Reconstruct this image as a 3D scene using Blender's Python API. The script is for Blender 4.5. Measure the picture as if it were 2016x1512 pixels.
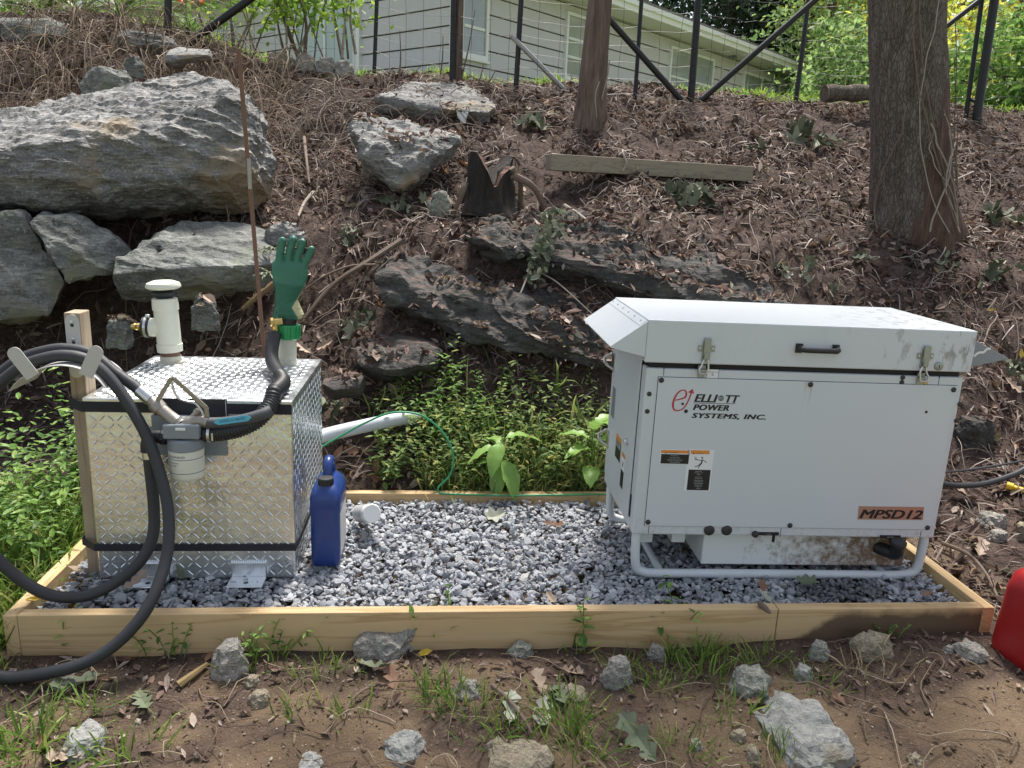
import bpy, bmesh, math, random
import numpy as np
from mathutils import Vector, Matrix

# ------------------------------------------------------------------ clear
for o in list(bpy.data.objects):
    bpy.data.objects.remove(o, do_unlink=True)
S = bpy.context.scene
COL = S.collection
RAD = math.radians

# ------------------------------------------------------------------ camera
CAM = np.array([-0.2872, -2.161, 1.2451])
YAW, PITCH, ROLL, FPX = -0.0964, 0.2394, -0.0416, 1551.106   # focal length in pixels of a 2016 px wide picture
def _axes():
    f = np.array([-math.sin(YAW)*math.cos(PITCH), math.cos(YAW)*math.cos(PITCH), -math.sin(PITCH)])
    r = np.array([math.cos(YAW), math.sin(YAW), 0.0])
    d = np.cross(f, r)
    return np.array([r*math.cos(ROLL)+d*math.sin(ROLL), -r*math.sin(ROLL)+d*math.cos(ROLL), f])
AX = _axes()
cam_data = bpy.data.cameras.new('camera')
cam = bpy.data.objects.new('camera', cam_data)
COL.objects.link(cam)
m3 = Matrix(((AX[0][0], -AX[1][0], -AX[2][0]), (AX[0][1], -AX[1][1], -AX[2][1]), (AX[0][2], -AX[1][2], -AX[2][2])))
cam.matrix_world = Matrix.Translation(Vector(CAM)) @ m3.to_4x4()
cam_data.sensor_fit = 'HORIZONTAL'
cam_data.sensor_width = 36.0
cam_data.lens = 36.0*FPX/2016.0
cam_data.clip_start = 0.05
cam_data.clip_end = 1000.0
S.camera = cam
S.render.resolution_x, S.render.resolution_y = 1024, 768

# ------------------------------------------------------------------ world, sun, exposure
SUN_AZ = RAD(14.0)      # measured from +Y towards +X: behind the house
SUN_EL = RAD(66.0)
world = bpy.data.worlds.new('World')
S.world = world
world.use_nodes = True
wn = world.node_tree
bg = wn.nodes['Background']
sky = wn.nodes.new('ShaderNodeTexSky')
sky.sky_type = 'NISHITA'
sky.sun_disc = False
sky.sun_elevation = SUN_EL
sky.sun_rotation = SUN_AZ
sky.altitude = 100.0
sky.air_density = 1.0
sky.dust_density = 2.5
sky.ozone_density = 1.0
hs = wn.nodes.new('ShaderNodeHueSaturation')      # desaturates the sky so its light is less blue
hs.inputs['Saturation'].default_value = 0.5
wn.links.new(sky.outputs[0], hs.inputs['Color'])
wn.links.new(hs.outputs[0], bg.inputs[0])
bg.inputs[1].default_value = 0.09
sun_l = bpy.data.lights.new('sun', 'SUN')
sun_l.energy = 3.3
sun_l.angle = RAD(12.0)
sun_l.color = (1.0, 0.95, 0.88)
sun = bpy.data.objects.new('sun', sun_l)
COL.objects.link(sun)
sd = Vector((math.sin(SUN_AZ)*math.cos(SUN_EL), math.cos(SUN_AZ)*math.cos(SUN_EL), math.sin(SUN_EL)))
sun.rotation_euler = (-sd).to_track_quat('-Z', 'Y').to_euler()
sun.location = (2, 8, 9)
S.view_settings.view_transform = 'Standard'
S.view_settings.look = 'None'
S.view_settings.gamma = 1.0
S.view_settings.use_curve_mapping = False
S.view_settings.exposure = 1.32
S.render.engine = 'CYCLES'

# ------------------------------------------------------------------ pixel of the photograph -> place in the world
def ray(u, v):
    return ((u-1008)/FPX)*AX[0] + ((v-756)/FPX)*AX[1] + AX[2]
def P(u, v, Y):
    d = ray(u, v)
    return CAM + d*(Y-CAM[1])/d[1]
def PZ(u, v, Z):
    d = ray(u, v)
    return CAM + d*(Z-CAM[2])/d[2]
def PD(u, v, depth):
    return CAM + ray(u, v)*depth

# ------------------------------------------------------------------ noise
_rs = np.random.RandomState(7)
_perm = _rs.permutation(512)
_perm = np.concatenate([_perm, _perm, _perm])
_grad = _rs.normal(size=(512, 3)); _grad /= np.linalg.norm(_grad, axis=1)[:, None]
def noise3(p):
    p = np.asarray(p, float)
    i = np.floor(p).astype(int); f = p-i
    w = f*f*f*(f*(f*6-15)+10)
    out = 0
    for dx in (0, 1):
        for dy in (0, 1):
            for dz in (0, 1):
                h = _perm[(_perm[(_perm[(i[..., 0]+dx) & 511]+i[..., 1]+dy) & 511]+i[..., 2]+dz) & 511]
                g = _grad[h & 511]
                d = (f-np.array([dx, dy, dz]))
                ww = (w[..., 0] if dx else 1-w[..., 0])*(w[..., 1] if dy else 1-w[..., 1])*(w[..., 2] if dz else 1-w[..., 2])
                out = out+ww*(g*d).sum(-1)
    return out
def fbm(p, octv=4, gain=0.5):
    p = np.asarray(p, float); a = 1.0; o = 0
    for k in range(octv):
        o = o+a*noise3(p*(2.03**k)+k*17.3); a *= gain
    return o
def smooth(e0, e1, x):
    t = np.clip((x-e0)/(e1-e0), 0, 1)
    return t*t*(3-2*t)

# ------------------------------------------------------------------ objects
def tag(o, label=None, cat=None, group=None, kind=None):
    if label: o['label'] = label
    if cat: o['category'] = cat
    if group: o['group'] = group
    if kind: o['kind'] = kind
    return o
def empty(name, loc=(0, 0, 0), label=None, cat=None, group=None, rot=(0, 0, 0)):
    o = bpy.data.objects.new(name, None)
    COL.objects.link(o)
    o.location = loc; o.rotation_euler = rot
    o.empty_display_size = 0.05
    return tag(o, label, cat, group)
def link(name, me, material, parent=None):
    o = bpy.data.objects.new(name, me)
    COL.objects.link(o)
    if material is not None:
        if not me.materials: me.materials.append(material)
    if parent is not None:
        o.parent = parent
    return o
def mesh_arrays(name, V, F, smooth_shade=False):
    """V (n,3), F (m,k): fast path for big meshes whose faces all have k corners"""
    V = np.asarray(V, np.float32); F = np.asarray(F, np.int32)
    me = bpy.data.meshes.new(name)
    me.vertices.add(len(V)); me.vertices.foreach_set('co', V.ravel())
    k = F.shape[1]
    me.loops.add(F.size); me.loops.foreach_set('vertex_index', F.ravel())
    me.polygons.add(len(F))
    me.polygons.foreach_set('loop_start', np.arange(0, F.size, k, dtype=np.int32))
    me.polygons.foreach_set('loop_total', np.full(len(F), k, np.int32))
    me.polygons.foreach_set('use_smooth', np.full(len(F), bool(smooth_shade)))
    me.update(calc_edges=True)
    return me
class MB:
    """collects shapes; build() links them as ONE mesh object"""
    def __init__(s): s.v = []; s.f = []
    def add(s, V, F):
        n = len(s.v); s.v.extend([tuple(map(float, p)) for p in V]); s.f.extend([tuple(i+n for i in f) for f in F]); return s
    def box(s, a, b):
        x0, y0, z0 = a; x1, y1, z1 = b
        return s.add([(x0, y0, z0), (x1, y0, z0), (x1, y1, z0), (x0, y1, z0), (x0, y0, z1), (x1, y0, z1), (x1, y1, z1), (x0, y1, z1)],
                     [(0, 3, 2, 1), (4, 5, 6, 7), (0, 1, 5, 4), (1, 2, 6, 5), (2, 3, 7, 6), (3, 0, 4, 7)])
    def obox(s, c, ax, ay, az):
        """box from centre and three half-axes"""
        c, ax, ay, az = map(np.asarray, (c, ax, ay, az))
        V = [c+sx*ax+sy*ay+sz*az for sz in (-1, 1) for sx, sy in ((-1, -1), (1, -1), (1, 1), (-1, 1))]
        return s.add(V, [(0, 3, 2, 1), (4, 5, 6, 7), (0, 1, 5, 4), (1, 2, 6, 5), (2, 3, 7, 6), (3, 0, 4, 7)])
    def bar(s, a, b, w, t, up=(0, 0, 1)):
        a, b = np.asarray(a, float), np.asarray(b, float)
        d = b-a; L = np.linalg.norm(d); d = d/L
        x = np.cross(d, up); x /= np.linalg.norm(x); y = np.cross(x, d)
        return s.obox((a+b)/2, d*L/2, x*w/2, y*t/2)
    def tube(s, pts, r, n=10, cap=True, closed=False):
        pts = np.asarray(pts, float); m = len(pts)
        r = np.full(m, r, float) if np.isscalar(r) else np.asarray(r, float)
        t = np.gradient(pts, axis=0); t /= np.maximum(np.linalg.norm(t, axis=1), 1e-9)[:, None]
        u = np.cross(t[0], (0, 0, 1.0))
        if np.linalg.norm(u) < 1e-3: u = np.cross(t[0], (0, 1.0, 0))
        u /= np.linalg.norm(u)
        a = np.linspace(0, 2*math.pi, n, endpoint=False)
        V = []
        for i in range(m):
            u = u-t[i]*(u@t[i]); u /= np.linalg.norm(u); w = np.cross(t[i], u)
            V.append(pts[i]+r[i]*(np.cos(a)[:, None]*u+np.sin(a)[:, None]*w))
        F = [(i*n+j, i*n+(j+1) % n, (i+1)*n+(j+1) % n, (i+1)*n+j) for i in range(m-1) for j in range(n)]
        if cap: F += [tuple(range(n))[::-1], tuple(range((m-1)*n, m*n))]
        return s.add(np.concatenate(V), F)
    def lathe(s, prof, o, axis=(0, 0, 1), n=24):
        """prof: (radius, height) pairs"""
        ax = np.asarray(axis, float); ax /= np.linalg.norm(ax)
        u = np.cross(ax, (0, 1.0, 0) if abs(ax[1]) < .9 else (1.0, 0, 0)); u /= np.linalg.norm(u); w = np.cross(ax, u)
        a = np.linspace(0, 2*math.pi, n, endpoint=False)
        V = []
        for r, h in prof:
            V.append(np.asarray(o)+ax*h+max(r, 1e-4)*(np.cos(a)[:, None]*u+np.sin(a)[:, None]*w))
        m = len(prof)
        F = [(i*n+j, i*n+(j+1) % n, (i+1)*n+(j+1) % n, (i+1)*n+j) for i in range(m-1) for j in range(n)]
        F += [tuple(range(n))[::-1], tuple(range((m-1)*n, m*n))]
        return s.add(np.concatenate(V), F)
    def prism(s, poly, o, ex, ey, ez):
        """2-D polygon in the plane (ex, ey) at o, pushed along ez (a vector with its length)"""
        o, ex, ey, ez = map(lambda q: np.asarray(q, float), (o, ex, ey, ez))
        A = [o+p[0]*ex+p[1]*ey for p in poly]; B = [q+ez for q in A]; n = len(poly)
        return s.add(A+B, [tuple(range(n)), tuple(range(2*n-1, n-1, -1))]+[(i, i+n, (i+1) % n+n, (i+1) % n) for i in range(n)])
    def loft(s, rings):
        n = len(rings[0]); m = len(rings)
        F = [(i*n+j, i*n+(j+1) % n, (i+1)*n+(j+1) % n, (i+1)*n+j) for i in range(m-1) for j in range(n)]
        F += [tuple(range(n))[::-1], tuple(range((m-1)*n, m*n))]
        return s.add(np.concatenate([np.asarray(r) for r in rings]), F)
    def build(s, name, material, parent=None, sm=False, bevel=0.0, seg=2, loc=None, rot=None, auto=True):
        me = bpy.data.meshes.new(name)
        me.from_pydata(s.v, [], s.f)
        bm = bmesh.new(); bm.from_mesh(me)
        bmesh.ops.recalc_face_normals(bm, faces=bm.faces)
        bm.to_mesh(me); bm.free()
        if sm:
            me.polygons.foreach_set('use_smooth', np.ones(len(me.polygons), bool))
            if auto:
                me.set_sharp_from_angle(angle=RAD(40))
        o = link(name, me, material, parent)
        if bevel:
            md = o.modifiers.new('bevel', 'BEVEL'); md.width = bevel; md.segments = seg; md.limit_method = 'ANGLE'; md.angle_limit = RAD(35)
        if loc is not None: o.location = loc
        if rot is not None: o.rotation_euler = rot
        return o
def spline(pts, k=8):
    """Catmull-Rom through pts"""
    p = np.asarray(pts, float)
    p = np.concatenate([[2*p[0]-p[1]], p, [2*p[-1]-p[-2]]])
    out = []
    for i in range(1, len(p)-2):
        for t in np.linspace(0, 1, k, endpoint=False):
            out.append(.5*((2*p[i])+(-p[i-1]+p[i+1])*t+(2*p[i-1]-5*p[i]+4*p[i+1]-p[i+2])*t*t+(-p[i-1]+3*p[i]-3*p[i+1]+p[i+2])*t**3))
    out.append(p[-2])
    return np.array(out)
def rotz(a):
    a = np.asarray(a); c, s_ = np.cos(a), np.sin(a); z = np.zeros_like(c); o = z+1
    return np.stack([np.stack([c, -s_, z], -1), np.stack([s_, c, z], -1), np.stack([z, z, o], -1)], -2)
def frames(nrm, ang):
    """rotation matrices whose z axis is nrm and which are turned by ang about it"""
    z = nrm/np.linalg.norm(nrm, axis=1)[:, None]
    h = np.where(np.abs(z[:, 2:3]) > .95, np.array([[0, 1.0, 0]]), np.array([[0, 0, 1.0]]))
    x = np.cross(h, z); x /= np.linalg.norm(x, axis=1)[:, None]; y = np.cross(z, x)
    c, s_ = np.cos(ang)[:, None], np.sin(ang)[:, None]
    return np.stack([x*c+y*s_, -x*s_+y*c, z], -1)
def scatter(T, F, pos, Rm, sc):
    """copies of template T (k,3)/F placed at pos with rotations Rm (n,3,3) and scales sc (n,) or (n,3)"""
    T = np.asarray(T, float); F = np.asarray(F)
    sc = np.asarray(sc, float)
    if sc.ndim == 1: sc = sc[:, None]
    L = T[None]*sc[:, None, :]
    V = np.einsum('nij,nkj->nki', Rm, L)+pos[:, None, :]
    n, k = len(pos), len(T)
    FF = (F[None]+(np.arange(n)*k)[:, None, None]).reshape(-1, F.shape[1])
    return V.reshape(-1, 3), FF

# ------------------------------------------------------------------ materials
class Nodes:
    def __init__(s, name):
        s.m = bpy.data.materials.new(name); s.m.use_nodes = True
        s.t = s.m.node_tree; s.b = s.t.nodes['Principled BSDF']; s.out = s.t.nodes['Material Output']
        s.tc = None
    def n(s, kind, **kw):
        q = s.t.nodes.new('ShaderNode'+kind)
        for k, v in kw.items(): setattr(q, k, v)
        return q
    def l(s, a, b): s.t.links.new(a, b)
    def coord(s, which='Object', scale=(1, 1, 1), rot=(0, 0, 0)):
        if s.tc is None: s.tc = s.n('TexCoord')
        mp = s.n('Mapping'); mp.inputs['Scale'].default_value = scale; mp.inputs['Rotation'].default_value = rot
        s.l(s.tc.outputs[which], mp.inputs['Vector']); return mp.outputs[0]
    def noise(s, vec, scale, detail=4, rough=.55, dist=0):
        q = s.n('TexNoise'); q.inputs['Scale'].default_value = scale; q.inputs['Detail'].default_value = detail
        q.inputs['Roughness'].default_value = rough; q.inputs['Distortion'].default_value = dist
        if vec is not None: s.l(vec, q.inputs['Vector'])
        return q.outputs['Fac']
    def vor(s, vec, scale, feature='F1', out='Distance'):
        q = s.n('TexVoronoi', feature=feature); q.inputs['Scale'].default_value = scale
        if vec is not None: s.l(vec, q.inputs['Vector'])
        return q.outputs[out]
    def ramp(s, fac, stops, interp='LINEAR'):
        q = s.n('ValToRGB'); q.color_ramp.interpolation = interp
        e = q.color_ramp.elements
        while len(e) < len(stops): e.new(0.5)
        for el, (p, c) in zip(e, stops):
            el.position = p; el.color = (c[0], c[1], c[2], 1) if not np.isscalar(c) else (c, c, c, 1)
        s.l(fac, q.inputs[0]); return q.outputs[0]
    def mix(s, fac, a, b, blend='MIX'):
        q = s.n('MixRGB', blend_type=blend)
        for k, (sock, val) in enumerate(((q.inputs[0], fac), (q.inputs[1], a), (q.inputs[2], b))):
            if hasattr(val, 'is_output'): s.l(val, sock)
            elif np.isscalar(val): sock.default_value = val if k == 0 else (val, val, val, 1)
            else: sock.default_value = (val[0], val[1], val[2], 1)
        return q.outputs[0]
    def math(s, op, a, b=0.5):
        q = s.n('Math', operation=op)
        for sock, val in ((q.inputs[0], a), (q.inputs[1], b)):
            if hasattr(val, 'is_output'): s.l(val, sock)
            else: sock.default_value = val
        return q.outputs[0]
    def bump(s, h, strength=.3, dist=.01):
        q = s.n('Bump'); q.inputs['Strength'].default_value = strength; q.inputs['Distance'].default_value = dist
        s.l(h, q.inputs['Height']); s.l(q.outputs[0], s.b.inputs['Normal']); return q
    def island(s):
        return s.n('NewGeometry').outputs['Random Per Island']
    def attr(s, name):
        return s.n('Attribute', attribute_name=name).outputs['Fac']
    def set(s, color=None, rough=None, metal=None, spec=None):
        for key, val in (('Base Color', color), ('Roughness', rough), ('Metallic', metal), ('Specular IOR Level', spec)):
            if val is None: continue
            sock = s.b.inputs[key]
            if hasattr(val, 'is_output'): s.l(val, sock)
            elif np.isscalar(val) and key != 'Base Color': sock.default_value = val
            else: sock.default_value = (val[0], val[1], val[2], 1)
        return s.m
def plain(name, col, rough=.5, metal=0.0, var=.12, scale=30, bump=0.0, spec=None):
    """a colour with fine uneven wear, so that no surface is perfectly flat"""
    q = Nodes(name); c = q.coord()
    f = q.noise(c, scale, 5, .6); g = q.noise(c, scale*.13, 3)
    a = np.array(col)
    k = q.mix(f, a*(1-var), np.minimum(a*(1+var), 1)); k = q.mix(q.math('MULTIPLY', g, .35), k, a*(1-2*var))
    q.set(k, q.math('ADD', q.math('MULTIPLY', f, .18), rough-.09), metal, spec)
    if bump: q.bump(f, bump, .004)
    return q.m
def leafmat(name, stops, trans=.35, rough=.55, veins=False):
    """leaves: every leaf its own colour, light shining through"""
    q = Nodes(name)
    col = q.ramp(q.island(), stops)
    n_ = q.noise(q.coord(), 45, 3)
    col = q.mix(q.math('MULTIPLY', n_, .35), col, (.02, .02, .01))
    q.set(col, rough, 0, .3)
    tr = q.n('BsdfTranslucent'); q.l(col, tr.inputs[0])
    mx = q.n('MixShader'); mx.inputs[0].default_value = trans
    q.l(q.b.outputs[0], mx.inputs[1]); q.l(tr.outputs[0], mx.inputs[2]); q.l(mx.outputs[0], q.out.inputs[0])
    return q.m

# ------------------------------------------------------------------ lettering, turned into meshes while the scene is still empty
TEXTS = {}
def _letters(jobs):
    tmp = {}
    for key, body, size, bold, shear, space in jobs:
        cu = bpy.data.curves.new('lettering', 'FONT'); cu.body = body; cu.size = size; cu.offset = bold; cu.shear = shear
        cu.space_character = space; cu.extrude = 0.0; cu.resolution_u = 3
        ob = bpy.data.objects.new('lettering', cu); COL.objects.link(ob); tmp[key] = ob
    dg = bpy.context.evaluated_depsgraph_get()
    for key, ob in tmp.items():
        me = ob.evaluated_get(dg).to_mesh()
        TEXTS[key] = (np.array([v.co[:] for v in me.vertices]), [tuple(p.vertices) for p in me.polygons])
        ob.evaluated_get(dg).to_mesh_clear()
    for ob in tmp.values():
        cu = ob.data; bpy.data.objects.remove(ob); bpy.data.curves.remove(cu)
_letters([
    ('elli', 'ELLI', .05, .0, .25, 1.0), ('tt', 'TT', .05, .0, .25, 1.0),
    ('power', 'POWER', .042, .0, .25, 1.1), ('systems', 'SYSTEMS, INC.', .042, .0, .25, 1.1),
    ('mpsd', 'MPSD12', .05, .0, .25, 1.0), ('warn', 'WARNING', .012, .0, 0, 1.1),
    ('oil', 'OIL DRAIN', .01, .0, 0, 1.1), ('fuel', 'DIESEL FUEL', .01, .0, 0, 1.1),
    ('gold', 'GOLDENROD', .012, .0, 0, 1.0), ('filt1', 'WATER-BLOCK', .008, .0, 0, 1.0), ('filt2', 'FUEL FILTER', .008, .0, 0, 1.0),
    ('safe', 'SAFEG O MATIC', .014, .0, .2, 1.0), ('e', 'e', .1, -.0005, .35, 1.0),
    ('w1', 'THIS EQUIPMENT CAN START', .006, 0, 0, 1), ('w2', 'AUTOMATICALLY AND WILL', .006, 0, 0, 1), ('w3', 'DISABLE ENGINE BY REMOVING THE NEGATIVE', .006, 0, 0, 1),
    ('w4', 'BATTERY CABLE BEFORE SERVICING', .006, 0, 0, 1), ('h1', 'HAZARDOUS VOLTAGE', .006, 0, 0, 1), ('h2', 'CAN CAUSE INJURY OR DEATH', .006, 0, 0, 1),
])
def letters(mb, key, o, ex, ey, width=None, centre=False, height=None, bold=((0, 0),)):
    """put a piece of lettering into mb; ex, ey unit vectors of the surface it is printed on"""
    V, F = TEXTS[key]
    V = V.copy(); x0, x1 = V[:, 0].min(), V[:, 0].max(); y0, y1 = V[:, 1].min(), V[:, 1].max()
    k = (width/(x1-x0)) if width else 1.0
    ky = (height/(y1-y0)) if height else k
    X = (V[:, 0]-x0)*k; Yv = (V[:, 1]-y0)*ky
    if centre: X = X-(x1-x0)*k/2
    for k_, (dx, dy) in enumerate(bold):            # heavy type: the letter drawn again a hair to the side, each print a hair above the last
        oo = np.asarray(o)+dx*np.asarray(ex)+dy*np.asarray(ey)+np.cross(ex, ey)*.00006*k_
        mb.add([oo+a*np.asarray(ex)+b*np.asarray(ey) for a, b in zip(X, Yv)], F)
    return mb

# ================================================================== TERRAIN
FX, FD = 1.525, 0.995           # half length and depth of the timber frame; its top edge is z = 0
_py = np.array([-400, -60, -8, -3, -.9, -.35, 0, .5, .98, 1.2, 1.45, 1.75, 2.3, 3.0, 3.6, 4.3, 4.75, 6, 10, 16, 40, 400.0])
_pz = np.array([-9, -3, -.75, -.42, -.23, -.155, -.125, -.11, -.06, .06, .26, .55, 1.03, 1.38, 1.71, 2.03, 2.10, 2.17, 2.42, 2.7, 3.6, 12.0])
def H0(x, y):
    """shape of the land: level bed, rocky bank behind it, lawn above"""
    x = np.asarray(x, float); y = np.asarray(y, float)
    yw = y+.10*np.sin(x*1.1+.6)*smooth(1.0, 2.0, y)
    z = (np.interp(yw-.10, _py, _pz)+2*np.interp(yw, _py, _pz)+np.interp(yw+.10, _py, _pz))/4
    # the ground in front climbs to the right-hand end of the frame
    z = z+(.055*smooth(.4, 1.7, x)-.012*smooth(-.6, -1.8, x))*(1-smooth(.0, 1.2, y))*smooth(-1.2, -.1, y)
    # right of the frame the bank comes forward a little
    z = z+.10*smooth(1.6, 2.6, x)*smooth(.1, 1.0, y)*(1-smooth(1.6, 2.6, y))
    # the bank is higher at its left end
    z = z+.30*smooth(-1.3, -2.6, x)*smooth(2.6, 3.7, y)*(1-smooth(6, 12, y))
    # a hollow under the great boulder on the left
    z = z-.32*np.exp(-(((x+1.75)/.75)**2+((y-1.85)/.38)**2))
    z = z-.22*np.exp(-(((x+2.5)/.6)**2+((y-1.7)/.5)**2))
    return z
def H(x, y):
    x = np.asarray(x, float); y = np.asarray(y, float)
    z = H0(x, y)
    q = np.stack([x, y, np.zeros_like(x)], -1)
    hill = smooth(1.0, 1.5, y)*(1-smooth(4.6, 6, y))
    near = 1-smooth(5, 9, np.abs(x))
    z = z+near*(hill*(.085*fbm(q*1.7, 3)+.05*fbm(q*7, 3))+(1-hill)*(.018*fbm(q*3.1, 4)+.030*np.abs(fbm(q*5.3+4, 4))*smooth(-1.4, -.5, y)*(1-smooth(-.12, .0, y))))*np.where(y > 5.5, .6, 1)
    inside = (np.abs(x) < FX+.03) & (y > -.02) & (y < FD+.02)
    z = np.where(inside, np.minimum(z, -.09), z)
    return z
def Hn(x, y, e=.03):
    dx = (H(x+e, y)-H(x-e, y))/(2*e); dy = (H(x, y+e)-H(x, y-e))/(2*e)
    n = np.stack([-dx, -dy, np.ones_like(dx)], -1)
    return n/np.linalg.norm(n, axis=-1)[..., None]
def G(u, v, lo=-1.6, hi=8.0):
    """the point of the ground seen at a pixel of the photograph"""
    Y = np.linspace(lo, hi, 1600); d = ray(u, v)
    t = (Y-CAM[1])/d[1]
    pts = CAM+t[:, None]*d
    k = np.argmax((pts[:, 2]-H(pts[:, 0], pts[:, 1])) < 0)
    if k == 0: k = len(Y)-1
    p = pts[k].copy(); p[2] = float(H(p[0], p[1])); return p

def axis(fine0, fine1, step, far, k=1.25):
    a = list(np.arange(fine0, fine1+1e-6, step)); s = step
    while a[-1] < far: s *= k; a.append(a[-1]+s)
    s = step
    while a[0] > -far: s *= k; a.insert(0, a[0]-s)
    return np.array(a)
gx_, gy_ = axis(-3.4, 4.2, .032, 350), axis(-.95, 5.3, .03, 350)
XX, YY = np.meshgrid(gx_, gy_)
ZZ = H(XX, YY)
nxg, nyg = len(gx_), len(gy_)
idx = np.arange(nxg*nyg).reshape(nyg, nxg)
GF = np.stack([idx[:-1, :-1], idx[:-1, 1:], idx[1:, 1:], idx[1:, :-1]], -1).reshape(-1, 4)
ground_me = mesh_arrays('ground', np.stack([XX, YY, ZZ], -1).reshape(-1, 3), GF, True)
q3 = np.stack([XX, YY, 0*XX], -1)
edge = .25*fbm(q3*2.2, 3)
litter_mask = smooth(.85, 1.15, YY+edge*.4)*(1-smooth(4.5, 5.0, YY+edge))
litter_mask = np.maximum(litter_mask, smooth(1.6, 1.9, np.abs(XX)+edge*.3)*smooth(-.1, .3, YY+edge*.3)*(1-smooth(4.5, 5.0, YY+edge)))
front = smooth(.02, .14, .5*fbm(q3*3.3+7, 4)+.30*smooth(-.42, -.02, YY)-.02)*(YY < .05)*(YY > -1.2)
litter_mask = np.maximum(litter_mask, .85*front)
lawn_mask = np.maximum(smooth(4.5, 5.0, YY+edge), 1-smooth(-3.4, -2.2, YY+edge))
for nm, arr in (('litter', litter_mask), ('lawn', lawn_mask)):
    a = ground_me.attributes.new(nm, 'FLOAT', 'POINT'); a.data.foreach_set('value', arr.ravel().astype(np.float32))
q = Nodes('ground_soil'); c = q.coord('Object')
n1 = q.noise(c, 3.0, 6, .6); n2 = q.noise(c, 26, 6, .65); n3 = q.noise(c, 120, 4, .6)
dirt = q.ramp(n1, [(.3, (.11, .076, .048)), (.5, (.20, .14, .088)), (.72, (.29, .21, .135))])
dirt = q.mix(q.math('MULTIPLY', n2, .7), dirt, (.09, .064, .044))
dirt = q.mix(q.ramp(n3, [(.62, 0), (.72, 1)]), dirt, (.31, .25, .185))
mulch = q.ramp(n2, [(.3, (.026, .017, .014)), (.5, (.062, .042, .034)), (.7, (.108, .077, .063))])
mulch = q.mix(q.ramp(n3, [(.55, 0), (.75, .7)]), mulch, (.21, .165, .14))
lawn = q.ramp(n2, [(.3, (.11, .135, .065)), (.7, (.21, .24, .115))])
col = q.mix(q.attr('litter'), dirt, mulch); col = q.mix(q.attr('lawn'), col, lawn)
q.set(col, .92, 0, .2)
hb = q.math('ADD', q.math('MULTIPLY', n2, .6), q.math('MULTIPLY', n3, .4))
q.bump(hb, .9, .02)
ground = link('ground', ground_me, q.m); tag(ground, 'brown earth bank rising from bare dirt to a lawn', 'ground', kind='structure')

# ================================================================== GRAVEL BED
RS = np.random.RandomState(11)
def rock_template(seed, n=1):
    bm = bmesh.new(); bmesh.ops.create_icosphere(bm, subdivisions=n, radius=1.0)
    r = np.random.RandomState(seed)
    for _ in range(9):                                    # broken faces
        d = r.normal(size=3); d /= np.linalg.norm(d); h = r.uniform(.32, .72)
        for v in bm.verts:
            k = np.dot(v.co, d)
            if k > h: v.co -= Vector(d*(k-h))
    V = np.array([v.co[:] for v in bm.verts]); F = np.array([[w.index for w in f.verts] for f in bm.faces]); bm.free()
    return V, F
q = Nodes('crushed_stone'); c = q.coord()
base = q.ramp(q.island(), [(0, (.19, .20, .22)), (.3, (.31, .325, .35)), (.62, (.42, .44, .465)), (.85, (.55, .565, .585)), (.95, (.46, .44, .41)), (1, (.24, .245, .26))])
nn = q.noise(c, 90, 5, .65)
base = q.mix(q.math('MULTIPLY', nn, .55), base, (.24, .245, .26))
base = q.mix(q.ramp(q.noise(c, 240, 3), [(.6, 0), (.7, .6)]), base, (.66, .66, .67))
# stones darker in a ragged oval patch below the filler
geo = q.n('NewGeometry'); sx = q.n('SeparateXYZ'); q.l(geo.outputs['Position'], sx.inputs[0])
dd = q.math('ADD', q.math('POWER', q.math('DIVIDE', q.math('SUBTRACT', sx.outputs[0], 1.08), .27), 2.0), q.math('POWER', q.math('DIVIDE', q.math('SUBTRACT', sx.outputs[1], .17), .13), 2.0))
st = q.ramp(q.math('ADD', dd, q.math('MULTIPLY', q.noise(c, 9, 3), .9)), [(.75, 1), (1.0, 0)])
base = q.mix(q.math('MULTIPLY', st, .62), base, (.03, .03, .032))
q.set(base, .8, 0, .3); q.bump(nn, .4, .004)
STONE = q.m
gv, gf, off = [], [], 0
def gravel_layer(n, smin, smax, z, jitter):
    global off
    x = RS.uniform(-FX+.045, FX-.045, n); y = RS.uniform(.045, FD-.045, n)
    z_ = z+RS.uniform(-jitter, jitter, n)+.008*noise3(np.stack([x*3, y*3, 0*x], -1))
    pick = RS.randint(0, 10, n)
    for k in range(10):
        T, F = STONES[k]; m = pick == k; cnt = m.sum()
        nr = RS.normal(size=(cnt, 3))*.45+np.array([0, 0, 1.0])
        V, FF = scatter(T, F, np.stack([x[m], y[m], z_[m]], -1), frames(nr, RS.uniform(0, 6.28, cnt)),
                        RS.uniform(smin, smax, cnt)[:, None]*RS.uniform([.8, .6, .38], [1.25, 1.0, .72], (cnt, 3)))
        gv.append(V); gf.append(FF+off); off += len(V)
STONES = [rock_template(100+k) for k in range(10)]
gravel_layer(4000, .016, .024, -.058, .008)
gravel_layer(5200, .0145, .023, -.042, .007)
gravel_layer(5200, .006, .0115, -.036, .010)
gravel_layer(1300, .012, .026, -.031, .004)
gravel = link('gravel', mesh_arrays('gravel', np.concatenate(gv), np.concatenate(gf)), STONE)
tag(gravel, 'grey crushed stone filling the timber frame', 'gravel', kind='stuff')

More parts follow.
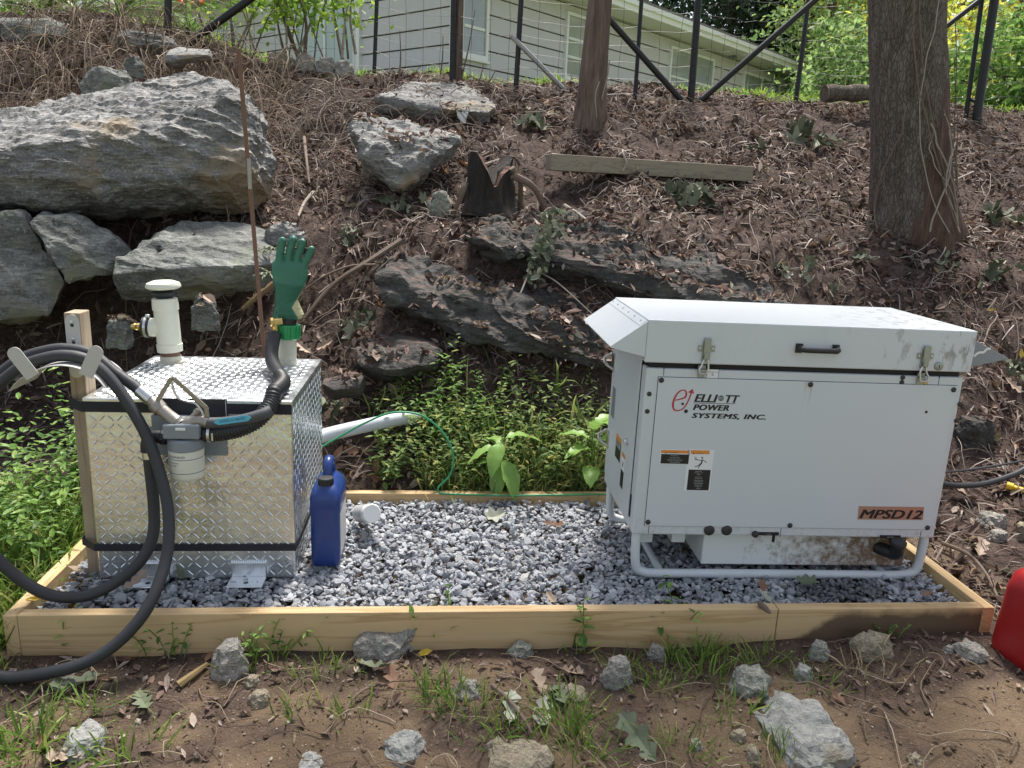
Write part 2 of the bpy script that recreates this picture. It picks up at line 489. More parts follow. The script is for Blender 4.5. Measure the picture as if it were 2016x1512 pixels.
# ================================================================== TIMBER FRAME
def woodmat(name, light, dark, axis='x', ring=9.0, weather=0.0, wcol=(.22, .20, .18), rough=.65, damp=None):
    q = Nodes(name)
    sc = {'x': (.35, 9, 9), 'y': (9, .35, 9), 'z': (9, 9, .35)}[axis]
    c = q.coord('Object', sc)
    g1 = q.noise(c, 1.3*ring/9, 5, .6, .6); g2 = q.noise(c, 9, 6, .7)
    col = q.ramp(q.math('FRACT', q.math('MULTIPLY', g1, 7.0)), [(0, light), (.55, np.array(light)*.93), (.85, dark), (1, light)])
    col = q.mix(q.math('MULTIPLY', g2, .35), col, dark)
    kn = q.vor(q.coord('Object', {'x': (1.2, 7, 7), 'y': (7, 1.2, 7), 'z': (7, 7, 1.2)}[axis]), 1.6)
    col = q.mix(q.ramp(kn, [(.03, .85), (.09, 0)]), col, np.array(dark)*.45)
    if weather:
        w = q.noise(q.coord('Object'), 6, 5, .65)
        col = q.mix(q.ramp(w, [(.35, weather*.4), (.65, weather)]), col, wcol)
    if damp is not None:            # earth stain along the bottom; dark tone reaching higher towards one end
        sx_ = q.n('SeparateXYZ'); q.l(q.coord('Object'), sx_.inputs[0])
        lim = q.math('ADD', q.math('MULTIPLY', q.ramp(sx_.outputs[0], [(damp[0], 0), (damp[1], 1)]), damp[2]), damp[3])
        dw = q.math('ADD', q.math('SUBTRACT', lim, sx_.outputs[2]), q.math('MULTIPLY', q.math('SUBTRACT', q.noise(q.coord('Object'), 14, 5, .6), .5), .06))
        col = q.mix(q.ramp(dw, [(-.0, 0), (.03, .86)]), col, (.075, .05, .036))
    q.set(col, rough, 0, .3); q.bump(g2, .25, .004)
    return q.m
PINE = woodmat('fresh_pine', (.62, .45, .25), (.46, .30, .14), 'x', damp=(0, 1, .0, .012))
PINE_D = woodmat('damp_pine', (.62, .45, .25), (.46, .30, .14), 'x', damp=(.82, 1.05, .125, .012))  # pine darkened towards its right end
PINE_Y = woodmat('fresh_pine_side', (.66, .48, .26), (.46, .30, .14), 'y')
frame = empty('timber_frame', (0, 0, -.14), 'rectangular frame of new yellow pine boards holding the gravel', 'frame')
T_ = .039
def board(a, b, m, label=None):
    mb = MB(); mb.box(np.array(a)-(0, 0, -.14), np.array(b)-(0, 0, -.14))
    o = mb.build('timber_board', m, frame, bevel=.003)
    if label: o['label'] = label
    return o
board((-FX+T_+.001, 0, -.145), (.795, T_, 0), PINE, 'long pine board along the front of the gravel')
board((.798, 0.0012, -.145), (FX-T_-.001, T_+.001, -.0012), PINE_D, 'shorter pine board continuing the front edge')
board((-FX, 0, -.145), (-FX+T_, FD, -.001), PINE_Y)
board((FX-T_, 0, -.145), (FX, FD, -.001), PINE_Y)
board((-FX+T_+.001, FD-T_, -.145), (FX-T_-.001, FD, 0), PINE)

# ================================================================== ROCKS
def rockmat(name, lo, mid, hi, stretch=(1, 1, 1), rot=(0, 0, 0), fleck=.5, patch=None, scale=1.0, moss=None, bump=.8, soil=0.0):
    q = Nodes(name); c = q.coord('Object', tuple(np.array(stretch)*scale), rot); c0 = q.coord('Object', (scale,)*3)
    n1 = q.noise(c, 5, 7, .68, .4); n2 = q.noise(c, 34, 6, .7); n3 = q.noise(c0, 95, 4, .7); big = q.noise(c0, 1.7, 4, .55)
    col = q.ramp(n1, [(.28, lo), (.5, mid), (.74, hi)])
    col = q.mix(q.ramp(n2, [(.38, .75), (.58, 0)]), col, lo)
    col = q.mix(q.ramp(n3, [(.56, 0), (.68, fleck)]), col, np.minimum(np.array(hi)*1.55, .85))
    col = q.mix(q.ramp(n3, [(.32, fleck), (.42, 0)]), col, np.array(lo)*.6)
    if patch is not None:
        col = q.mix(q.ramp(big, [(.60, 0), (.66, .85)]), col, patch)
    if moss is not None:
        col = q.mix(q.ramp(q.noise(c0, 3.3, 6, .7), [(.55, 0), (.68, .7)]), col, moss)
    if soil:                                    # earth lying on the level parts
        gz = q.n('SeparateXYZ'); q.l(q.n('NewGeometry').outputs['True Normal'], gz.inputs[0])
        ms = q.math('ADD', gz.outputs[2], q.math('MULTIPLY', q.math('SUBTRACT', q.noise(c0, 6, 5, .65), .5), 1.1))
        col = q.mix(q.ramp(ms, [(.86, 0), (.98, soil)]), col, q.mix(n3, (.05, .034, .028), (.13, .09, .075)))
    q.set(col, .82, 0, .35)
    hh = q.math('ADD', q.math('MULTIPLY', n2, .55), q.math('ADD', q.math('MULTIPLY', n3, .25), q.math('MULTIPLY', n1, .6)))
    q.bump(hh, bump, .02)
    return q.m
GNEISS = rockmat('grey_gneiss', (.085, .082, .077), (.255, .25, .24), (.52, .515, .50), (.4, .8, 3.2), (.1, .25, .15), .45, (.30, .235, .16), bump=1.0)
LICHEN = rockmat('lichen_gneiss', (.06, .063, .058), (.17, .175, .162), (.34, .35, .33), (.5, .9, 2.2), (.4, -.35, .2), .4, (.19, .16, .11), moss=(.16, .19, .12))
LEDGE = rockmat('dark_schist', (.027, .025, .023), (.068, .065, .060), (.145, .138, .125), (.35, .9, 2.6), (.15, .28, 0), .35, moss=(.085, .08, .055), soil=.95)
FIELD = rockmat('field_stone', (.17, .158, .135), (.36, .34, .30), (.54, .515, .465), (1, 1, 1.8), (.3, .2, .1), .7, scale=2.2)
TAN = rockmat('tan_stone', (.17, .14, .095), (.33, .285, .205), (.47, .42, .33), (1, 1, 1.5), (0, .3, 0), .5, scale=2.2, moss=(.22, .21, .15))
SLATE = rockmat('blue_grey_slab', (.19, .195, .185), (.33, .33, .31), (.46, .45, .41), (.6, 1, 1.8), (.2, .5, .6), .3, (.30, .26, .19), scale=1.8)
MOSSY = rockmat('mossy_stone', (.14, .145, .11), (.32, .325, .275), (.52, .52, .46), (1, 1, 1), (0, 0, 0), .7, moss=(.13, .17, .07), scale=2.2)

def hull_mesh(name, pts, e, rough, freq, smooth_it=1, strata=None, sfreq=10, samp=.02, seed=0, fine=0.0, crack=0.0):
    bm = bmesh.new()
    for p in pts: bm.verts.new(tuple(map(float, p)))
    r = bmesh.ops.convex_hull(bm, input=bm.verts)
    junk = list({v for v in r['geom_interior'] if isinstance(v, bmesh.types.BMVert)} | {v for v in bm.verts if not v.link_faces})
    bmesh.ops.delete(bm, geom=junk, context='VERTS')
    for it in range(8):
        long_e = [ed for ed in bm.edges if ed.calc_length() > e]
        if not long_e: break
        bmesh.ops.subdivide_edges(bm, edges=long_e, cuts=1)
        bmesh.ops.triangulate(bm, faces=[f for f in bm.faces if len(f.verts) > 3])
    for _ in range(smooth_it):
        bmesh.ops.smooth_vert(bm, verts=bm.verts, factor=.5, use_axis_x=True, use_axis_y=True, use_axis_z=True)
    bm.normal_update()
    bm.verts.index_update()
    V = np.array([v.co[:] for v in bm.verts]); N = np.array([v.normal[:] for v in bm.verts])
    F = np.array([[w.index for w in f.verts] for f in bm.faces]); bm.free()
    o = seed*3.7
    d = rough*(fbm(V*freq+o, 4, .55)*1.3+.5*np.abs(fbm(V*freq*.45+o+5, 3)))
    if strata is not None:
        s = np.asarray(strata, float); s /= np.linalg.norm(s)
        t = V@s*sfreq+1.5*fbm(V*1.3+o, 3)
        d = d+samp*(np.abs((t % 1.0)-.5)*2-.5)+samp*.6*(np.floor(t) % 2-.5)
    if crack:                                   # rock split into blocks along joints
        r_ = np.random.RandomState(seed+900); C_ = V[r_.choice(len(V), 26)]+r_.normal(size=(26, 3))*.05
        dd = np.sort(np.linalg.norm((V[:, None]-C_[None])*np.array([.7, 1, 1.5]), axis=2), axis=1); k_ = np.argmin(np.linalg.norm((V[:, None]-C_[None])*np.array([.7, 1, 1.5]), axis=2), axis=1)
        d = d+crack*r_.uniform(-.9, .9, 26)[k_]-crack*.8*np.exp(-((dd[:, 1]-dd[:, 0])/.014)**2)
    if fine: d = d+fine*(fbm(V*np.array([14, 20, 34])+o, 3)*1.4)
    V = V+N*d[:, None]
    return mesh_arrays(name, V, F, False)
def rock_obj(name, me, m, label, cat='rock', group=None):
    o = link(name, me, m)
    c = np.zeros(3*len(me.vertices), np.float32); me.vertices.foreach_get('co', c); c = c.reshape(-1, 3)
    base = np.array([c[:, 0].mean(), c[:, 1].mean(), c[:, 2].min()])
    me.vertices.foreach_set('co', (c-base).astype(np.float32).ravel()); me.update()
    o.location = base
    return tag(o, label, cat, group)
def outline_rock(name, m, label, front, back, e=.03, rough=.02, freq=5, bury=0.0, **kw):
    """front/back: (u, v, Y) corners of the stone, each at its own distance"""
    pts = [P(*p) for p in front]+[P(*p) for p in back]
    if bury: pts += [P(*p)+np.array([0, .12, -bury]) for p in front]
    return rock_obj(name, hull_mesh(name, pts, e, rough, freq, **kw), m, label)

# the great boulder and the stones below it
outline_rock('boulder', GNEISS, 'huge grey boulder with flat sloping top overhanging the smaller stones', [
    (-90, 292, 1.72), (90, 282, 1.72), (300, 262, 1.85), (345, 236, 1.95), (475, 186, 2.2),
    (-90, 395, 1.74), (55, 404, 1.74), (95, 400, 1.76), (180, 378, 1.78), (250, 428, 2.35), (330, 350, 1.86), (420, 345, 1.95), (495, 410, 2.4), (490, 340, 2.05), (536, 388, 2.45), (541, 330, 2.42), (523, 250, 2.5), (100, 350, 1.70)],
    [(-90, 246, 2.55), (150, 194, 2.65), (300, 160, 2.75), (365, 147, 2.8), (440, 162, 2.8), (490, 190, 2.75), (-90, 300, 3.2), (300, 215, 3.4), (480, 290, 3.3), (480, 400, 3.0), (0, 420, 2.8)],
    e=.021, rough=.030, freq=6, strata=(.12, .35, 1), sfreq=13, samp=.016, smooth_it=1, fine=.010)
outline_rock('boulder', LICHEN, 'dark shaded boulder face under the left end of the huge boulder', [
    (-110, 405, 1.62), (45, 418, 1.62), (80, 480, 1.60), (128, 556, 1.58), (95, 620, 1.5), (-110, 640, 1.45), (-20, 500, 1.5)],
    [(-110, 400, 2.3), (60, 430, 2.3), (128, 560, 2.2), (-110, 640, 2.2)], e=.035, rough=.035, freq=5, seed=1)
outline_rock('rock_slab', LICHEN, 'pale lichened slab leaning below the huge boulder', [
    (58, 437, 1.55), (102, 420, 1.62), (166, 430, 1.66), (262, 500, 1.72), (226, 538, 1.62), (137, 557, 1.52), (92, 492, 1.5)],
    [(90, 425, 1.85), (170, 432, 1.95), (262, 505, 1.95), (140, 550, 1.8)], e=.025, rough=.025, freq=7, strata=(.5, .2, 1), sfreq=16, samp=.008, seed=2)
outline_rock('rock_slab', LICHEN, 'broad flat rock with a jutting lip behind the tank', [
    (222, 540, 1.42), (234, 508, 1.5), (312, 468, 1.62), (222, 560, 1.45), (245, 568, 1.46), (405, 560, 1.5), (430, 522, 1.48), (545, 520, 1.6)],
    [(328, 447, 1.85), (376, 435, 1.95), (500, 440, 2.05), (546, 462, 2.05), (548, 515, 1.95), (500, 560, 2.0), (250, 560, 1.9)],
    e=.025, rough=.022, freq=7, strata=(.2, .3, 1), sfreq=14, samp=.009, bury=.08, seed=3)
def pix_rock(name, m, label, u0, v0, u1, v1, Y=None, depth=1.0, seed=0, rough=.16, sink=.25, cat='rock', flat=1.0, group=None, e=None, n=7, hull=None):
    """a stone seen in the box u0..u1, v0..v1 of the photograph, standing on the ground there (or at distance Y)"""
    r = np.random.RandomState(seed+50)
    g = G((u0+u1)/2, v1-(v1-v0)*.12) if Y is None else P((u0+u1)/2, v1, Y)
    dist = (g-CAM)@AX[2]
    w = (u1-u0)/FPX*dist; h = (v1-v0)/FPX*dist*flat
    d = w*depth
    pts = []
    for k in range(n):
        a = 2*math.pi*(k+r.uniform(-.3, .3))/n
        for zz, s in ((0.0, .95), (r.uniform(.45, .8), r.uniform(.85, 1.0)), (1.0, r.uniform(.4, .8))):
            s *= r.uniform(.9, 1.05)
            pts.append((math.cos(a)*w/2*s, math.sin(a)*d/2*s, h*(zz*(1+sink)-sink)*(1 if zz < .9 else r.uniform(.85, 1.02))))
    size = max(w, h)
    me = hull_mesh(name, pts, e or size/13, size*rough*.42, 3.6/size, smooth_it=0, seed=seed)
    o = link(name, me, m); o.location = g+np.array([0, d*.15, -h*.10])
    return tag(o, label, cat, group)
pix_rock('rock', GNEISS, 'small pale grey rock by the spiky leaves behind the glove', 520, 437, 602, 470, 1.9, .8, 4)
pix_rock('rock', LICHEN, 'weathered grey rock half buried behind the huge boulder', 150, 132, 262, 180, 2.95, .7, 5)
pix_rock('rock', LICHEN, 'rounded grey stone perched above the huge boulder', 245, 106, 282, 140, 3.2, .9, 6)
outline_rock('stone_slab', LICHEN, 'long weathered stone slab on the top edge of the bank', [
    (-60, 48, 3.7), (95, 36, 3.8), (130, 55, 3.8), (120, 72, 3.75), (-60, 78, 3.7)], [(-60, 42, 4.2), (100, 33, 4.2), (130, 50, 4.2), (125, 70, 4.2), (-60, 75, 4.2)], e=.04, rough=.02, bury=.16, seed=7)
outline_rock('stone_slab', LICHEN, 'flat layered stone beside the foot of the dark fence post', [
    (232, 72, 3.75), (262, 62, 3.8), (330, 76, 3.9), (350, 92, 3.9), (240, 86, 3.75)], [(250, 58, 4.2), (330, 72, 4.3), (350, 88, 4.2), (240, 80, 4.2)], e=.03, rough=.02, strata=(0, 0, 1), sfreq=25, samp=.008, bury=.16, seed=8)
outline_rock('stone_slab', GNEISS, 'thin grey slab in the bank under the sloping fence brace', [
    (322, 108, 3.3), (355, 98, 3.35), (412, 98, 3.4), (410, 108, 3.35), (325, 122, 3.3)], [(350, 95, 3.7), (412, 96, 3.7), (400, 112, 3.7)], e=.025, rough=.015, bury=.015, seed=9)
outline_rock('bedrock_outcrop', GNEISS, 'domed pale grey outcrop just below the house corner', [
    (735, 190, 3.57), (800, 197, 3.52), (880, 215, 3.42), (960, 222, 3.42), (975, 210, 3.52), (770, 205, 3.52)],
    [(760, 182, 4.02), (830, 163, 4.22), (905, 162, 4.27), (945, 180, 4.12), (975, 205, 3.82), (850, 215, 4.52)], e=.03, rough=.03, freq=6, strata=(.1, .5, 1), sfreq=16, samp=.008, bury=.09, seed=10)
outline_rock('rock', GNEISS, 'heart shaped pale rock with leaves in its notch', [
    (690, 255, 2.65), (715, 320, 2.55), (775, 365, 2.52), (800, 362, 2.55), (890, 290, 2.70), (905, 270, 2.80), (735, 290, 2.52), (780, 330, 2.48)],
    [(705, 226, 2.95), (735, 232, 3.00), (830, 250, 2.95), (900, 262, 2.95), (780, 280, 3.10)], e=.028, rough=.04, freq=6, strata=(.3, .5, 1), sfreq=13, samp=.012, bury=.05, seed=11)
pix_rock('rock', MOSSY, 'greenish lichened stone left of the stump', 838, 380, 892, 432, None, .7, 12)
pix_rock('rock', TAN, 'small tan stone at the foot of the stump', 1005, 388, 1034, 415, None, .8, 13)

# dark bedrock of the bank
outline_rock('bedrock_ledge', LEDGE, 'long dark bedrock ledge arching across the bank behind the generator', [
    (905, 462, 1.95), (1000, 488, 1.86), (1090, 505, 1.83), (1210, 560, 1.78), (1330, 600, 1.73), (1470, 590, 1.78), (1560, 600, 1.78), (930, 480, 1.91)],
    [(925, 438, 2.23), (1010, 425, 2.35), (1130, 423, 2.43), (1230, 428, 2.43), (1330, 452, 2.35), (1440, 520, 2.18), (1540, 585, 1.98), (1450, 640, 2.33), (1000, 560, 2.33)],
    e=.026, rough=.055, freq=3.2, strata=(.34, .25, 1), sfreq=9, samp=.024, seed=14, smooth_it=0, fine=.006, crack=.013)
outline_rock('bedrock_ledge', LEDGE, 'jagged dark ledge sloping down to the generator hood', [
    (750, 548, 1.71), (760, 585, 1.65), (850, 625, 1.61), (930, 668, 1.55), (1060, 700, 1.48), (1180, 722, 1.43), (1260, 700, 1.48), (885, 575, 1.68), (960, 600, 1.65)],
    [(770, 520, 1.93), (825, 515, 1.98), (885, 560, 1.93), (960, 568, 1.93), (1060, 592, 1.91), (1190, 600, 1.88), (1280, 620, 1.88), (1200, 700, 2.03), (800, 600, 2.03)],
    e=.024, rough=.055, freq=4.0, strata=(.42, .2, 1), sfreq=10, samp=.024, seed=15, smooth_it=0, fine=.006, crack=.013)
outline_rock('rock', LEDGE, 'streaked low rock behind the white pipe', [
    (690, 700, 1.42), (712, 722, 1.38), (790, 728, 1.36), (855, 715, 1.4), (870, 690, 1.48)], [(720, 665, 1.6), (780, 655, 1.65), (850, 672, 1.62), (800, 700, 1.75)],
    e=.02, rough=.02, freq=7, strata=(.3, .2, 1), sfreq=22, samp=.007, bury=.08, seed=16)
outline_rock('rock', LEDGE, 'flat dark stone beside the right rear corner of the tank', [
    (632, 755, 1.25), (655, 768, 1.22), (705, 762, 1.24), (715, 742, 1.3)], [(640, 735, 1.42), (690, 728, 1.45), (712, 738, 1.42)], e=.02, rough=.012, freq=9, bury=.08, seed=17)
pix_rock('rock', LICHEN, 'wedge shaped stone with a pale lichen spot behind the vent pipe', 372, 580, 432, 632, 1.38, .8, 18)
pix_rock('rock', LICHEN, 'dull grey stone left of the vent pipe', 205, 622, 262, 668, 1.32, .8, 19)
pix_rock('rock', LEDGE, 'half buried dark stone beside the right cowl of the generator', 1880, 820, 1960, 880, None, .8, 60)

# stones in front of the frame
for args in [
    (FIELD, 'large blocky grey stone lying against the front board', 676, 1228, 832, 1296, .55, 20, .3, 1.0),
    (FIELD, 'rough grey stone against the front board right of the hose', 408, 1252, 490, 1335, .8, 21, .2, 1.0),
    (FIELD, 'upright pointed grey stone in front of the board', 1178, 1282, 1248, 1358, .7, 22, .2, 1.0),
    (MOSSY, 'low speckled stone between two tufts below the front board', 996, 1264, 1056, 1298, .7, 23, .4, 1.0),
    (FIELD, 'whitish small stone by the front board joint', 1272, 1264, 1312, 1304, .8, 24, .3, 1.0),
    (TAN, 'cracked tan stone below the dark end of the front board', 1676, 1244, 1768, 1300, .7, 25, .3, 1.0),
    (MOSSY, 'grey stone beside the cracked tan stone', 1592, 1258, 1636, 1304, .8, 26, .3, 1.0),
    (MOSSY, 'greenish white lichened stone in the grass', 1434, 1308, 1526, 1372, .8, 27, .25, 1.0),
    (SLATE, 'large flat blue grey slab with a crack lying in the dirt', 1508, 1372, 1684, 1486, 1.25, 28, .3, .40),
    (SLATE, 'smooth dark grey stone under the roots of dry grass', 752, 1432, 842, 1494, 1.0, 29, .3, .7),
    (TAN, 'broad pale stone with a curled leaf on it', 948, 1456, 1094, 1530, 1.0, 30, .3, .6),
    (FIELD, 'narrow whitish stone near the red can', 1880, 1268, 1950, 1298, .8, 31, .4, 1.0),
    (FIELD, 'small grey stone beside the narrow whitish one', 1856, 1268, 1878, 1288, .9, 32, .3, 1.0),
    (SLATE, 'dark grey stone between the greenish stone and the dry stalks', 1562, 1308, 1604, 1342, .9, 33, .3, 1.0),
    (TAN, 'tan stone lying next to the yellow stick', 478, 1328, 514, 1356, .9, 34, .3, 1.0),
    (TAN, 'slightly larger tan stone below its twin beside the yellow stick', 484, 1350, 534, 1392, .9, 35, .3, .8),
    (SLATE, 'flat grey stone half buried under the dark leaves', 112, 1424, 208, 1486, 1.0, 36, .3, .6),
    (TAN, 'orange tan pebble above the bottom edge slab', 1436, 1436, 1472, 1464, .9, 37, .3, .9),
    (MOSSY, 'pale stone poking out below the blue grey slab', 1568, 1478, 1652, 1530, 1.0, 38, .3, .7),
    (FIELD, 'pinkish rock fragment right of the blocky grey stone', 886, 1330, 952, 1378, .8, 39, .3, .8),
    (TAN, 'flat tan flake under the pale oak leaves', 1108, 1342, 1160, 1382, 1.0, 40, .3, .6),
    (FIELD, 'grey pebble by the round green leaves', 1356, 1458, 1386, 1478, .9, 41, .3, 1.0),
    (TAN, 'elongated tan rock beside the orange tan pebble', 1470, 1440, 1500, 1512, 1.6, 42, .3, .5),
    (FIELD, 'stone at the left end of the front board bottom', 100, 1330, 148, 1362, .9, 43, .3, .8),
    (SLATE, 'thin flat stone poking from the dirt at the path edge', 575, 1492, 640, 1520, 1.0, 44, .3, .6),
    (TAN, 'brown stone on the bare dirt beyond the slab', 1786, 1486, 1818, 1506, .9, 45, .3, .8),
    (FIELD, 'white stone among leaves right of the generator', 1924, 1006, 1986, 1042, .8, 46, .2, 1.0),
    (FIELD, 'pale stone just below the white stone among the leaves', 1944, 1042, 1986, 1068, .8, 47, .2, 1.0),
    (TAN, 'tan block by the yellow cord end', 1996, 1026, 2040, 1068, .8, 48, .2, 1.0),
]:
    m_, lab, u0, v0, u1, v1, dep, sd_, sk, fl = args
    pix_rock('stone', m_, lab, u0, v0-(v1-v0)*.06, u1, v1, None, dep*1.1, sd_, .2, sk+.5, 'stone', fl*.72)
# stones edging the lawn
for k, (u0, v0, u1, v1, lab) in enumerate(((520, 100, 582, 122, 'flat edging stone below the many stemmed shrub'), (578, 104, 622, 128, 'rounded edging stone next to the flat one below the shrub'), (618, 110, 660, 130, 'dark edging stone below the sliding door'), (655, 118, 700, 138, 'long low edging stone nearest the left house wall'), (838, 146, 872, 166, 'brown stone beside the wooden fence post'))):
    g_ = G((u0+u1)/2, v1, 3.2, 4.9)
    pix_rock('edging_stone', (TAN, FIELD, SLATE, FIELD, TAN)[k], lab, u0, v0, u1, v1, min(g_[1], 4.45), .8, 80+k, .18, .5, 'stone')

# ================================================================== THINGS ON THE BED
def wpos(o):
    p = np.zeros(3)
    while o is not None: p = p+np.array(o.location); o = o.parent
    return p
def wb(mb, name, material, parent, **kw):
    """build a part whose shape was collected in world coordinates, under an unrotated parent"""
    off_ = wpos(parent); mb.v = [(x-off_[0], y-off_[1], z-off_[2]) for x, y, z in mb.v]
    return mb.build(name, material, parent, **kw)
def disc(mb, c, ax, r, h, n=16):
    return mb.lathe([(r*.9, 0), (r, h*.15), (r, h*.85), (r*.85, h)], c, ax, n)
def ribbon(mb, plan, z0, z1, t=.002, n2=None):
    """a strap: path in plan, standing between z0 and z1 (pairs for each path point or scalars)"""
    p = np.asarray(plan, float); d = np.gradient(p, axis=0); nrm = np.stack([d[:, 1], -d[:, 0]], -1); nrm /= np.linalg.norm(nrm, axis=1)[:, None]
    for i in range(len(p)-1):
        a, b = p[i], p[i+1]; na, nb = nrm[i]*t, nrm[i+1]*t
        V = [(*a, z0), (*b, z0), (*b, z1), (*a, z1), (*(a+na), z0), (*(b+nb), z0), (*(b+nb), z1), (*(a+na), z1)]
        mb.add(V, [(0, 3, 2, 1), (4, 5, 6, 7), (0, 1, 5, 4), (1, 2, 6, 5), (2, 3, 7, 6), (3, 0, 4, 7)])
    return mb

# ---- materials
q = Nodes('tread_aluminium'); c = q.coord()
n1 = q.noise(c, 4, 5, .6); n2 = q.noise(q.coord('Object', (1, 1, .15)), 20, 4, .6); n3 = q.noise(c, 60, 4, .6)
col = q.mix(q.ramp(n1, [(.35, 0), (.7, .55)]), (.80, .835, .865), (.74, .765, .76))
col = q.mix(q.math('MULTIPLY', n2, .30), col, (.70, .715, .715))
col = q.mix(q.ramp(n3, [(.62, 0), (.75, .35)]), col, (.5, .49, .45))
q.set(col, q.ramp(n1, [(.3, .18), (.7, .40)]), .93); q.bump(q.math('ADD', q.math('MULTIPLY', n1, 3.0), q.math('MULTIPLY', n3, .08)), .35, .012)
ALU = q.m
PVC = plain('aged_pvc', (.70, .70, .58), .42, 0, .07, 40)
PVC_DIRTY = plain('dirty_pvc', (.52, .50, .40), .6, 0, .2, 40)
BLACK = plain('black_rubber', (.018, .019, .021), .5, 0, .3, 60)
HOSE = plain('hose_rubber', (.032, .034, .038), .58, 0, .3, 80, .15)
STRAP = plain('navy_strap', (.016, .019, .028), .7, 0, .3, 90)
STEEL = plain('bright_steel', (.62, .62, .62), .3, 1, .1, 60)
BRASS = plain('brass', (.62, .45, .18), .32, 1, .15, 60)
CASTMETAL = plain('cast_metal', (.34, .31, .275), .45, .75, .18, 70, .15)
GREYPAINT = plain('grey_paint', (.22, .25, .275), .45, 0, .12, 40)
WHITEPAINT = plain('white_paint', (.74, .75, .74), .38, 0, .05, 30)
RUST = plain('rust', (.19, .105, .07), .85, 0, .35, 50, .4)
TOPGREY = plain('hanger_grey', (.50, .495, .48), .5, .2, .06, 40)
GREENPL = plain('green_plastic', (.02, .28, .09), .35, 0, .15, 40)

# ---- the tank
TX, TY, TZ, TW, TD, TH = -1.371, .2805, -.032, .626, .6306, .6105
tank = empty('fuel_tank', (TX, TY, TZ), 'square diamond plate aluminium fuel tank with pipes on top', 'fuel tank')
x0, x1, y0, y1, z0, z1 = TX, TX+TW, TY, TY+TD, TZ, TZ+TH
mb = MB(); mb.box((x0, y0, z0), (x1, y1, z1)); wb(mb, 'tank_body', ALU, tank, bevel=.005)
# welded rim of the lid, a few millimetres proud
mb = MB(); mb.box((x0-.003, y0-.003, z1-.018), (x1+.003, y1+.003, z1-.001)); wb(mb, 'lid_rim', ALU, tank, bevel=.003)
LT = np.array([(-1, 0, 0), (-.55, -.15, 0), (.55, -.15, 0), (1, 0, 0), (.55, .15, 0), (-.55, .15, 0), (-.55, 0, .13), (.55, 0, .13)])
LF = np.array([(0, 1, 6), (1, 2, 7), (1, 7, 6), (2, 3, 7), (3, 4, 7), (4, 5, 6), (4, 6, 7), (5, 0, 6)])
def tread(name, o, ex, ey, w, h, label):
    st = .0262
    pos, ang = [], []
    nx_, ny_ = int(w/st), int(h/st)
    for i in range(nx_):
        for j in range(ny_):
            pos.append((st*(i+.5)+(w-nx_*st)/2, st*(j+.5)+(h-ny_*st)/2)); ang.append(math.pi/4 if (i+j) % 2 else -math.pi/4)
    pos = np.array(pos); ang = np.array(ang)
    o, ex, ey = map(np.asarray, (o, ex, ey)); ez = np.cross(ex, ey)
    B = np.stack([ex, ey, ez], -1)
    Rm = np.einsum('ij,njk->nik', B, rotz(ang))
    pts = o+pos[:, :1]*ex+pos[:, 1:]*ey
    V, F = scatter(LT, LF, pts-np.array([TX, TY, TZ]), Rm, np.full(len(pts), .0138))
    ob = link(name, mesh_arrays(name, V, F), ALU, tank); tag(ob, label, kind='stuff'); return ob
tread('tread_pattern', (x0+.006, y0-.0002, z0+.004), (1, 0, 0), (0, 0, 1), TW-.012, TH-.026, 'raised tread bars on the front of the tank')
tread('tread_pattern', (x1+.0002, y0+.01, z0+.004), (0, 1, 0), (0, 0, 1), TD-.02, TH-.026, 'raised tread bars on the side of the tank')
tread('tread_pattern', (x0+.006, y0+.006, z1+.0002), (1, 0, 0), (0, 1, 0), TW-.012, TD-.012, 'raised tread bars on the lid of the tank')
# straps
zs1 = P(370, 803, .28)[2]; zs2 = P(400, 1077, .28)[2]
mb = MB(); ribbon(mb, [(-1.433, .36), (-1.433, .3265), (-1.376, .2775), (-.744, .2775)], zs1-.0165, zs1+.0165, .0022); wb(mb, 'strap', STRAP, tank)
mb = MB(); ribbon(mb, [(-1.433, .36), (-1.433, .3265), (-1.376, .2775), (-.7425, .2775), (-.7425, .34), (-.7425, .60)], zs2-.012, zs2+.012, .0022); wb(mb, 'strap', STRAP, tank)
# name plate half hidden by the strap
a, b = P(306, 830, .2795), P(447, 786, .2795)
mb = MB(); mb.box((a[0], .2760, a[2]), (b[0], .2798, b[2])); pl_ = wb(mb, 'name_plate', BLACK, tank)
mb = MB()
for (c0, c1) in (((a[0]+.003, a[2]+.003), (b[0]-.003, a[2]+.0045)), ((b[0]-.0045, a[2]+.003), (b[0]-.003, b[2]-.003))):
    mb.box((c0[0], .2752, c0[1]), (c1[0], .2762, c1[1]))
wb(mb, 'plate_border', WHITEPAINT, pl_)
# mounting feet
for u0, u1, v0, v1 in ((452, 524, 1107, 1152), (262, 332, 1108, 1150)):
    c0 = P(u0, v1, .25); c1 = P(u1, v0, .275)
    mb = MB(); mb.box((c0[0], .2735, z0+.004), (c1[0], .2800, c1[2])); mb.box((c0[0], .205, z0+.004), (c1[0], .2733, z0+.010))
    ft = wb(mb, 'mounting_foot', ALU, tank, bevel=.0025)
    mb = MB(); disc(mb, ((c0[0]+c1[0])/2, .232, z0+.0098), (0, 0, 1), .008, .0006); wb(mb, 'bolt_hole', BLACK, ft)
    mb = MB()
    for k in range(16):
        mb.lathe([(.002, -.003), (.0055, 0), (.002, .004)], (c0[0]+(c1[0]-c0[0])*(k+.5)/16, .2775, c1[2]+.001), (0, 0, 1), 8)
    wb(mb, 'weld_bead', ALU, ft, sm=True)

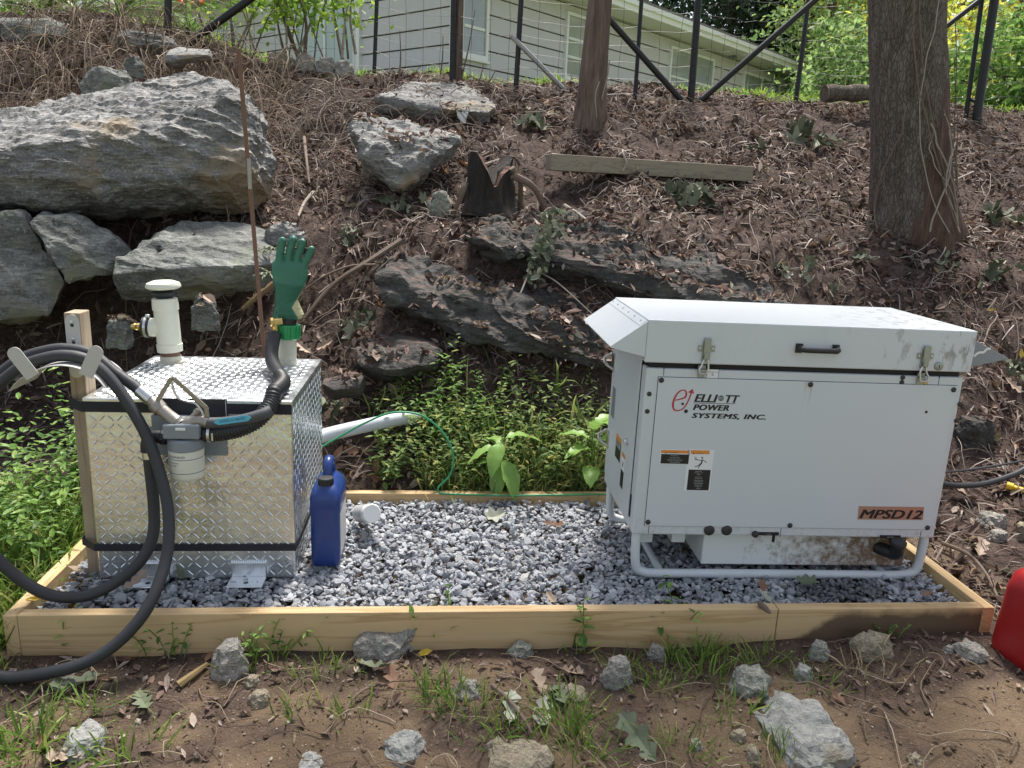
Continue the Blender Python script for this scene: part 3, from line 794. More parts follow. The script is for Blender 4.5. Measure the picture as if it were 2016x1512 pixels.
# ---- vent pipe with its tee
b0, b1 = P(337, 706, .80), P(321, 560, .80); b0[2] = z1
ax = (b1-b0)/np.linalg.norm(b1-b0); Lp = np.linalg.norm(b1-b0)
def vat(v): return Lp*(706-v)/(706-560)
mb = MB(); mb.lathe([(.046, 0), (.046, .004), (.038, .006), (.038, vat(694)), (.036, vat(693))], b0, ax); vent_col = wb(mb, 'vent_collar', PVC_DIRTY, tank, sm=True)
mb = MB(); mb.lathe([(.033, vat(697)), (.034, vat(690)), (.033, vat(684))], b0, ax); wb(mb, 'rusty_nipple', RUST, tank, sm=True)
mb = MB(); mb.lathe([(.036, vat(686)), (.044, vat(685)), (.0455, vat(672)), (.0455, vat(671)), (.0425, vat(670.5)), (.0425, vat(607)), (.0455, vat(606.5)), (.0455, vat(596)), (.044, vat(586)), (.040, vat(585))], b0, ax, 28)
vent = wb(mb, 'vent_pipe', PVC, tank, sm=True)
mb = MB(); mb.lathe([(.026, vat(586)), (.032, vat(583)), (.045, vat(577)), (.043, vat(574)), (.030, vat(571)), (.028, vat(566))], b0, ax); wb(mb, 'vent_neck', BLACK, vent, sm=True)
mb = MB(); mb.lathe([(.050, vat(568)), (.0605, vat(565)), (.061, vat(562)), (.056, vat(557)), (.035, vat(553)), (.005, vat(552))], b0, ax, 32); wb(mb, 'vent_cap', PVC, vent, sm=True)
tc = b0+ax*vat(641)
mb = MB(); mb.lathe([(.034, .02), (.034, .062), (.030, .064)], tc, (-1, 0, .02)); wb(mb, 'tee_branch', PVC, vent, sm=True)
mb = MB(); mb.lathe([(.034, .060), (.037, .062), (.037, .086), (.020, .094), (.012, .096)], tc, (-1, 0, .02)); wb(mb, 'rubber_cap', BLACK, vent, sm=True)
mb = MB(); mb.lathe([(.0375, .068), (.0385, .0685), (.0385, .0775), (.0375, .078)], tc, (-1, 0, .02)); disc(mb, tc+np.array([-.073, -.006, .042]), (1, 0, 0), .008, .014); wb(mb, 'hose_clamp', STEEL, vent, sm=True)
mb = MB(); mb.lathe([(.010, .094), (.014, .097), (.014, .104), (.0115, .105), (.0135, .107), (.0115, .109), (.0135, .111), (.0115, .113), (.0125, .116), (.008, .128)], tc, (-1, 0, .02), 12); wb(mb, 'brass_fitting', BRASS, vent, sm=True)

# ---- filler pipe, its collar, the suction hose
f0, f1 = P(565, 716, .80), P(567, 640, .80); f0[2] = z1
fa = (f1-f0)/np.linalg.norm(f1-f0); Lf = np.linalg.norm(f1-f0)
def fat(v): return Lf*(716-v)/(716-640)
mb = MB(); mb.lathe([(.036, 0), (.0365, fat(705)), (.0345, fat(704)), (.0335, fat(660))], f0, fa); fill = wb(mb, 'filler_pipe', PVC_DIRTY, tank, sm=True)
mb = MB(); mb.lathe([(.037, fat(666)), (.042, fat(664)), (.042, fat(640)), (.038, fat(638))], f0, fa)
for k in range(12):
    an = 2*math.pi*k/12; d_ = np.array([math.cos(an), math.sin(an), 0])
    mb.bar(f0+d_*.0435+fa*fat(664), f0+d_*.0435+fa*fat(640), .009, .007, up=d_)
wb(mb, 'green_collar', GREENPL, fill, bevel=.0015)
mb = MB(); mb.lathe([(.03, fat(640)), (.031, fat(625)), (.029, fat(612))], f0, fa); wb(mb, 'black_neck', BLACK, fill, sm=True)
mb = MB(); mb.tube([P(533, 636, .75), P(556, 632, .76)], .0135, 12); mb.tube([P(541, 636, .755), P(543, 657, .755)], .011, 10); mb.lathe([(.012, 0), (.016, .002), (.016, .012), (.012, .014)], P(532, 634, .745), (1, .2, 0), 6); wb(mb, 'brass_valve', BRASS, fill, sm=True)
hp = [P(402, 854, .2), P(425, 853, .2), P(470, 845, .2), P(508, 826, .22), P(535, 793, .27), P(552, 766, .36), P(556, 752, .43), P(548, 736, .52), P(537, 714, .62), P(535, 690, .70), P(541, 658, .755)]
hp = spline(hp, 26)
inside_t = (hp[:, 1] > TY) & (hp[:, 0] > TX) & (hp[:, 0] < TX+TW)
hp[:, 2] = np.where(inside_t, np.maximum(hp[:, 2], z1+.027), hp[:, 2])
for _ in range(12): hp[1:-1] = (hp[:-2]+2*hp[1:-1]+hp[2:])/4
s_ = np.concatenate([[0], np.cumsum(np.linalg.norm(np.diff(hp, axis=0), axis=1))])
sfine = np.linspace(0, s_[-1], int(s_[-1]/.0021)); hpf = np.stack([np.interp(sfine, s_, hp[:, k]) for k in range(3)], -1)
corr = smooth(.0, .02, sfine)*(1-smooth(.47, .50, sfine))
rr = np.interp(sfine, [0, .4, .5, s_[-1]], [.0245, .0255, .0245, .0235])+corr*.0016*np.sign(np.sin(sfine/.0085*2*math.pi))
mb = MB(); mb.tube(hpf, rr, 18); wb(mb, 'corrugated_hose', BLACK, tank, sm=True, auto=False)
mb = MB(); mb.lathe([(.026, 0), (.0275, .001), (.0275, .009), (.026, .010)], P(410, 853.5, .2), (1, 0, 0)); mb.box(P(416, 868, .172), P(420, 852, .178)); wb(mb, 'hose_clamp', STEEL, tank, sm=True)

# ---- fuel filter on the front of the tank
mb = MB(); c0, c1 = P(400, 896, .2785), P(446, 843, .2785); mb.box((c0[0]-.17, .2735, c0[2]), (c1[0], .2785, c1[2])); c0 = P(300, 850, .278); c1 = P(345, 818, .278); mb.box((c0[0], .2737, c0[2]), (c1[0], .2787, c1[2]))
wb(mb, 'bracket_plate', GREYPAINT, tank, bevel=.002)
FCx, FCy = (P(333, 920, .2)[0]+P(402, 920, .2)[0])/2, .205
flt = empty('fuel_filter', (0, 0, 0)); flt.parent = tank
flt.location = np.array([FCx, FCy, P(367, 950, .15)[2]])-np.array([TX, TY, TZ])
zA = [P(367, v, .155)[2] for v in (838, 867, 892, 950)]
mb = MB(); mb.box((FCx-.052, FCy-.045, zA[1]), (FCx+.054, FCy+.07, zA[0])); hd = wb(mb, 'filter_head', GREYPAINT, flt, bevel=.006, seg=3)
mb = MB(); mb.box((FCx-.012, FCy-.049, zA[0]-.016), (FCx+.016, FCy-.0445, zA[0]-.009)); wb(mb, 'head_label', WHITEPAINT, hd)
mb = MB(); mb.lathe([(.045, zA[1]-.004), (.052, zA[1]-.010), (.0525, zA[2]+.002), (.0505, zA[2])], (FCx, FCy, 0), (0, 0, 1), 32); wb(mb, 'filter_ring', GREYPAINT, flt, sm=True)
mb = MB(); mb.lathe([(.046, zA[3]+.0005), (.0495, zA[3]+.004), (.0515, zA[3]+.012), (.0515, zA[2]-.002), (.049, zA[2])][0:5], (FCx, FCy, 0), (0, 0, 1), 36); can = wb(mb, 'filter_canister', plain('filter_white', (.66, .68, .58), .4, 0, .06, 30), flt, sm=True)
def wrap(mb, key, z, wdt, a0=-.95):
    V, F = TEXTS[key]; k = wdt/(V[:, 0].max()-V[:, 0].min()); X = (V[:, 0]-V[:, 0].min())*k; Z = (V[:, 1]-V[:, 1].min())*k
    an = a0+X/.052
    mb.add([(FCx+.0521*math.sin(t), FCy-.0521*math.cos(t), z+h) for t, h in zip(an, Z)], F)
INKBLUE = plain('blue_ink', (.03, .06, .16), .5, 0, .05)
mb = MB(); wrap(mb, 'gold', zA[2]-.018, .060); wrap(mb, 'filt1', zA[2]-.036, .042); wrap(mb, 'filt2', zA[2]-.045, .034); wb(mb, 'lettering', INKBLUE, can)
mb = MB()
for z_ in (zA[2]-.024, zA[3]+.026):
    mb.lathe([(.0515, z_-.0008), (.0519, z_-.0008), (.0519, z_+.0008), (.0515, z_+.0008)], (FCx, FCy, 0), (0, 0, 1), 32)
wb(mb, 'label_line', INKBLUE, can)
mb = MB(); mb.tube(spline([P(330, 862, .205), P(312, 860, .205), P(298, 862, .205), P(291, 872, .203), P(291, 889, .202)], 5), .0205, 16); mb.lathe([(.023, 0), (.0245, .003), (.0245, .011), (.023, .014)], P(317, 861, .205), (1, 0, 0), 8); wb(mb, 'pipe_elbow', BLACK, flt, sm=True)
mb = MB(); mb.tube([P(398, 854, .205), P(412, 854, .203)], .021, 8); wb(mb, 'outlet_fitting', BLACK, flt, sm=True)

# ---- wooden post and hose hanger
POSTW = woodmat('weathered_post', (.55, .47, .32), (.30, .21, .12), 'z', weather=.7, wcol=(.22, .165, .125))
px0, px1, pyf, pyb = -1.427, -1.380, .329, .400
pzt = P(140, 616, .33)[2]
post = empty('wooden_post', (px0, pyf, -.1), 'weathered square wooden post beside the tank', 'post')
mb = MB(); mb.box((px0, pyf, -.14), (px1, pyb, pzt)); wb(mb, 'post_timber', POSTW, post, bevel=.003)
hang = empty('hose_hanger', ((px0+px1)/2, pyf, P(140, 700, .33)[2]), 'light grey metal hose hanger screwed to the wooden post', 'hose hanger')
pc = P(141, 632, .327); pb_ = P(150, 728, .327); hw = .0205
mb = MB(); xc = (px0+px1)/2
poly = [(hw*math.cos(t), hw*math.sin(t)+pc[2]) for t in np.linspace(0, math.pi, 10)]+[(hw*math.cos(t), hw*math.sin(t)+pb_[2]-.005) for t in np.linspace(math.pi, 2*math.pi, 10)]
mb.prism([(a, b) for a, b in poly], (xc, pyf-.0005, 0), (1, 0, 0), (0, 0, 1), (0, -.003, 0)); plate = wb(mb, 'back_plate', TOPGREY, hang)
for v in (634, 668):
    cc = P(143, v, .326)
    mb = MB(); disc(mb, (xc, pyf-.0034, cc[2]), (0, -1, 0), .0055, .003, 14); wb(mb, 'screw', STEEL, hang, sm=True)
    mb = MB(); disc(mb, (xc, pyf-.0034, cc[2]-.010), (0, -1, 0), .0055, .0004, 14); wb(mb, 'keyhole', BLACK, plate)
arc = spline([P(29, 764, .2), P(50, 741, .2), P(85, 722, .2), P(127, 714, .2), P(168, 721, .2), P(197, 737, .2), P(217, 758, .2)], 6)
mb = MB(); n_ = len(arc)
V = [];
for (dy0, dz0) in ((.165, 0), (.165, -.0025), (.327, -.0025), (.327, 0)):
    V += [(p[0], dy0, p[2]+dz0) for p in arc]
F = [(k*n_+i, k*n_+i+1, ((k+1) % 4)*n_+i+1, ((k+1) % 4)*n_+i) for k in range(4) for i in range(n_-1)]+[(0, n_, 2*n_, 3*n_), (n_-1, 4*n_-1, 3*n_-1, 2*n_-1)]
mb.add(V, F); wb(mb, 'saddle', TOPGREY, hang, sm=True)
for lo_, hi_ in (((60, 735), (30, 697)), ((172, 733), (189, 694))):
    A, B = P(*lo_, .163), P(*hi_, .163); d_ = B-A; L_ = np.linalg.norm(d_); ey = d_/L_; ex = np.array([ey[2], 0, -ey[0]]); w_ = .0205
    poly = [(-w_, -.012), (w_, -.012)]+[(w_*math.cos(t), L_+w_*math.sin(t)) for t in np.linspace(0, math.pi, 12)]
    mb = MB(); mb.prism(poly, A, ex, ey, (0, -.0025, 0)); wb(mb, 'flange_tab', TOPGREY, hang)

# ---- the long fuel hose and the nozzle
hosep = [P(292, 884, .202), P(294, 910, .2), P(303, 1000, .19), P(300, 1058, .17), P(272, 1110, .14), P(212, 1156, .11), P(150, 1176, .09), P(78, 1164, .07), P(0, 1106, .06), P(-75, 1010, .06), P(-105, 890, .10), P(-65, 805, .17),
         P(-5, 758, .2), P(42, 722, .205), P(85, 706, .205), P(128, 700, .205), P(172, 709, .205), P(213, 741, .20), P(254, 797, .185), P(290, 862, .17), P(316, 935, .145), P(331, 1005, .11), P(330, 1085, .05), P(306, 1165, -.03), P(268, 1228, -.08), P(205, 1285, -.115), P(125, 1318, -.13), P(0, 1336, -.13),
         P(-120, 1330, -.12), P(-230, 1200, -.05), P(-210, 980, .05), P(-110, 820, .16), P(-12, 745, .25), P(40, 708, .265), P(85, 692, .27), P(128, 687, .27), P(180, 697, .262), P(228, 734, .24), P(262, 758, .225), P(281, 774, .214)]
hs = spline(hosep, 8)
hs[:, 2] = np.maximum(hs[:, 2], np.where((hs[:, 1] < 0) | (np.abs(hs[:, 0]) > FX), H(hs[:, 0], hs[:, 1])+.019, -.006))
mb = MB(); mb.tube(hs, .0172, 14)
hose = mb.build('fuel_hose', HOSE, None, sm=True, auto=False); tag(hose, 'thick black fuel hose coiled over the hanger and down past the tank', 'hose')
mb = MB(); mb.tube([P(291.5, 881, .2025), P(293.5, 902, .2005)], .0197, 16); wb(mb, 'hose_ferrule', STEEL, hose, sm=True)
mb = MB(); mb.tube([P(274, 768, .2185), P(297, 787, .207)], .0200, 16); wb(mb, 'hose_ferrule', STEEL, hose, sm=True)
nz = empty('fuel_nozzle', P(350, 832, .2), 'bronze grey fuel nozzle with trigger guard resting on the filter', 'fuel nozzle')
def NP(u, v, Y=.192): return P(u, v, Y)
mb = MB(); mb.tube([NP(294, 785, .206), NP(303, 793, .204), NP(305, 795, .204), NP(316, 806, .2)], [.017, .019, .0235, .0235], 16); wb(mb, 'swivel', CASTMETAL, nz, sm=True)
mb = MB(); mb.tube([NP(313, 802, .2), NP(330, 817), NP(343, 827), NP(345, 829), NP(348, 831), NP(351, 834)], [.0195, .0195, .0200, .0225, .0200, .0225], 16); wb(mb, 'grip', CASTMETAL, nz, sm=True)
mb = MB(); mb.tube(spline([NP(345, 838), NP(356, 841), NP(368, 838), NP(378, 831), NP(392, 828), NP(408, 832)], 5), [.013]+[.021]*8+[.0225]*6+[.020]*8+[.018]*3, 16); mb.tube([NP(374, 826), NP(390, 809)], .0085, 10); mb.tube([NP(386, 813), NP(391, 808)], .011, 10); wb(mb, 'valve_body', CASTMETAL, nz, sm=True)
mb = MB()
gp = [NP(310, 789), NP(338, 744), NP(342, 745), NP(406, 803), NP(409, 826)]
for a, b in zip(gp[:-1], gp[1:]): mb.bar(a, b, .013, .005, up=(0, 1, 0))
wb(mb, 'trigger_guard', CASTMETAL, nz, bevel=.001)
mb = MB(); mb.tube(spline([NP(338, 752), NP(342, 768), NP(352, 784), NP(368, 790), NP(386, 795), NP(398, 812), NP(402, 826)], 6), .0042, 8); wb(mb, 'trigger', STEEL, nz, sm=True)
sp_ = spline([NP(406, 833), NP(440, 832), NP(480, 826), NP(515, 816, .2), NP(532, 808, .215)], 6)
mb = MB(); mb.tube(sp_, .0175, 16); slv = wb(mb, 'spout_sleeve', plain('dark_grey_rubber', (.07, .075, .08), .55, 0, .2, 60), nz, sm=True)
A, B = NP(424, 831), NP(498, 821); ex = (B-A)/np.linalg.norm(B-A); ey = np.array([-ex[2], 0, ex[0]]); ey /= np.linalg.norm(ey); L_ = np.linalg.norm(B-A)
mb = MB(); mb.prism([(0, 0), (.012, .0095), (L_-.012, .0095), (L_, 0), (L_-.012, -.0095), (.012, -.0095)], A+np.array([0, -.0182, .004]), ex, ey, (0, -.0008, 0)); stk = wb(mb, 'sticker', plain('sticker_blue', (.10, .46, .62), .4, 0, .1), slv)
mb = MB(); letters(mb, 'safe', A+np.array([0, -.0197, .0005])+ex*.018, ex, ey, width=L_-.034); wb(mb, 'lettering', INKBLUE, stk)

# ---- green rubber glove pulled over the filler neck
q = Nodes('glove_rubber'); c = q.coord(); sx = q.n('SeparateXYZ'); q.l(c, sx.inputs[0])
two = q.ramp(q.math('ADD', sx.outputs[2], q.math('MULTIPLY', sx.outputs[0], .1)), [(.131, 0), (.133, 1)])
col = q.mix(two, (.008, .105, .060), (.035, .165, .105))
lining = q.ramp(q.math('ADD', q.math('MULTIPLY', sx.outputs[0], 1.0), q.math('MULTIPLY', q.math('ABSOLUTE', q.math('SUBTRACT', sx.outputs[2], .045)), -.55)), [(.020, 0), (.024, 1)])
col = q.mix(lining, col, (.58, .52, .30))
col = q.mix(q.math('MULTIPLY', q.noise(c, 25, 4), .4), col, (.01, .07, .045))
q.set(col, q.mix(two, .28, .42), 0, .5); q.bump(q.noise(q.coord('Object', (1, 1, 2.2)), 22, 4), .7, .012)
GLOVE = q.m
gl0 = P(566, 627, .80)
glove = empty('rubber_glove', gl0, 'green rubber glove standing fingers up on the filler pipe', 'glove')
def GP(u, v, dy=0.0): return P(u, v, .80+dy)-gl0
mb = MB()
rings = []
for v, ul, ur, th, dy in ((627, 541, 590, .030, 0), (618, 540, 596, .034, 0), (605, 543, 590, .032, 0), (590, 544, 584, .029, 0), (575, 544, 590, .028, 0), (560, 542, 598, .027, 0), (545, 540, 602, .026, 0), (528, 538.5, 603, .024, .0), (518, 539, 601, .020, 0), (513, 543, 599, .014, 0)):
    a, b = GP(ul, v, dy), GP(ur, v, dy); cc = (a+b)/2; rx = (b[0]-a[0])/2*1.12
    rings.append([cc+np.array([rx*math.cos(t), th*math.sin(t), 0]) for t in np.linspace(0, 2*math.pi, 24, endpoint=False)])
mb.loft(rings)
for pts, r_ in (([(553, 528), (551, 506), (553, 488), (556, 474)], .0146), ([(566, 526), (569, 504), (573, 484), (577.5, 471)], .0146), ([(582, 528), (586, 506), (591, 490), (595, 477)], .0144), ([(594, 535), (600, 517), (607, 503), (613, 491)], .0135)):
    pp = [GP(u, v, -.004*i) for i, (u, v) in enumerate(pts)]
    sp2 = spline(pp, 6); d_ = sp2[-1]-sp2[-2]; d_ /= np.linalg.norm(d_)
    tip = [sp2[-1]+d_*r_*k for k in (.4, .7, .88, .97)]
    rad = [r_*1.06]*6+[r_]*6+[r_*.97]*(len(sp2)-12)+[r_*.88, r_*.68, r_*.42, r_*.14]
    mb.tube(np.concatenate([sp2, tip]), rad, 14)
th = spline([GP(548, 548, .005), GP(545, 530, .03), GP(548, 515, .055), GP(552, 505, .07)], 6)      # thumb, folded back behind the palm
mb.tube(np.concatenate([th, [th[-1]+(0, .004, .005), th[-1]+(0, .007, .008)]]), [.016]*6+[.0145]*(len(th)-6)+[.010, .003], 14)
gb = mb.build('glove_skin', GLOVE, glove, sm=True, auto=False)
md = gb.modifiers.new('remesh', 'REMESH'); md.mode = 'VOXEL'; md.voxel_size = .0018; md.use_smooth_shade = True
md = gb.modifiers.new('smooth', 'SMOOTH'); md.factor = .5; md.iterations = 3

# ---- blue jug and the bottle behind it
JUG = plain('jug_blue', (.016, .045, .20), .30, 0, .12, 20)
jx, jy, jz = -.6575, .44, -.022
jug = empty('oil_jug', (jx, jy, jz), 'dark blue plastic oil jug with black cap beside the tank', 'jug'); jug.scale = (1, 1, .94)
def rrect(cx, cy, z, w, d, r, n=6):
    out = []
    for (sx_, sy_, a0) in ((1, 1, 0), (-1, 1, 90), (-1, -1, 180), (1, -1, 270)):
        for k in range(n):
            t = RAD(a0+90*k/(n-1)); out.append((cx+sx_*(w/2-r)+r*math.cos(t), cy+sy_*(d/2-r)+r*math.sin(t), z))
    return out
mb = MB()
mb.loft([rrect(0, 0, z, w, d, r) for z, w, d, r in ((0, .084, .19, .014), (.006, .094, .20, .016), (.03, .097, .203, .018), (.20, .097, .203, .018), (.212, .102, .208, .022), (.255, .103, .208, .030), (.283, .092, .195, .034), (.300, .066, .165, .030), (.306, .04, .13, .018))])
jb = mb.build('jug_body', JUG, jug, sm=True, auto=False)
mb = MB(); mb.lathe([(.040, .258), (.041, .272), (.034, .290), (.026, .300), (.0235, .312)], (0, -.058, 0)); mb.build('jug_neck', JUG, jug, sm=True)
mb = MB(); mb.lathe([(.0240, .300), (.0255, .302), (.0255, .324), (.024, .327), (.004, .328)], (0, -.058, 0), n=28)
for k in range(28):
    t = 2*math.pi*k/28; mb.box((.0252*math.cos(t)-.0012, -.058+.0252*math.sin(t)-.0012, .303), (.0252*math.cos(t)+.0012, -.058+.0252*math.sin(t)+.0012, .323))
mb.build('jug_cap', BLACK, jug)
mb = MB(); mb.tube(spline([(0, -.018, .285), (0, -.012, .335), (0, .008, .362), (0, .04, .360), (0, .075, .33), (0, .088, .27)], 6), .0165, 14); mb.build('jug_handle', JUG, jug, sm=True)
LBL = plain('jug_label', (.62, .62, .60), .4, 0, .1, 15)
for s in (-1, 1):
    mb = MB(); mb.box((s*.0488-.0006, -.075, .03), (s*.0488+.0006, .08, .195)); mb.build('side_label', LBL, jug)
btl = empty('plastic_bottle', (-.577, .62, -.02), 'small grey bottle with white cap lying behind the jug', 'bottle')
mb = MB(); mb.lathe([(.028, 0), (.034, .006), (.034, .12), (.026, .145), (.018, .15)], (0, .10, .030), (.30, -.8, .35)); mb.build('bottle_body', plain('bottle_grey', (.42, .43, .43), .4, 0, .1), btl, sm=True)
mb = MB(); mb.lathe([(.030, .140), (.035, .143), (.035, .172), (.032, .175)], (0, .10, .030), (.30, -.8, .35)); mb.build('bottle_cap', WHITEPAINT, btl, sm=True)

# ================================================================== GENERATOR
def euler(rx, ry, rz):
    return np.array(Matrix.Rotation(rz, 3, 'Z') @ Matrix.Rotation(ry, 3, 'Y') @ Matrix.Rotation(rx, 3, 'X'))
GK = .945                      # the same shape, standing nearer on the stones
GO = CAM+(np.array([.414, .4026, .0698])-CAM)*GK; GR = (.0008, .0068, -.0132); GM = euler(*GR)
GLn, GW, GT, GS = 1.1364*GK, .5348*GK, .7797*GK, .6332*GK
gen = empty('generator', GO, 'white boxed diesel generator with lift-up hood on tubular skids', 'generator', rot=GR)
def GL(u, v, yl=0.0):
    n_ = GM[:, 1]; d = ray(u, v); t = ((GO+n_*yl-CAM)@n_)/(d@n_); return GM.T @ (CAM+d*t-GO)
def GX(u, v, xl=0.0):
    n_ = GM[:, 0]; d = ray(u, v); t = ((GO+n_*xl-CAM)@n_)/(d@n_); return GM.T @ (CAM+d*t-GO)
def zm(a, b): return (1130+a*.43948, 560+b*.43948)          # a point of my enlarged view of the generator
def Z(a, b, yl=0.0): return GL(*zm(a, b), yl)
# paint with chips, rust streaks and grime
q = Nodes('generator_paint'); c = q.coord(); sx = q.n('SeparateXYZ'); q.l(c, sx.inputs[0])
n1 = q.noise(c, 3, 4); n2 = q.noise(c, 45, 5, .7)
col = q.mix(q.math('MULTIPLY', n1, .35), (.60, .635, .655), (.53, .565, .585))
chip_area = q.math('MULTIPLY', q.ramp(sx.outputs[0], [(.62, .06), (1.0, 1)]), q.ramp(sx.outputs[2], [(.58, .1), (.66, 1)]))
stain = q.math('MULTIPLY', q.ramp(q.noise(q.coord('Object', (1, 1, .45)), 26, 6, .7), [(.54, 0), (.62, 1)]), chip_area)
col = q.mix(q.math('MULTIPLY', stain, .65), col, (.15, .145, .125))
grime = q.math('MULTIPLY', q.ramp(n2, [(.5, 0), (.7, .5)]), q.ramp(sx.outputs[2], [(.0, 1), (.09, 0)]))
col = q.mix(grime, col, (.30, .24, .18))
q.set(col, .38, 0, .5); q.bump(n2, .04, .002)
PAINT = q.m
q = Nodes('panel_paint'); c = q.coord(); sx = q.n('SeparateXYZ'); q.l(c, sx.inputs[0])
col = q.mix(q.math('MULTIPLY', q.noise(c, 3, 4), .3), (.595, .635, .66), (.545, .585, .605))
cx_ = Z(1045, 470)
dx_ = q.math('ABSOLUTE', q.math('SUBTRACT', sx.outputs[0], float(cx_[0])))
streak = q.math('MULTIPLY', q.ramp(dx_, [(.006, 1), (.019, 0)]), q.ramp(sx.outputs[2], [(.40, 0), (.545, 1)]))
streak = q.math('MULTIPLY', streak, q.ramp(q.noise(q.coord('Object', (1, 1, .08)), 110, 4), [(.45, 0), (.62, 1)]))
col = q.mix(q.math('MULTIPLY', streak, .75), col, (.32, .20, .12))
q.set(col, .36, 0, .5); PANEL = q.m
q = Nodes('rusty_pan_paint'); c = q.coord(); sx = q.n('SeparateXYZ'); q.l(c, sx.inputs[0])
w = q.math('ADD', q.math('MULTIPLY', q.ramp(sx.outputs[0], [(.35, 0), (.95, 1)]), .55), q.math('MULTIPLY', q.ramp(sx.outputs[2], [(.0, 1), (.05, 0)]), .25))
rs = q.ramp(q.math('ADD', q.math('MULTIPLY', q.noise(c, 28, 6, .75), .75), q.math('MULTIPLY', w, .55)), [(.58, 0), (.78, 1)])
col = q.mix(rs, (.70, .73, .72), q.mix(q.noise(c, 60, 4), (.07, .04, .025), (.32, .22, .14)))
q.set(col, q.mix(rs, .42, .85), 0, .4); PAN = q.m
DARK = plain('dark_gasket', (.012, .012, .013), .7, 0, .2)
BOLT = plain('dark_bolt', (.05, .045, .045), .55, .3, .25, 80)
ZINC = plain('zinc_latch', (.36, .38, .36), .42, .8, .2, 70, .1)
INK = plain('black_ink', (.012, .012, .016), .45, 0, .05)
RED = plain('red_ink', (.46, .03, .045), .45, 0, .05)
ORANGE = plain('orange_label', (.72, .26, .04), .45, 0, .05)
YELLOW = plain('yellow_label', (.80, .52, .03), .45, 0, .05)
LABELW = plain('label_white', (.76, .77, .77), .4, 0, .04)
COPPER = plain('copper_plate', (.46, .27, .20), .4, .35, .12, 50)
GREYCOWL = plain('grey_cowl', (.25, .27, .295), .45, 0, .1, 25)

# lower cabinet: front post strips, back, floor, so that the removable panel sits in it
zc = GS-.020
mb = MB(); mb.box((0, 0, 0), (GLn, GW, zc)); body = mb.build('cabinet', PAINT, gen, bevel=.006)
mb = MB(); mb.box((.012, .012, zc-.002), (GLn-.012, GW-.012, GS+.004)); mb.build('hood_gasket', DARK, gen)
h = .0114
mb = MB(); mb.box((-h, -h, GS), (GLn+h, GW+h, GT)); hood = mb.build('hood', PAINT, gen, bevel=.004)
# the front panel
pc_ = [Z(375, 412), Z(1705, 455), Z(320, 1078), Z(1605, 1098)]
pxa, pxb = (pc_[0][0]+pc_[2][0])/2, (pc_[1][0]+pc_[3][0])/2; pza, pzb = (pc_[2][2]+pc_[3][2])/2, (pc_[0][2]+pc_[1][2])/2
mb = MB(); mb.box((pxa-.0015, -.0008, pza-.0015), (pxb+.0015, -.0002, pzb+.0015)); mb.build('panel_shadow_gap', DARK, gen)
mb = MB(); mb.box((pxa, -.0040, pza), (pxb, -.0009, pzb)); panel = mb.build('front_panel', PANEL, gen, bevel=.001)
PY = -.0040
# seams of the cabinet posts
for (a0, b0), (a1, b1) in (((405, 362), (403, 408)), ((336, 1082), (334, 1116)), ((1555, 1105), (1553, 1137)), ((1640, 400), (1637, 448)), ((928, 1092), (927, 1132))):
    p, r_ = Z(a0, b0), Z(a1, b1); mb = MB(); mb.box((p[0]-.0009, -.0006, r_[2]), (p[0]+.0009, .001, p[2])); mb.build('cabinet_seam', DARK, body)
def bolt(a, b, y, r_=.0068, parent=gen, hgt=.005, name='bolt'):
    p = Z(a, b); m_ = MB(); m_.lathe([(r_, 0), (r_, hgt*.5), (r_*.8, hgt*.85), (r_*.3, hgt)], (p[0], y, p[2]), (0, -1, 0), 14); return m_.build(name, BOLT, parent, sm=True)
for a, b in ((390, 427), (1057, 447), (1697, 470), (330, 1062), (965, 1077), (1580, 1087)): bolt(a, b, PY, .0088, panel)
bolt(1575, 570, PY, .005, panel, .001, 'screw_hole')
for a, b in ((337, 490), (328, 568), (1727, 536), (1712, 610), (1472, 417), (1468, 438)): bolt(a, b, 0, .0078)
for a, b in ((605, 1100), (683, 1100)): bolt(a, b, -.001, .0185, gen, .007, 'rubber_plug')
bolt(810, 1117, -.001, .012, gen, .012, 'drain_plug')

# latches that hold the hood down
def latch(a, bt, bb):
    t, k = Z(a+5, bt), Z(a-20, bb); xm, zt = t[0], t[2]; zb_ = k[2]; xb = k[0]
    root = MB(); root.box((xm-.0135, -h-.004, zt-.075), (xm+.0135, -h, zt-.012)); root.box((xm-.028, -h-.003, zt-.045), (xm+.028, -h-.0005, zt-.025))
    L = root.build('latch', ZINC, gen, bevel=.0015)
    m_ = MB(); m_.box((xm-.011, -h-.013, zt-.055), (xm+.011, -h-.0045, zt)); m_.box((xm-.008, -h-.016, zt-.070), (xm+.008, -h-.0045, zt-.045)); m_.build('lever', ZINC, L, bevel=.002)
    m_ = MB(); pth = spline([(xm-.006, -h-.008, zt-.070), (xm-.012, -h-.009, zt-.090), (xb-.014, -h-.010, zb_+.030), (xb-.011, -h-.010, zb_+.017), (xb+.011, -h-.010, zb_+.017), (xb+.014, -h-.010, zb_+.030), (xm+.010, -h-.009, zt-.090), (xm+.006, -h-.008, zt-.070)], 4); m_.tube(pth, .0032, 8); m_.build('bail', STEEL, L, sm=True)
    m_ = MB(); m_.box((xb-.0125, -.004, zb_), (xb+.0125, -.0005, zb_+.040)); m_.box((xb-.010, -.016, zb_+.018), (xb+.010, -.0042, zb_+.028)); m_.build('keeper', ZINC, L, bevel=.0015)
    for s in (-1, 1):
        m_ = MB(); disc(m_, (xm+s*.021, -h-.0032, zt-.035), (0, -1, 0), .0035, .002, 10); m_.build('rivet', STEEL, L, sm=True)
latch(588, 235, 415); latch(1566, 270, 448)
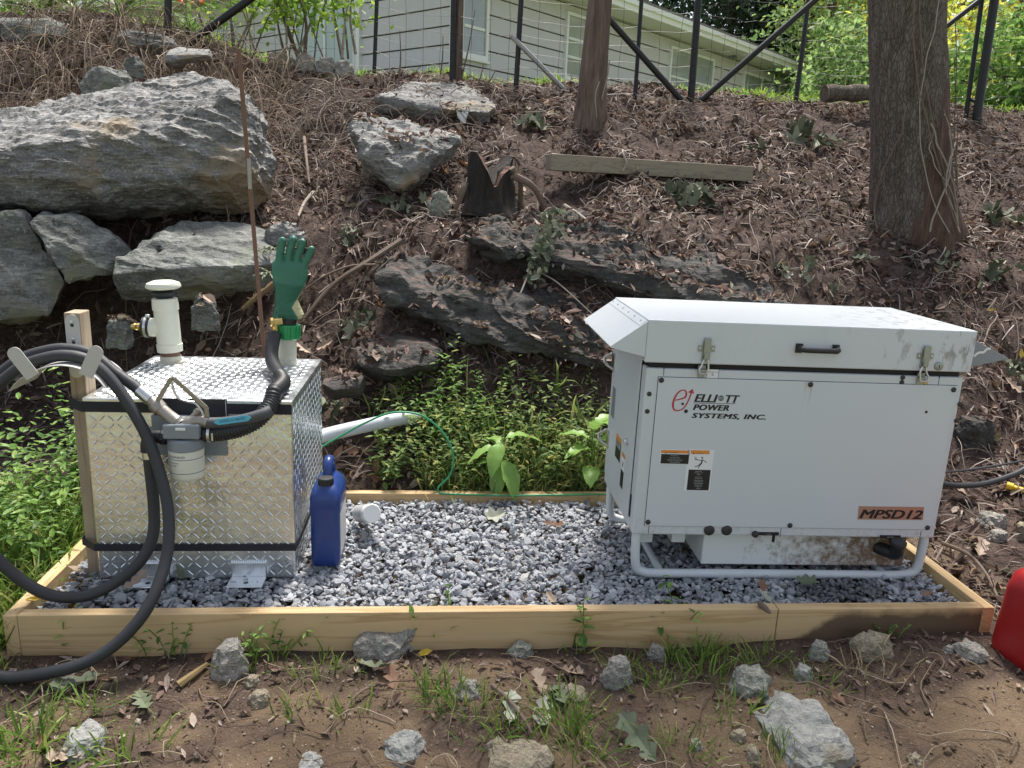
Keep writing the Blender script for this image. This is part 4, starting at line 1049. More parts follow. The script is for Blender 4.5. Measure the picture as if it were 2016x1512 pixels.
# handle and lock of the hood
a, b = Z(990, 283), Z(1172, 288); zc_ = (a[2]+b[2])/2
hd_ = MB(); hd_.tube(spline([(a[0]+.006, -h, zc_+.004), (a[0]+.008, -h-.020, zc_+.003), (a[0]+.022, -h-.030, zc_), (b[0]-.022, -h-.030, zc_), (b[0]-.008, -h-.020, zc_+.003), (b[0]-.006, -h, zc_+.004)], 4), .0088, 10); hd_.box((a[0]-.004, -h-.006, zc_-.014), (a[0]+.018, -h-.0003, zc_+.016)); hd_.box((b[0]-.018, -h-.006, zc_-.014), (b[0]+.004, -h-.0003, zc_+.016))
handle = hd_.build('hood_handle', plain('black_plastic', (.02, .02, .022), .4, 0, .2), gen, sm=True)
p = Z(1623, 362); mb = MB(); mb.lathe([(.0145, 0), (.0145, .004), (.012, .006), (.003, .006)], (p[0], -h-.0003, p[2]), (0, -1, 0), 22); lk = mb.build('hood_lock', ZINC, gen, sm=True)
mb = MB(); mb.box((p[0]-.0012, -h-.0068, p[2]-.005), (p[0]+.0012, -h-.0062, p[2]+.005)); mb.build('keyhole', DARK, lk)

# cowls at both ends of the hood
tip = GL(1200, 681, .0); bot = GL(1275, 702, .0)
mb = MB(); mb.prism([(-h-.0004, GT-.006), (tip[0], tip[2]), (tip[0]+.004, tip[2]-.005), (-h-.0004, bot[2])], (0, -h+.002, 0), (1, 0, 0), (0, 0, 1), (0, GW+2*h-.004, 0)); cl = mb.build('air_cowl', PAINT, gen, bevel=.0015)
mb = MB(); sl = np.array([tip[0]+h, 0, tip[2]-(GT-.006)]); sl /= np.linalg.norm(sl); nn_ = np.array([sl[2], 0, -sl[0]]); nn_ = -nn_ if nn_[2] < 0 else nn_
for k in range(6): mb = MB(); disc(mb, np.array([-h, .04+k*.09, GT-.006])+sl*.012+nn_*.0016, nn_, .004, .002, 10); mb.build('cowl_rivet', STEEL, cl, sm=True)
mb = MB(); fl = np.array([-h, 0, GT-.006]); mb.prism([(0, 0), (.028, 0), (.028, .0012), (0, .0012)], fl+nn_*.0004, sl, nn_, (0, GW, 0)); mb.build('cowl_flange', PAINT, cl)
rt, rtip, rb = GL(1917, 664, .03), GL(1985, 705, .03), GL(1908, 726, .03)
mb = MB(); mb.prism([(GLn+h+.0004, rt[2]), (rtip[0], rtip[2]), (rtip[0]-.004, rtip[2]-.005), (GLn+h+.0004, rb[2])], (0, .03, 0), (1, 0, 0), (0, 0, 1), (0, GW-.05, 0)); cl2 = mb.build('air_cowl', GREYCOWL, gen, bevel=.0015); cl2['label'] = 'grey air cowl on the right end of the hood'
def strip(mb, pts, w, y, k=4):
    """flat painted line in the plane of the front"""
    p = spline([(a, 0, b) for a, b in pts], k)[:, [0, 2]] if len(pts) > 2 else np.asarray(pts, float)
    d = np.gradient(p, axis=0); d /= np.maximum(np.linalg.norm(d, axis=1), 1e-9)[:, None]; n_ = np.stack([-d[:, 1], d[:, 0]], -1)
    w = np.full(len(p), w) if np.isscalar(w) else np.interp(np.linspace(0, 1, len(p)), np.linspace(0, 1, len(w)), w)
    A, B = p+n_*w[:, None]/2, p-n_*w[:, None]/2; m = len(p)
    V = [(a, y, b) for a, b in A]+[(a, y, b) for a, b in B]+[(a, y-.0004, b) for a, b in A]+[(a, y-.0004, b) for a, b in B]
    F = [(2*m+i, 2*m+i+1, 3*m+i+1, 3*m+i) for i in range(m-1)]+[(i, i+1, 2*m+i+1, 2*m+i) for i in range(m-1)]+[(m+i, m+i+1, 3*m+i+1, 3*m+i) for i in range(m-1)]
    return mb.add(V, F)
def flat(mb, poly, y, t=.0005):
    return mb.prism(poly, (0, y, 0), (1, 0, 0), (0, 0, 1), (0, -t, 0))
sc_ = [GL(*zm(*p_), .03) for p_ in ((1790, 322), (1812, 306), (1835, 303), (1848, 290), (1866, 288))]
mb = MB(); strip(mb, [(p_[0], p_[2]) for p_ in sc_], .008, .0292); mb.build('paint_scratch', LABELW, cl2)

# lettering and emblem on the panel
def zl(a, b): return GL(1300+a/4.2, 640+b/4.2, PY)
YL = PY-.0003
def pl(*pts): return [(zl(a, b)[0], zl(a, b)[2]) for a, b in pts]
mb = MB(); k42 = (zl(100, 0)[0]-zl(0, 0)[0])/100
strip(mb, pl((122, 622), (165, 612), (203, 598), (215, 570), (208, 545), (185, 537), (150, 555), (120, 600), (104, 655), (112, 695), (140, 707), (180, 695), (212, 660), (238, 610), (258, 556)), [k42*w for w in (8, 11, 14, 15, 12, 9, 12, 15, 17, 14, 10, 10, 11, 12, 12)], YL)
flat(mb, pl((228, 556), (266, 527), (279, 566)), YL); emb = mb.build('emblem', RED, panel)
mb = MB()
for a, b, r_ in ((184, 651, 11), (212, 712, 16)):
    p = zl(a, b); mb.lathe([(k42*r_, 0), (k42*r_, .0005)], (p[0], YL-.0004, p[2]), (0, -1, 0), 20)
mb.build('emblem_dot', INK, emb)
ex, ez = np.array([1, 0, 0.0]), np.array([0, 0, 1.0])
mb = MB(); yl_ = YL-.0002
def word(key, a0, b0, a1, ht, mb=mb):
    p, r_ = zl(a0, b0), zl(a1, b0)
    letters(mb, key, (p[0], yl_, p[2]), ex, ez, width=r_[0]-p[0], height=ht*k42, bold=[(a_, b_) for a_ in (-.0016, -.0008, 0, .0008, .0016) for b_ in (-.0004, .0004)])
word('elli', 282, 634, 468, 66); word('tt', 540, 640, 648, 64); word('power', 272, 701, 562, 48); word('systems', 260, 772, 868, 48)
p, r_ = zl(275, 645), zl(622, 650); strip(mb, [(p[0], p[2]), (r_[0], r_[2])], .0014, YL)
cg = zl(502, 604)
for rx_ in (1.0, .45):
    strip(mb, [(cg[0]+.0085*rx_*math.cos(t), cg[2]+.0085*math.sin(t)) for t in np.linspace(0, 2*math.pi, 21)], .0013, YL)
for dz in (-.0045, 0, .0045):
    w_ = math.sqrt(.0085**2-dz**2); strip(mb, [(cg[0]-w_, cg[2]+dz), (cg[0]+w_, cg[2]+dz)], .001, YL)
strip(mb, [(cg[0], cg[2]-.0085), (cg[0], cg[2]+.0085)], .001, YL)
mb.build('lettering', INK, panel)
# model badge
a, b, c_, d_ = (Z(*t_, PY) for t_ in ((1276, 993), (1568, 997), (1562, 1055), (1270, 1052)))
mb = MB(); flat(mb, [(t_[0], t_[2]) for t_ in (a, b, c_, d_)], PY-.0002, .0010); badge = mb.build('model_badge', COPPER, panel)
p, r_ = Z(1276, 1046, PY), Z(1558, 1046, PY); mb = MB(); letters(mb, 'mpsd', (p[0]+.002, PY-.0014, p[2]), ex, ez, width=r_[0]-p[0]-.004, height=.0315, bold=[(a_, b_) for a_ in (-.002, -.001, 0, .001, .002) for b_ in (-.0008, .0008)])
mb.build('lettering', INK, badge)
# warning labels
def rect(mb, a0, b0, a1, b1, y, t=.0004):
    p, r_ = Z(a0, b0, PY), Z(a1, b1, PY); return flat(mb, [(p[0], p[2]), (r_[0], p[2]), (r_[0], r_[2]), (p[0], r_[2])], y, t)
mb = MB(); rect(mb, 388, 738, 513, 806, PY-.0002); w1 = mb.build('warning_label', LABELW, panel)
mb = MB(); rect(mb, 391, 741, 511, 757, PY-.0007); mb.build('label_band', ORANGE, w1)
mb = MB(); rect(mb, 391, 759, 511, 804, PY-.0007); mb.build('label_field', INK, w1)
mb = MB(); p = Z(422, 755.5, PY); letters(mb, 'warn', (p[0], PY-.0013, p[2]), ex, ez, width=.033)
p = Z(407, 756, PY); flat(mb, [(p[0], p[2]), (p[0]+.0065, p[2]), (p[0]+.0032, p[2]+.0056)], PY-.0012); mb.build('lettering', INK, w1)
mb = MB()
for kk, (key, wd) in enumerate((('w1', .026), ('w2', .036), ('w3', .050), ('w4', .036))):
    p = Z(451, 769+kk*9.3, PY); letters(mb, key, (p[0], PY-.0013, p[2]), ex, ez, width=wd, centre=True, height=.0024)
mb.build('label_text', LABELW, w1)
mb = MB(); rect(mb, 511, 738, 608, 925, PY-.0002); w2 = mb.build('warning_label', LABELW, panel)
mb = MB(); rect(mb, 524, 742, 606, 760, PY-.0007); mb.build('label_band', ORANGE, w2)
mb = MB(); rect(mb, 514, 829, 602, 922, PY-.0007); mb.build('label_field', INK, w2)
mb = MB(); p = Z(546, 758.5, PY); letters(mb, 'warn', (p[0], PY-.0013, p[2]), ex, ez, width=.025)
p = Z(532, 759, PY); flat(mb, [(p[0], p[2]), (p[0]+.0058, p[2]), (p[0]+.0029, p[2]+.005)], PY-.0012); mb.build('lettering', INK, w2)
def pt(a, b): r_ = Z(a, b, PY); return (r_[0], r_[2])
mb = MB(); yy = PY-.0008
p = pt(574, 776); mb.lathe([(.0028, 0), (.0028, .0005)], (p[0], yy, p[1]), (0, -1, 0), 14)
for pts, w_ in ((((575, 784), (570, 802)), .0042), (((571, 788), (552, 785), (540, 783)), .0018), (((578, 786), (594, 798)), .0018), (((569, 801), (556, 811), (541, 816)), .0024), (((571, 802), (562, 812), (556, 823)), .0024), (((538, 772), (548, 775), (543, 779), (553, 783)), .0012)):
    strip(mb, [pt(*t_) for t_ in pts], w_, yy)
mb.build('shock_figure', INK, w2)
mb = MB()
for kk, (key, wd) in enumerate((('h1', .022), ('h2', .030), ('w4', .010), ('w2', .022), ('w1', .026), ('w3', .030), ('w4', .030), ('w3', .031), ('w2', .026), ('w1', .022), ('h1', .015))):
    p = Z(557, 838+kk*7.2+(4 if kk > 2 else 0), PY); letters(mb, key, (p[0], PY-.0013, p[2]), ex, ez, width=wd, centre=True, height=.0020)
mb.build('label_text', LABELW, w2)
# yellow triangle, small white sticker, drain and fuel plates
p0, p1, p2 = (Z(*t_) for t_ in ((1543, 456), (1588, 456), (1565, 416)))
mb = MB(); flat(mb, [(t_[0], t_[2]) for t_ in (p0, p1, p2)], -.0003); tri = mb.build('hazard_triangle', YELLOW, gen)
mb = MB(); lst = [np.array((t_[0], t_[2])) for t_ in (p0, p1, p2)]
for i in range(3): strip(mb, [lst[i], lst[(i+1) % 3]], .0012, -.0009)
pm = sum(lst)/3
strip(mb, [pm+(-.005, -.003), pm+(.005, -.003)], .002, -.0009); strip(mb, [pm+(-.003, .001), pm+(.001, -.002)], .0015, -.0009); strip(mb, [pm+(0, .003), pm+(.003, 0)], .0015, -.0009); mb.build('hazard_symbol', INK, tri)
a, b = Z(598, 379), Z(645, 421); mb = MB(); flat(mb, [(a[0], a[2]), (b[0], a[2]), (b[0], b[2]), (a[0], b[2])], -.0003); stc = mb.build('small_sticker', LABELW, gen)
mb = MB(); an_ = [np.array(t_) for t_ in ((a[0], a[2]), (b[0], a[2]), (b[0], b[2]), (a[0], b[2]))]
for i in range(4): strip(mb, [an_[i], an_[(i+1) % 4]], .0009, -.0009)
mid = (an_[0]+an_[2])/2; strip(mb, [(a[0]+.002, mid[1]+.006), (b[0]-.002, mid[1]+.006)], .0008, -.0009); strip(mb, [mid+(0, .003), mid+(-.003, -.002), mid+(.003, -.006)], .0018, -.0009); mb.build('sticker_drawing', INKBLUE, stc)
for key, q0, q1, wd in (('oil', (826, 1108), (916, 1124), .016), ('fuel', (1370, 1122), (1460, 1137), .022)):
    a, b = Z(*q0), Z(*q1); mb = MB(); mb.box((a[0], -.003, b[2]), (b[0], -.0003, a[2])); pp_ = mb.build('name_plate', INK, gen, bevel=.0008)
    mb = MB(); letters(mb, key, ((a[0]+b[0])/2, -.0034, (a[2]+b[2])/2-.0018), ex, ez, width=wd, centre=True); mb.build('lettering', LABELW, pp_)

# left side: door with hinges, plates and lock (face x = 0)
def ZX(a, b): return GX(*zm(a, b))
dr = [ZX(300, 412), ZX(247, 1030), ZX(178, 300), ZX(125, 870)]
yd0 = .058; yd1 = GW-.02; zd0, zd1 = .045, .60
mb = MB(); mb.box((-.0008, yd0-.004, zd0-.003), (-.0002, yd1+.002, zd1+.003)); mb.build('door_gap', DARK, gen)
mb = MB(); mb.box((-.006, yd0, zd0), (-.0010, yd1, zd1)); door = mb.build('side_door', PAINT, gen, bevel=.002)
mb = MB(); mb.box((-.004, yd0-.013, zd0+.0), (-.0003, yd0-.0045, zd0+.08)); mb.build('door_hinge', DARK, gen)
for (za, zb2) in ((.46, .53), (.155, .225)):
    mb = MB(); yc = GW-.035
    mb.box((-.010, yc-.022, za), (-.0065, yc+.022, zb2)); mb.tube(spline([(-.012, yc-.015, za+.01), (-.040, yc-.010, za+.03), (-.042, yc+.01, zb2-.02), (-.012, yc+.015, zb2-.006)], 4), .004, 8); mb.tube(spline([(-.012, yc-.003, za+.006), (-.033, yc, za+.03), (-.034, yc+.014, zb2-.02), (-.012, yc+.018, zb2-.003)], 4), .003, 8)
    mb.build('door_latch', STEEL, door, sm=True)
p = ZX(248, 705); mb = MB(); mb.lathe([(.012, 0), (.012, .008), (.006, .014)], (-.0062, p[1], p[2]), (-1, 0, 0), 16); mb.build('door_lock', STEEL, door, sm=True)
def sidelabel(name, q0, q1, m_, par=door, x=-.0063, t=.0005):
    a, b = ZX(*q0), ZX(*q1); mb = MB(); mb.box((x-t, min(a[1], b[1]), min(a[2], b[2])), (x, max(a[1], b[1]), max(a[2], b[2]))); return mb.build(name, m_, par)
dp_ = sidelabel('data_plate', (197, 470), (172, 585), plain('plate_metal', (.42, .44, .43), .5, .3, .25, 120))
mb = MB(); a, b = ZX(197, 470), ZX(172, 585)
for k in range(12):
    z_ = b[2]+(a[2]-b[2])*(k+.6)/12.5; mb.box((-.0072, min(a[1], b[1])+.006, z_), (-.0068, max(a[1], b[1])-.006, z_+.0022))
mb.build('plate_print', INK, dp_)
wl = sidelabel('warning_label', (219, 718), (191, 766), INK); a, b = ZX(219, 718), ZX(191, 766)
y0_, y1_ = sorted((a[1], b[1]))
mb = MB(); mb.box((-.0073, y0_, max(a[2], b[2])-.0005), (-.0063, y1_, max(a[2], b[2])+.018)); mb.build('label_band', ORANGE, wl)
mb = MB()
for k in range(4): mb.box((-.0073, y0_+.005, a[2]-.006-k*.006), (-.0069, y1_-.005, a[2]-.0045-k*.006))
mb.build('label_text', LABELW, wl)
a, b = ZX(238, 772), ZX(212, 900); y0_, y1_ = sorted((a[1], b[1])); zt_, zb_ = max(a[2], b[2]), min(a[2], b[2])
mb = MB(); mb.box((-.0068, y0_, zb_), (-.0063, y1_, zt_)); wl = mb.build('warning_label', LABELW, door)
mb = MB(); mb.box((-.0073, y0_, zt_-.012), (-.0069, y1_, zt_+.002)); mb.build('label_band', ORANGE, wl)
mb = MB(); mb.box((-.0073, y0_+.002, zb_+.002), (-.0069, y1_-.002, zb_+(zt_-zb_)*.52)); mb.build('label_field', INK, wl)
mb = MB(); ym, zm_ = (y0_+y1_)/2, zb_+(zt_-zb_)*.73
mb.bar((-.0071, ym+.004, zm_+.006), (-.0071, ym, zm_-.004), .0035, .0008, up=(1, 0, 0)); mb.bar((-.0071, ym, zm_-.004), (-.0071, ym+.008, zm_-.012), .002, .0008, up=(1, 0, 0)); mb.bar((-.0071, ym, zm_-.004), (-.0071, ym-.004, zm_-.013), .002, .0008, up=(1, 0, 0)); mb.bar((-.0071, ym+.004, zm_+.004), (-.0071, ym-.008, zm_-.001), .0018, .0008, up=(1, 0, 0))
mb.build('shock_figure', INK, wl)

# skids, fuel pan and filler
SKID = plain('skid_paint', (.62, .66, .67), .42, 0, .08, 30)
zg = -GO[2]-.036
for yy in (.022, GW-.03):
    p = spline([(.024, yy, .004), (.022, yy, -.035), (.030, yy, zg+.045), (.062, yy, zg+.021), (.11, yy, zg+.0175), (.3, yy, zg+.0175), (.8, yy, zg+.0175), (GLn-.11, yy, zg+.0175), (GLn-.062, yy, zg+.021), (GLn-.028, yy, zg+.045), (GLn-.020, yy, -.035), (GLn-.022, yy, .004)], 7)
    mb = MB(); mb.tube(p, .0158, 14); mb.build('skid_tube', SKID, gen, sm=True, auto=False)
for xx in (.12, GLn-.14):
    mb = MB(); mb.tube([(xx, .022, zg+.0175), (xx, GW-.03, zg+.0175)], .013, 10); mb.build('cross_tube', SKID, gen, sm=True)
a, b = Z(582, 1133, .05), Z(1470, 1262, .05)
pzb_ = max(b[2], zg+.034)
mb = MB(); mb.box((a[0], .05, pzb_), (b[0], GW-.08, -.0015)); mb.build('fuel_pan', PAN, gen, bevel=.004)
mb = MB(); mb.box((a[0]-.003, .044, -.006), (b[0]-.30, .0495, -.0012)); mb.build('pan_lip', PAINT, gen)
a = Z(898, 1135); mb = MB(); mb.box((a[0]-.004, .004, -.024), (a[0]+.004, .010, -.001)); mb.build('drain_tab', DARK, gen)
mb = MB(); cc = Z(1405, 1190, .02); dd_ = Z(1445, 1160, -.01)
mb.tube(spline([(cc[0]-.02, .06, cc[2]-.006), (cc[0], .03, cc[2]-.006), (cc[0]+.018, .0, cc[2]-.002), (dd_[0], -.014, dd_[2]+.0)], 5), .0225, 16); nk = mb.build('filler_neck', BLACK, gen, sm=True)
mb = MB(); mb.lathe([(.0255, 0), (.0275, .002), (.0275, .013), (.024, .017), (.004, .018)], (dd_[0], -.016, dd_[2]-.002), (.1, -.25, 1), 26)
for k in range(26):
    t_ = 2*math.pi*k/26; mb.obox(np.array([dd_[0]+.0276*math.cos(t_), -.016+.0276*math.sin(t_), dd_[2]+.006]), (.0012, 0, 0), (0, .0012, 0), (0, 0, .005))
mb.build('filler_cap', BOLT, nk, sm=True)
for a0, a1 in ((288, 350), (438, 496)):
    p, r_ = Z(a0, 1136, .06), Z(a1, 1156, .06); mb = MB(); mb.box((p[0], .06, r_[2]), (r_[0], .14, -.001)); mb.build('engine_mount', SKID, gen, bevel=.002)
mb = MB(); mb.box((.05, .16, -.075), (.30, .40, -.0015)); mb.build('engine_sump', DARK, gen, bevel=.01)

# ================================================================== LOOSE THINGS ON AND BEHIND THE BED
q = Nodes('tree_bark'); c0 = q.coord('Object', (1, 1, .33)); wp_ = q.n('TexNoise'); wp_.inputs['Scale'].default_value = 14; wp_.inputs['Detail'].default_value = 3; q.l(c0, wp_.inputs['Vector'])
c = q.mix(.045, c0, wp_.outputs['Color'], 'ADD'); n1 = q.vor(c, 62, 'DISTANCE_TO_EDGE'); n2 = q.noise(c, 26, 6, .7); n3 = q.noise(q.coord(), 70, 5, .7)
col = q.ramp(n2, [(.3, (.09, .07, .058)), (.5, (.15, .122, .104)), (.7, (.225, .195, .172))])
col = q.mix(q.ramp(n1, [(.0, .42), (.10, 0)]), col, (.06, .046, .038))
# the bark has come away low down on the side facing the bed
sx = q.n('SeparateXYZ'); q.l(q.coord(), sx.inputs[0]); ed = q.noise(q.coord('Object', (1, 1, .4)), 7, 6, .7)
bare = q.math('ADD', q.math('SUBTRACT', q.math('MULTIPLY', sx.outputs[2], -.55), q.math('MULTIPLY', q.math('POWER', q.math('ADD', sx.outputs[0], -.055), 2.0), 13.0)), q.math('MULTIPLY', ed, 1.15))
bare = q.ramp(bare, [(.04, 0), (.09, 1)])
wood = q.ramp(q.noise(q.coord('Object', (1, 1, .07)), 40, 6, .75), [(.3, (.05, .032, .027)), (.55, (.115, .072, .058)), (.75, (.20, .145, .115))])
col = q.mix(bare, col, wood)
q.set(col, .92, 0, .2); hh = q.math('ADD', q.math('MULTIPLY', q.ramp(n1, [(0, 0), (.15, 1)]), q.math('SUBTRACT', .7, q.math('MULTIPLY', bare, .7))), q.math('MULTIPLY', n3, .6)); q.bump(hh, .8, .016); BARK = q.m
BARE = plain('bare_wood', (.16, .09, .062), .85, 0, .3, 22, .6)
q = Nodes('small_bark'); c = q.coord('Object', (1, 1, .12)); n2 = q.noise(c, 30, 6, .7)
col = q.ramp(n2, [(.3, (.075, .052, .042)), (.55, (.165, .12, .10)), (.75, (.24, .19, .165))]); q.set(col, .9, 0, .2); q.bump(n2, .9, .02); BARK2 = q.m
TWIG = plain('twig', (.17, .125, .095), .85, 0, .35, 40, .3)
PALETWIG = plain('pale_twig', (.33, .285, .235), .85, 0, .25, 40, .3)
CHAR = rockmat('dark_stump_bark', (.012, .010, .009), (.033, .027, .024), (.075, .06, .052), (3, 3, .4), (0, 0, 0), .15, scale=1.5)

# rusty angle-iron stake behind the tank
A, B = P(465, 97, 1.05), P(517, 712, 1.05); B = B+(B-A)*.9
mb = MB(); d_ = (A-B)/np.linalg.norm(A-B); xx = np.array([1, 0, 0.0]); xx = xx-d_*(xx@d_); xx /= np.linalg.norm(xx); yy = np.cross(d_, xx)
mb.prism([(0, 0), (.016, 0), (.016, .003), (.003, .003), (.003, .016), (0, .016)], B, xx*1.0, -yy if yy[1] < 0 else yy, A-B)
stake = empty('metal_stake', B, 'tall rusty angle iron stake standing behind the tank', 'stake'); wb(mb, 'stake_iron', RUST, stake)
mb = MB(); c0, c1 = P(487, 312, 1.05), P(491, 372, 1.05); mb.bar(c0+np.array([.006, -.004, 0]), c1+np.array([.003, -.003, 0]), .014, .0015, up=(0, 1, 0)); wb(mb, 'paint_patch', plain('flaking_white', (.34, .32, .29), .7, 0, .3, 40), stake)

# white drain pipe and green wire behind the bed
mb = MB(); pp = spline([P(560, 882, .93), P(640, 857, 1.04), P(720, 838, 1.13), P(790, 824, 1.22), P(820, 824, 1.30)], 5); mb.tube(pp, .0295, 20); o = mb.build('drain_pipe', plain('white_pipe', (.50, .52, .55), .45, 0, .12, 25), None, sm=True); tag(o, 'white plastic pipe leading from behind the tank into the weeds', 'pipe')
mb = MB(); wp = spline([P(590, 905, .97), P(640, 876, .97), P(720, 832, .99), P(775, 812, 1.0), P(830, 818, 1.0), P(872, 852, .99), P(892, 895, .975), P(886, 935, .965), P(862, 965, .955), P(900, 985, .94), P(1000, 990, .93), P(1100, 988, .94), P(1200, 983, .95), P(1300, 985, .93)], 8); wp[:, 2] = np.maximum(wp[:, 2], .004); mb.tube(wp, .0042, 8); o = mb.build('green_wire', plain('green_wire', (.03, .28, .12), .4, 0, .1), None, sm=True, auto=False); tag(o, 'thin green wire looping up behind the gravel bed', 'wire')

# cables on the right, yellow handle, red can
mb = MB(); cp = spline([P(1850, 952, .45), P(1890, 956, .48), P(1935, 953, .52), P(1980, 940, .56), P(2016, 924, .6), P(2080, 880, .7), P(2160, 850, .9)], 6); mb.tube(cp, .0112, 12); o = mb.build('power_cable', BLACK, None, sm=True); tag(o, 'thick black cable leaving the right side of the generator', 'cable')
mb = MB(); cp = spline([P(1850, 930, .5), P(1900, 926, .55), P(1960, 917, .6), P(2016, 907, .66), P(2100, 890, .8)], 6); mb.tube(cp, .0042, 8); o = mb.build('power_cable', BLACK, None, sm=True); tag(o, 'thin black cable above the thick one right of the generator', 'cable')
mb = MB(); g = G(2000, 975); a_, b_ = g+np.array([-.03, .03, .035]), g+np.array([.12, -.10, .012]); mb.tube([a_, a_+(b_-a_)*.12, a_+(b_-a_)*.14, a_+(b_-a_)*.4, b_], [.017, .017, .012, .013, .013], 14); o = mb.build('yellow_plug', plain('yellow_plastic', (.74, .48, .03), .4, 0, .1), None, sm=True); tag(o, 'yellow plastic cord end lying among the leaves', 'plug')
c0, c1 = PZ(1950, 1276, -.095), PZ(2016, 1322, -.105); ex_ = c1-c0; ex_[2] = 0; ex_ /= np.linalg.norm(ex_); ey_ = np.array([-ex_[1], ex_[0], 0])
q = Nodes('red_plastic'); c = q.coord(); q.set(q.mix(q.noise(c, 8, 4), (.30, .010, .012), (.37, .016, .017)), q.math('ADD', q.math('MULTIPLY', q.noise(c, 30, 3), .2), .28), 0, .5); q.bump(q.noise(c, 150, 2), .06, .002)
can_r = empty('gas_can', (c0[0]-.022, c0[1]-.0, -.11), 'red plastic fuel can at the edge of the dirt', 'fuel can', rot=(0, 0, math.atan2(ex_[1], ex_[0])))
mb = MB(); mb.loft([rrect(.15, .10, z, w, d, r, 8) for z, w, d, r in ((.0, .27, .17, .03), (.012, .295, .20, .035), (.05, .30, .205, .04), (.24, .285, .195, .045), (.285, .27, .18, .05), (.305, .235, .145, .05), (.312, .18, .09, .04))]); mb.build('can_body', q.m, can_r, sm=True, auto=False)
mb = MB(); mb.tube(spline([(.08, .1, .298), (.085, .1, .34), (.12, .1, .355), (.20, .1, .355), (.235, .1, .34), (.24, .1, .29)], 5), .015, 12); mb.build('can_handle', q.m, can_r, sm=True)
mb = MB(); mb.lathe([(.026, .300), (.028, .306), (.028, .33), (.024, .336), (.003, .338)], (.045, .1, 0), n=20); mb.build('can_cap', BLACK, can_r, sm=True)

# timbers, log and stump on the bank
OLDWOOD = woodmat('old_timber', (.33, .28, .20), (.17, .125, .09), 'x', weather=.55, wcol=(.25, .225, .185))
A, B = P(1079, 319, 2.72), P(1474, 343, 2.98)
tb = empty('landscape_timber', (A+B)/2, 'weathered square timber lying across the bank below the fence', 'timber')
mb = MB(); mb.bar(A-(A+B)/2, B-(A+B)/2, .11, .095); mb.build('timber_beam', OLDWOOD, tb, bevel=.004)
mb = MB(); k_ = P(1228, 318, 2.76)-(A+B)/2; mb.tube(spline([k_+(0, .05, .07), k_+(-.01, 0, .05), k_+(.01, -.03, -.01), k_+(-.01, -.03, -.06)], 5), .006, 6); mb.build('clinging_stem', PALETWIG, tb)
A, B = P(1012, 196, 4.15), P(1148, 186, 4.3); c_ = (A+B)/2
mb = MB(); mb.bar(A-c_, B-c_, .04, .12); o = mb.build('edging_board', OLDWOOD, None, bevel=.003, loc=c_); tag(o, 'brown edging board half hidden behind the thin tree', 'board')
A, B = P(1622, 184, 4.05), P(1770, 182, 4.1)
mb = MB(); ph = np.linspace(0, 1, 12)[:, None]*(B-A)+A; mb.tube(ph, .062+.008*np.sin(np.arange(12)*1.7), 14); lg = mb.build('fallen_log', BARK, None, sm=True); tag(lg, 'short thick log lying behind the big trunk', 'log')
mb = MB(); e0 = P(1625, 184, 4.04); mb.lathe([(.058, 0), (.058, .004)], e0, A-B, 14); wb(mb, 'cut_end', OLDWOOD, lg)
# stump, split and dark, with its roots
base = G(962, 408); base[2] -= .05
st = empty('tree_stump', base, 'dark rotten tree stump with a jagged split top', 'stump')
rings, nseg = [], 40; ang = np.linspace(0, 2*math.pi, nseg, endpoint=False)
top = .29+.05*np.sin(ang*2+.7)+.05*noise3(np.stack([np.cos(ang)*2, np.sin(ang)*2, 0*ang], -1)); top = top-.10*np.exp(-((ang-4.9)/.25)**2)
for k, t in enumerate(np.linspace(0, 1, 14)):
    r_ = .125+.055*(1-t)**3+.018*np.sin(ang*5+1)*(1-.5*t)+.02*noise3(np.stack([np.cos(ang)*3, np.sin(ang)*3, ang*0+t*3], -1))
    rings.append(np.stack([np.cos(ang)*r_, np.sin(ang)*r_*.85, top*t], -1))
for t in (.8, .4): rings.append(np.stack([np.cos(ang)*.11*t, np.sin(ang)*.095*t, top*.93-.07*(1-t)], -1))
mb = MB(); mb.loft(rings); mb.build('stump_wood', CHAR, st, sm=True)
mb = MB(); tp_ = np.stack([np.cos(ang[26:38])*.128, np.sin(ang[26:38])*.11, top[26:38]+.003], -1); [mb.add([tp_[i], tp_[i+1], tp_[i+1]*np.array([.7, .7, 1]), tp_[i]*np.array([.7, .7, 1])], [(0, 1, 2, 3)]) for i in range(11)]; mb.build('broken_wood', plain('red_heartwood', (.13, .065, .045), .85, 0, .3, 40, .4), st)
for (u, v), (u2, v2), r_ in (((1008, 330), (1024, 410), .018), ((1010, 345), (1075, 415), .022), ((915, 360), (890, 420), .02)):
    a_ = P(u, v, base[1]-.08); b_ = G(u2, v2); mb = MB(); mb.tube(spline([a_, (a_+b_)/2+np.array([.02, -.03, .03]), b_-np.array([0, 0, .02])], 6), np.linspace(r_, r_*.6, 13), 8); wb(mb, 'root', TWIG, st, sm=True)

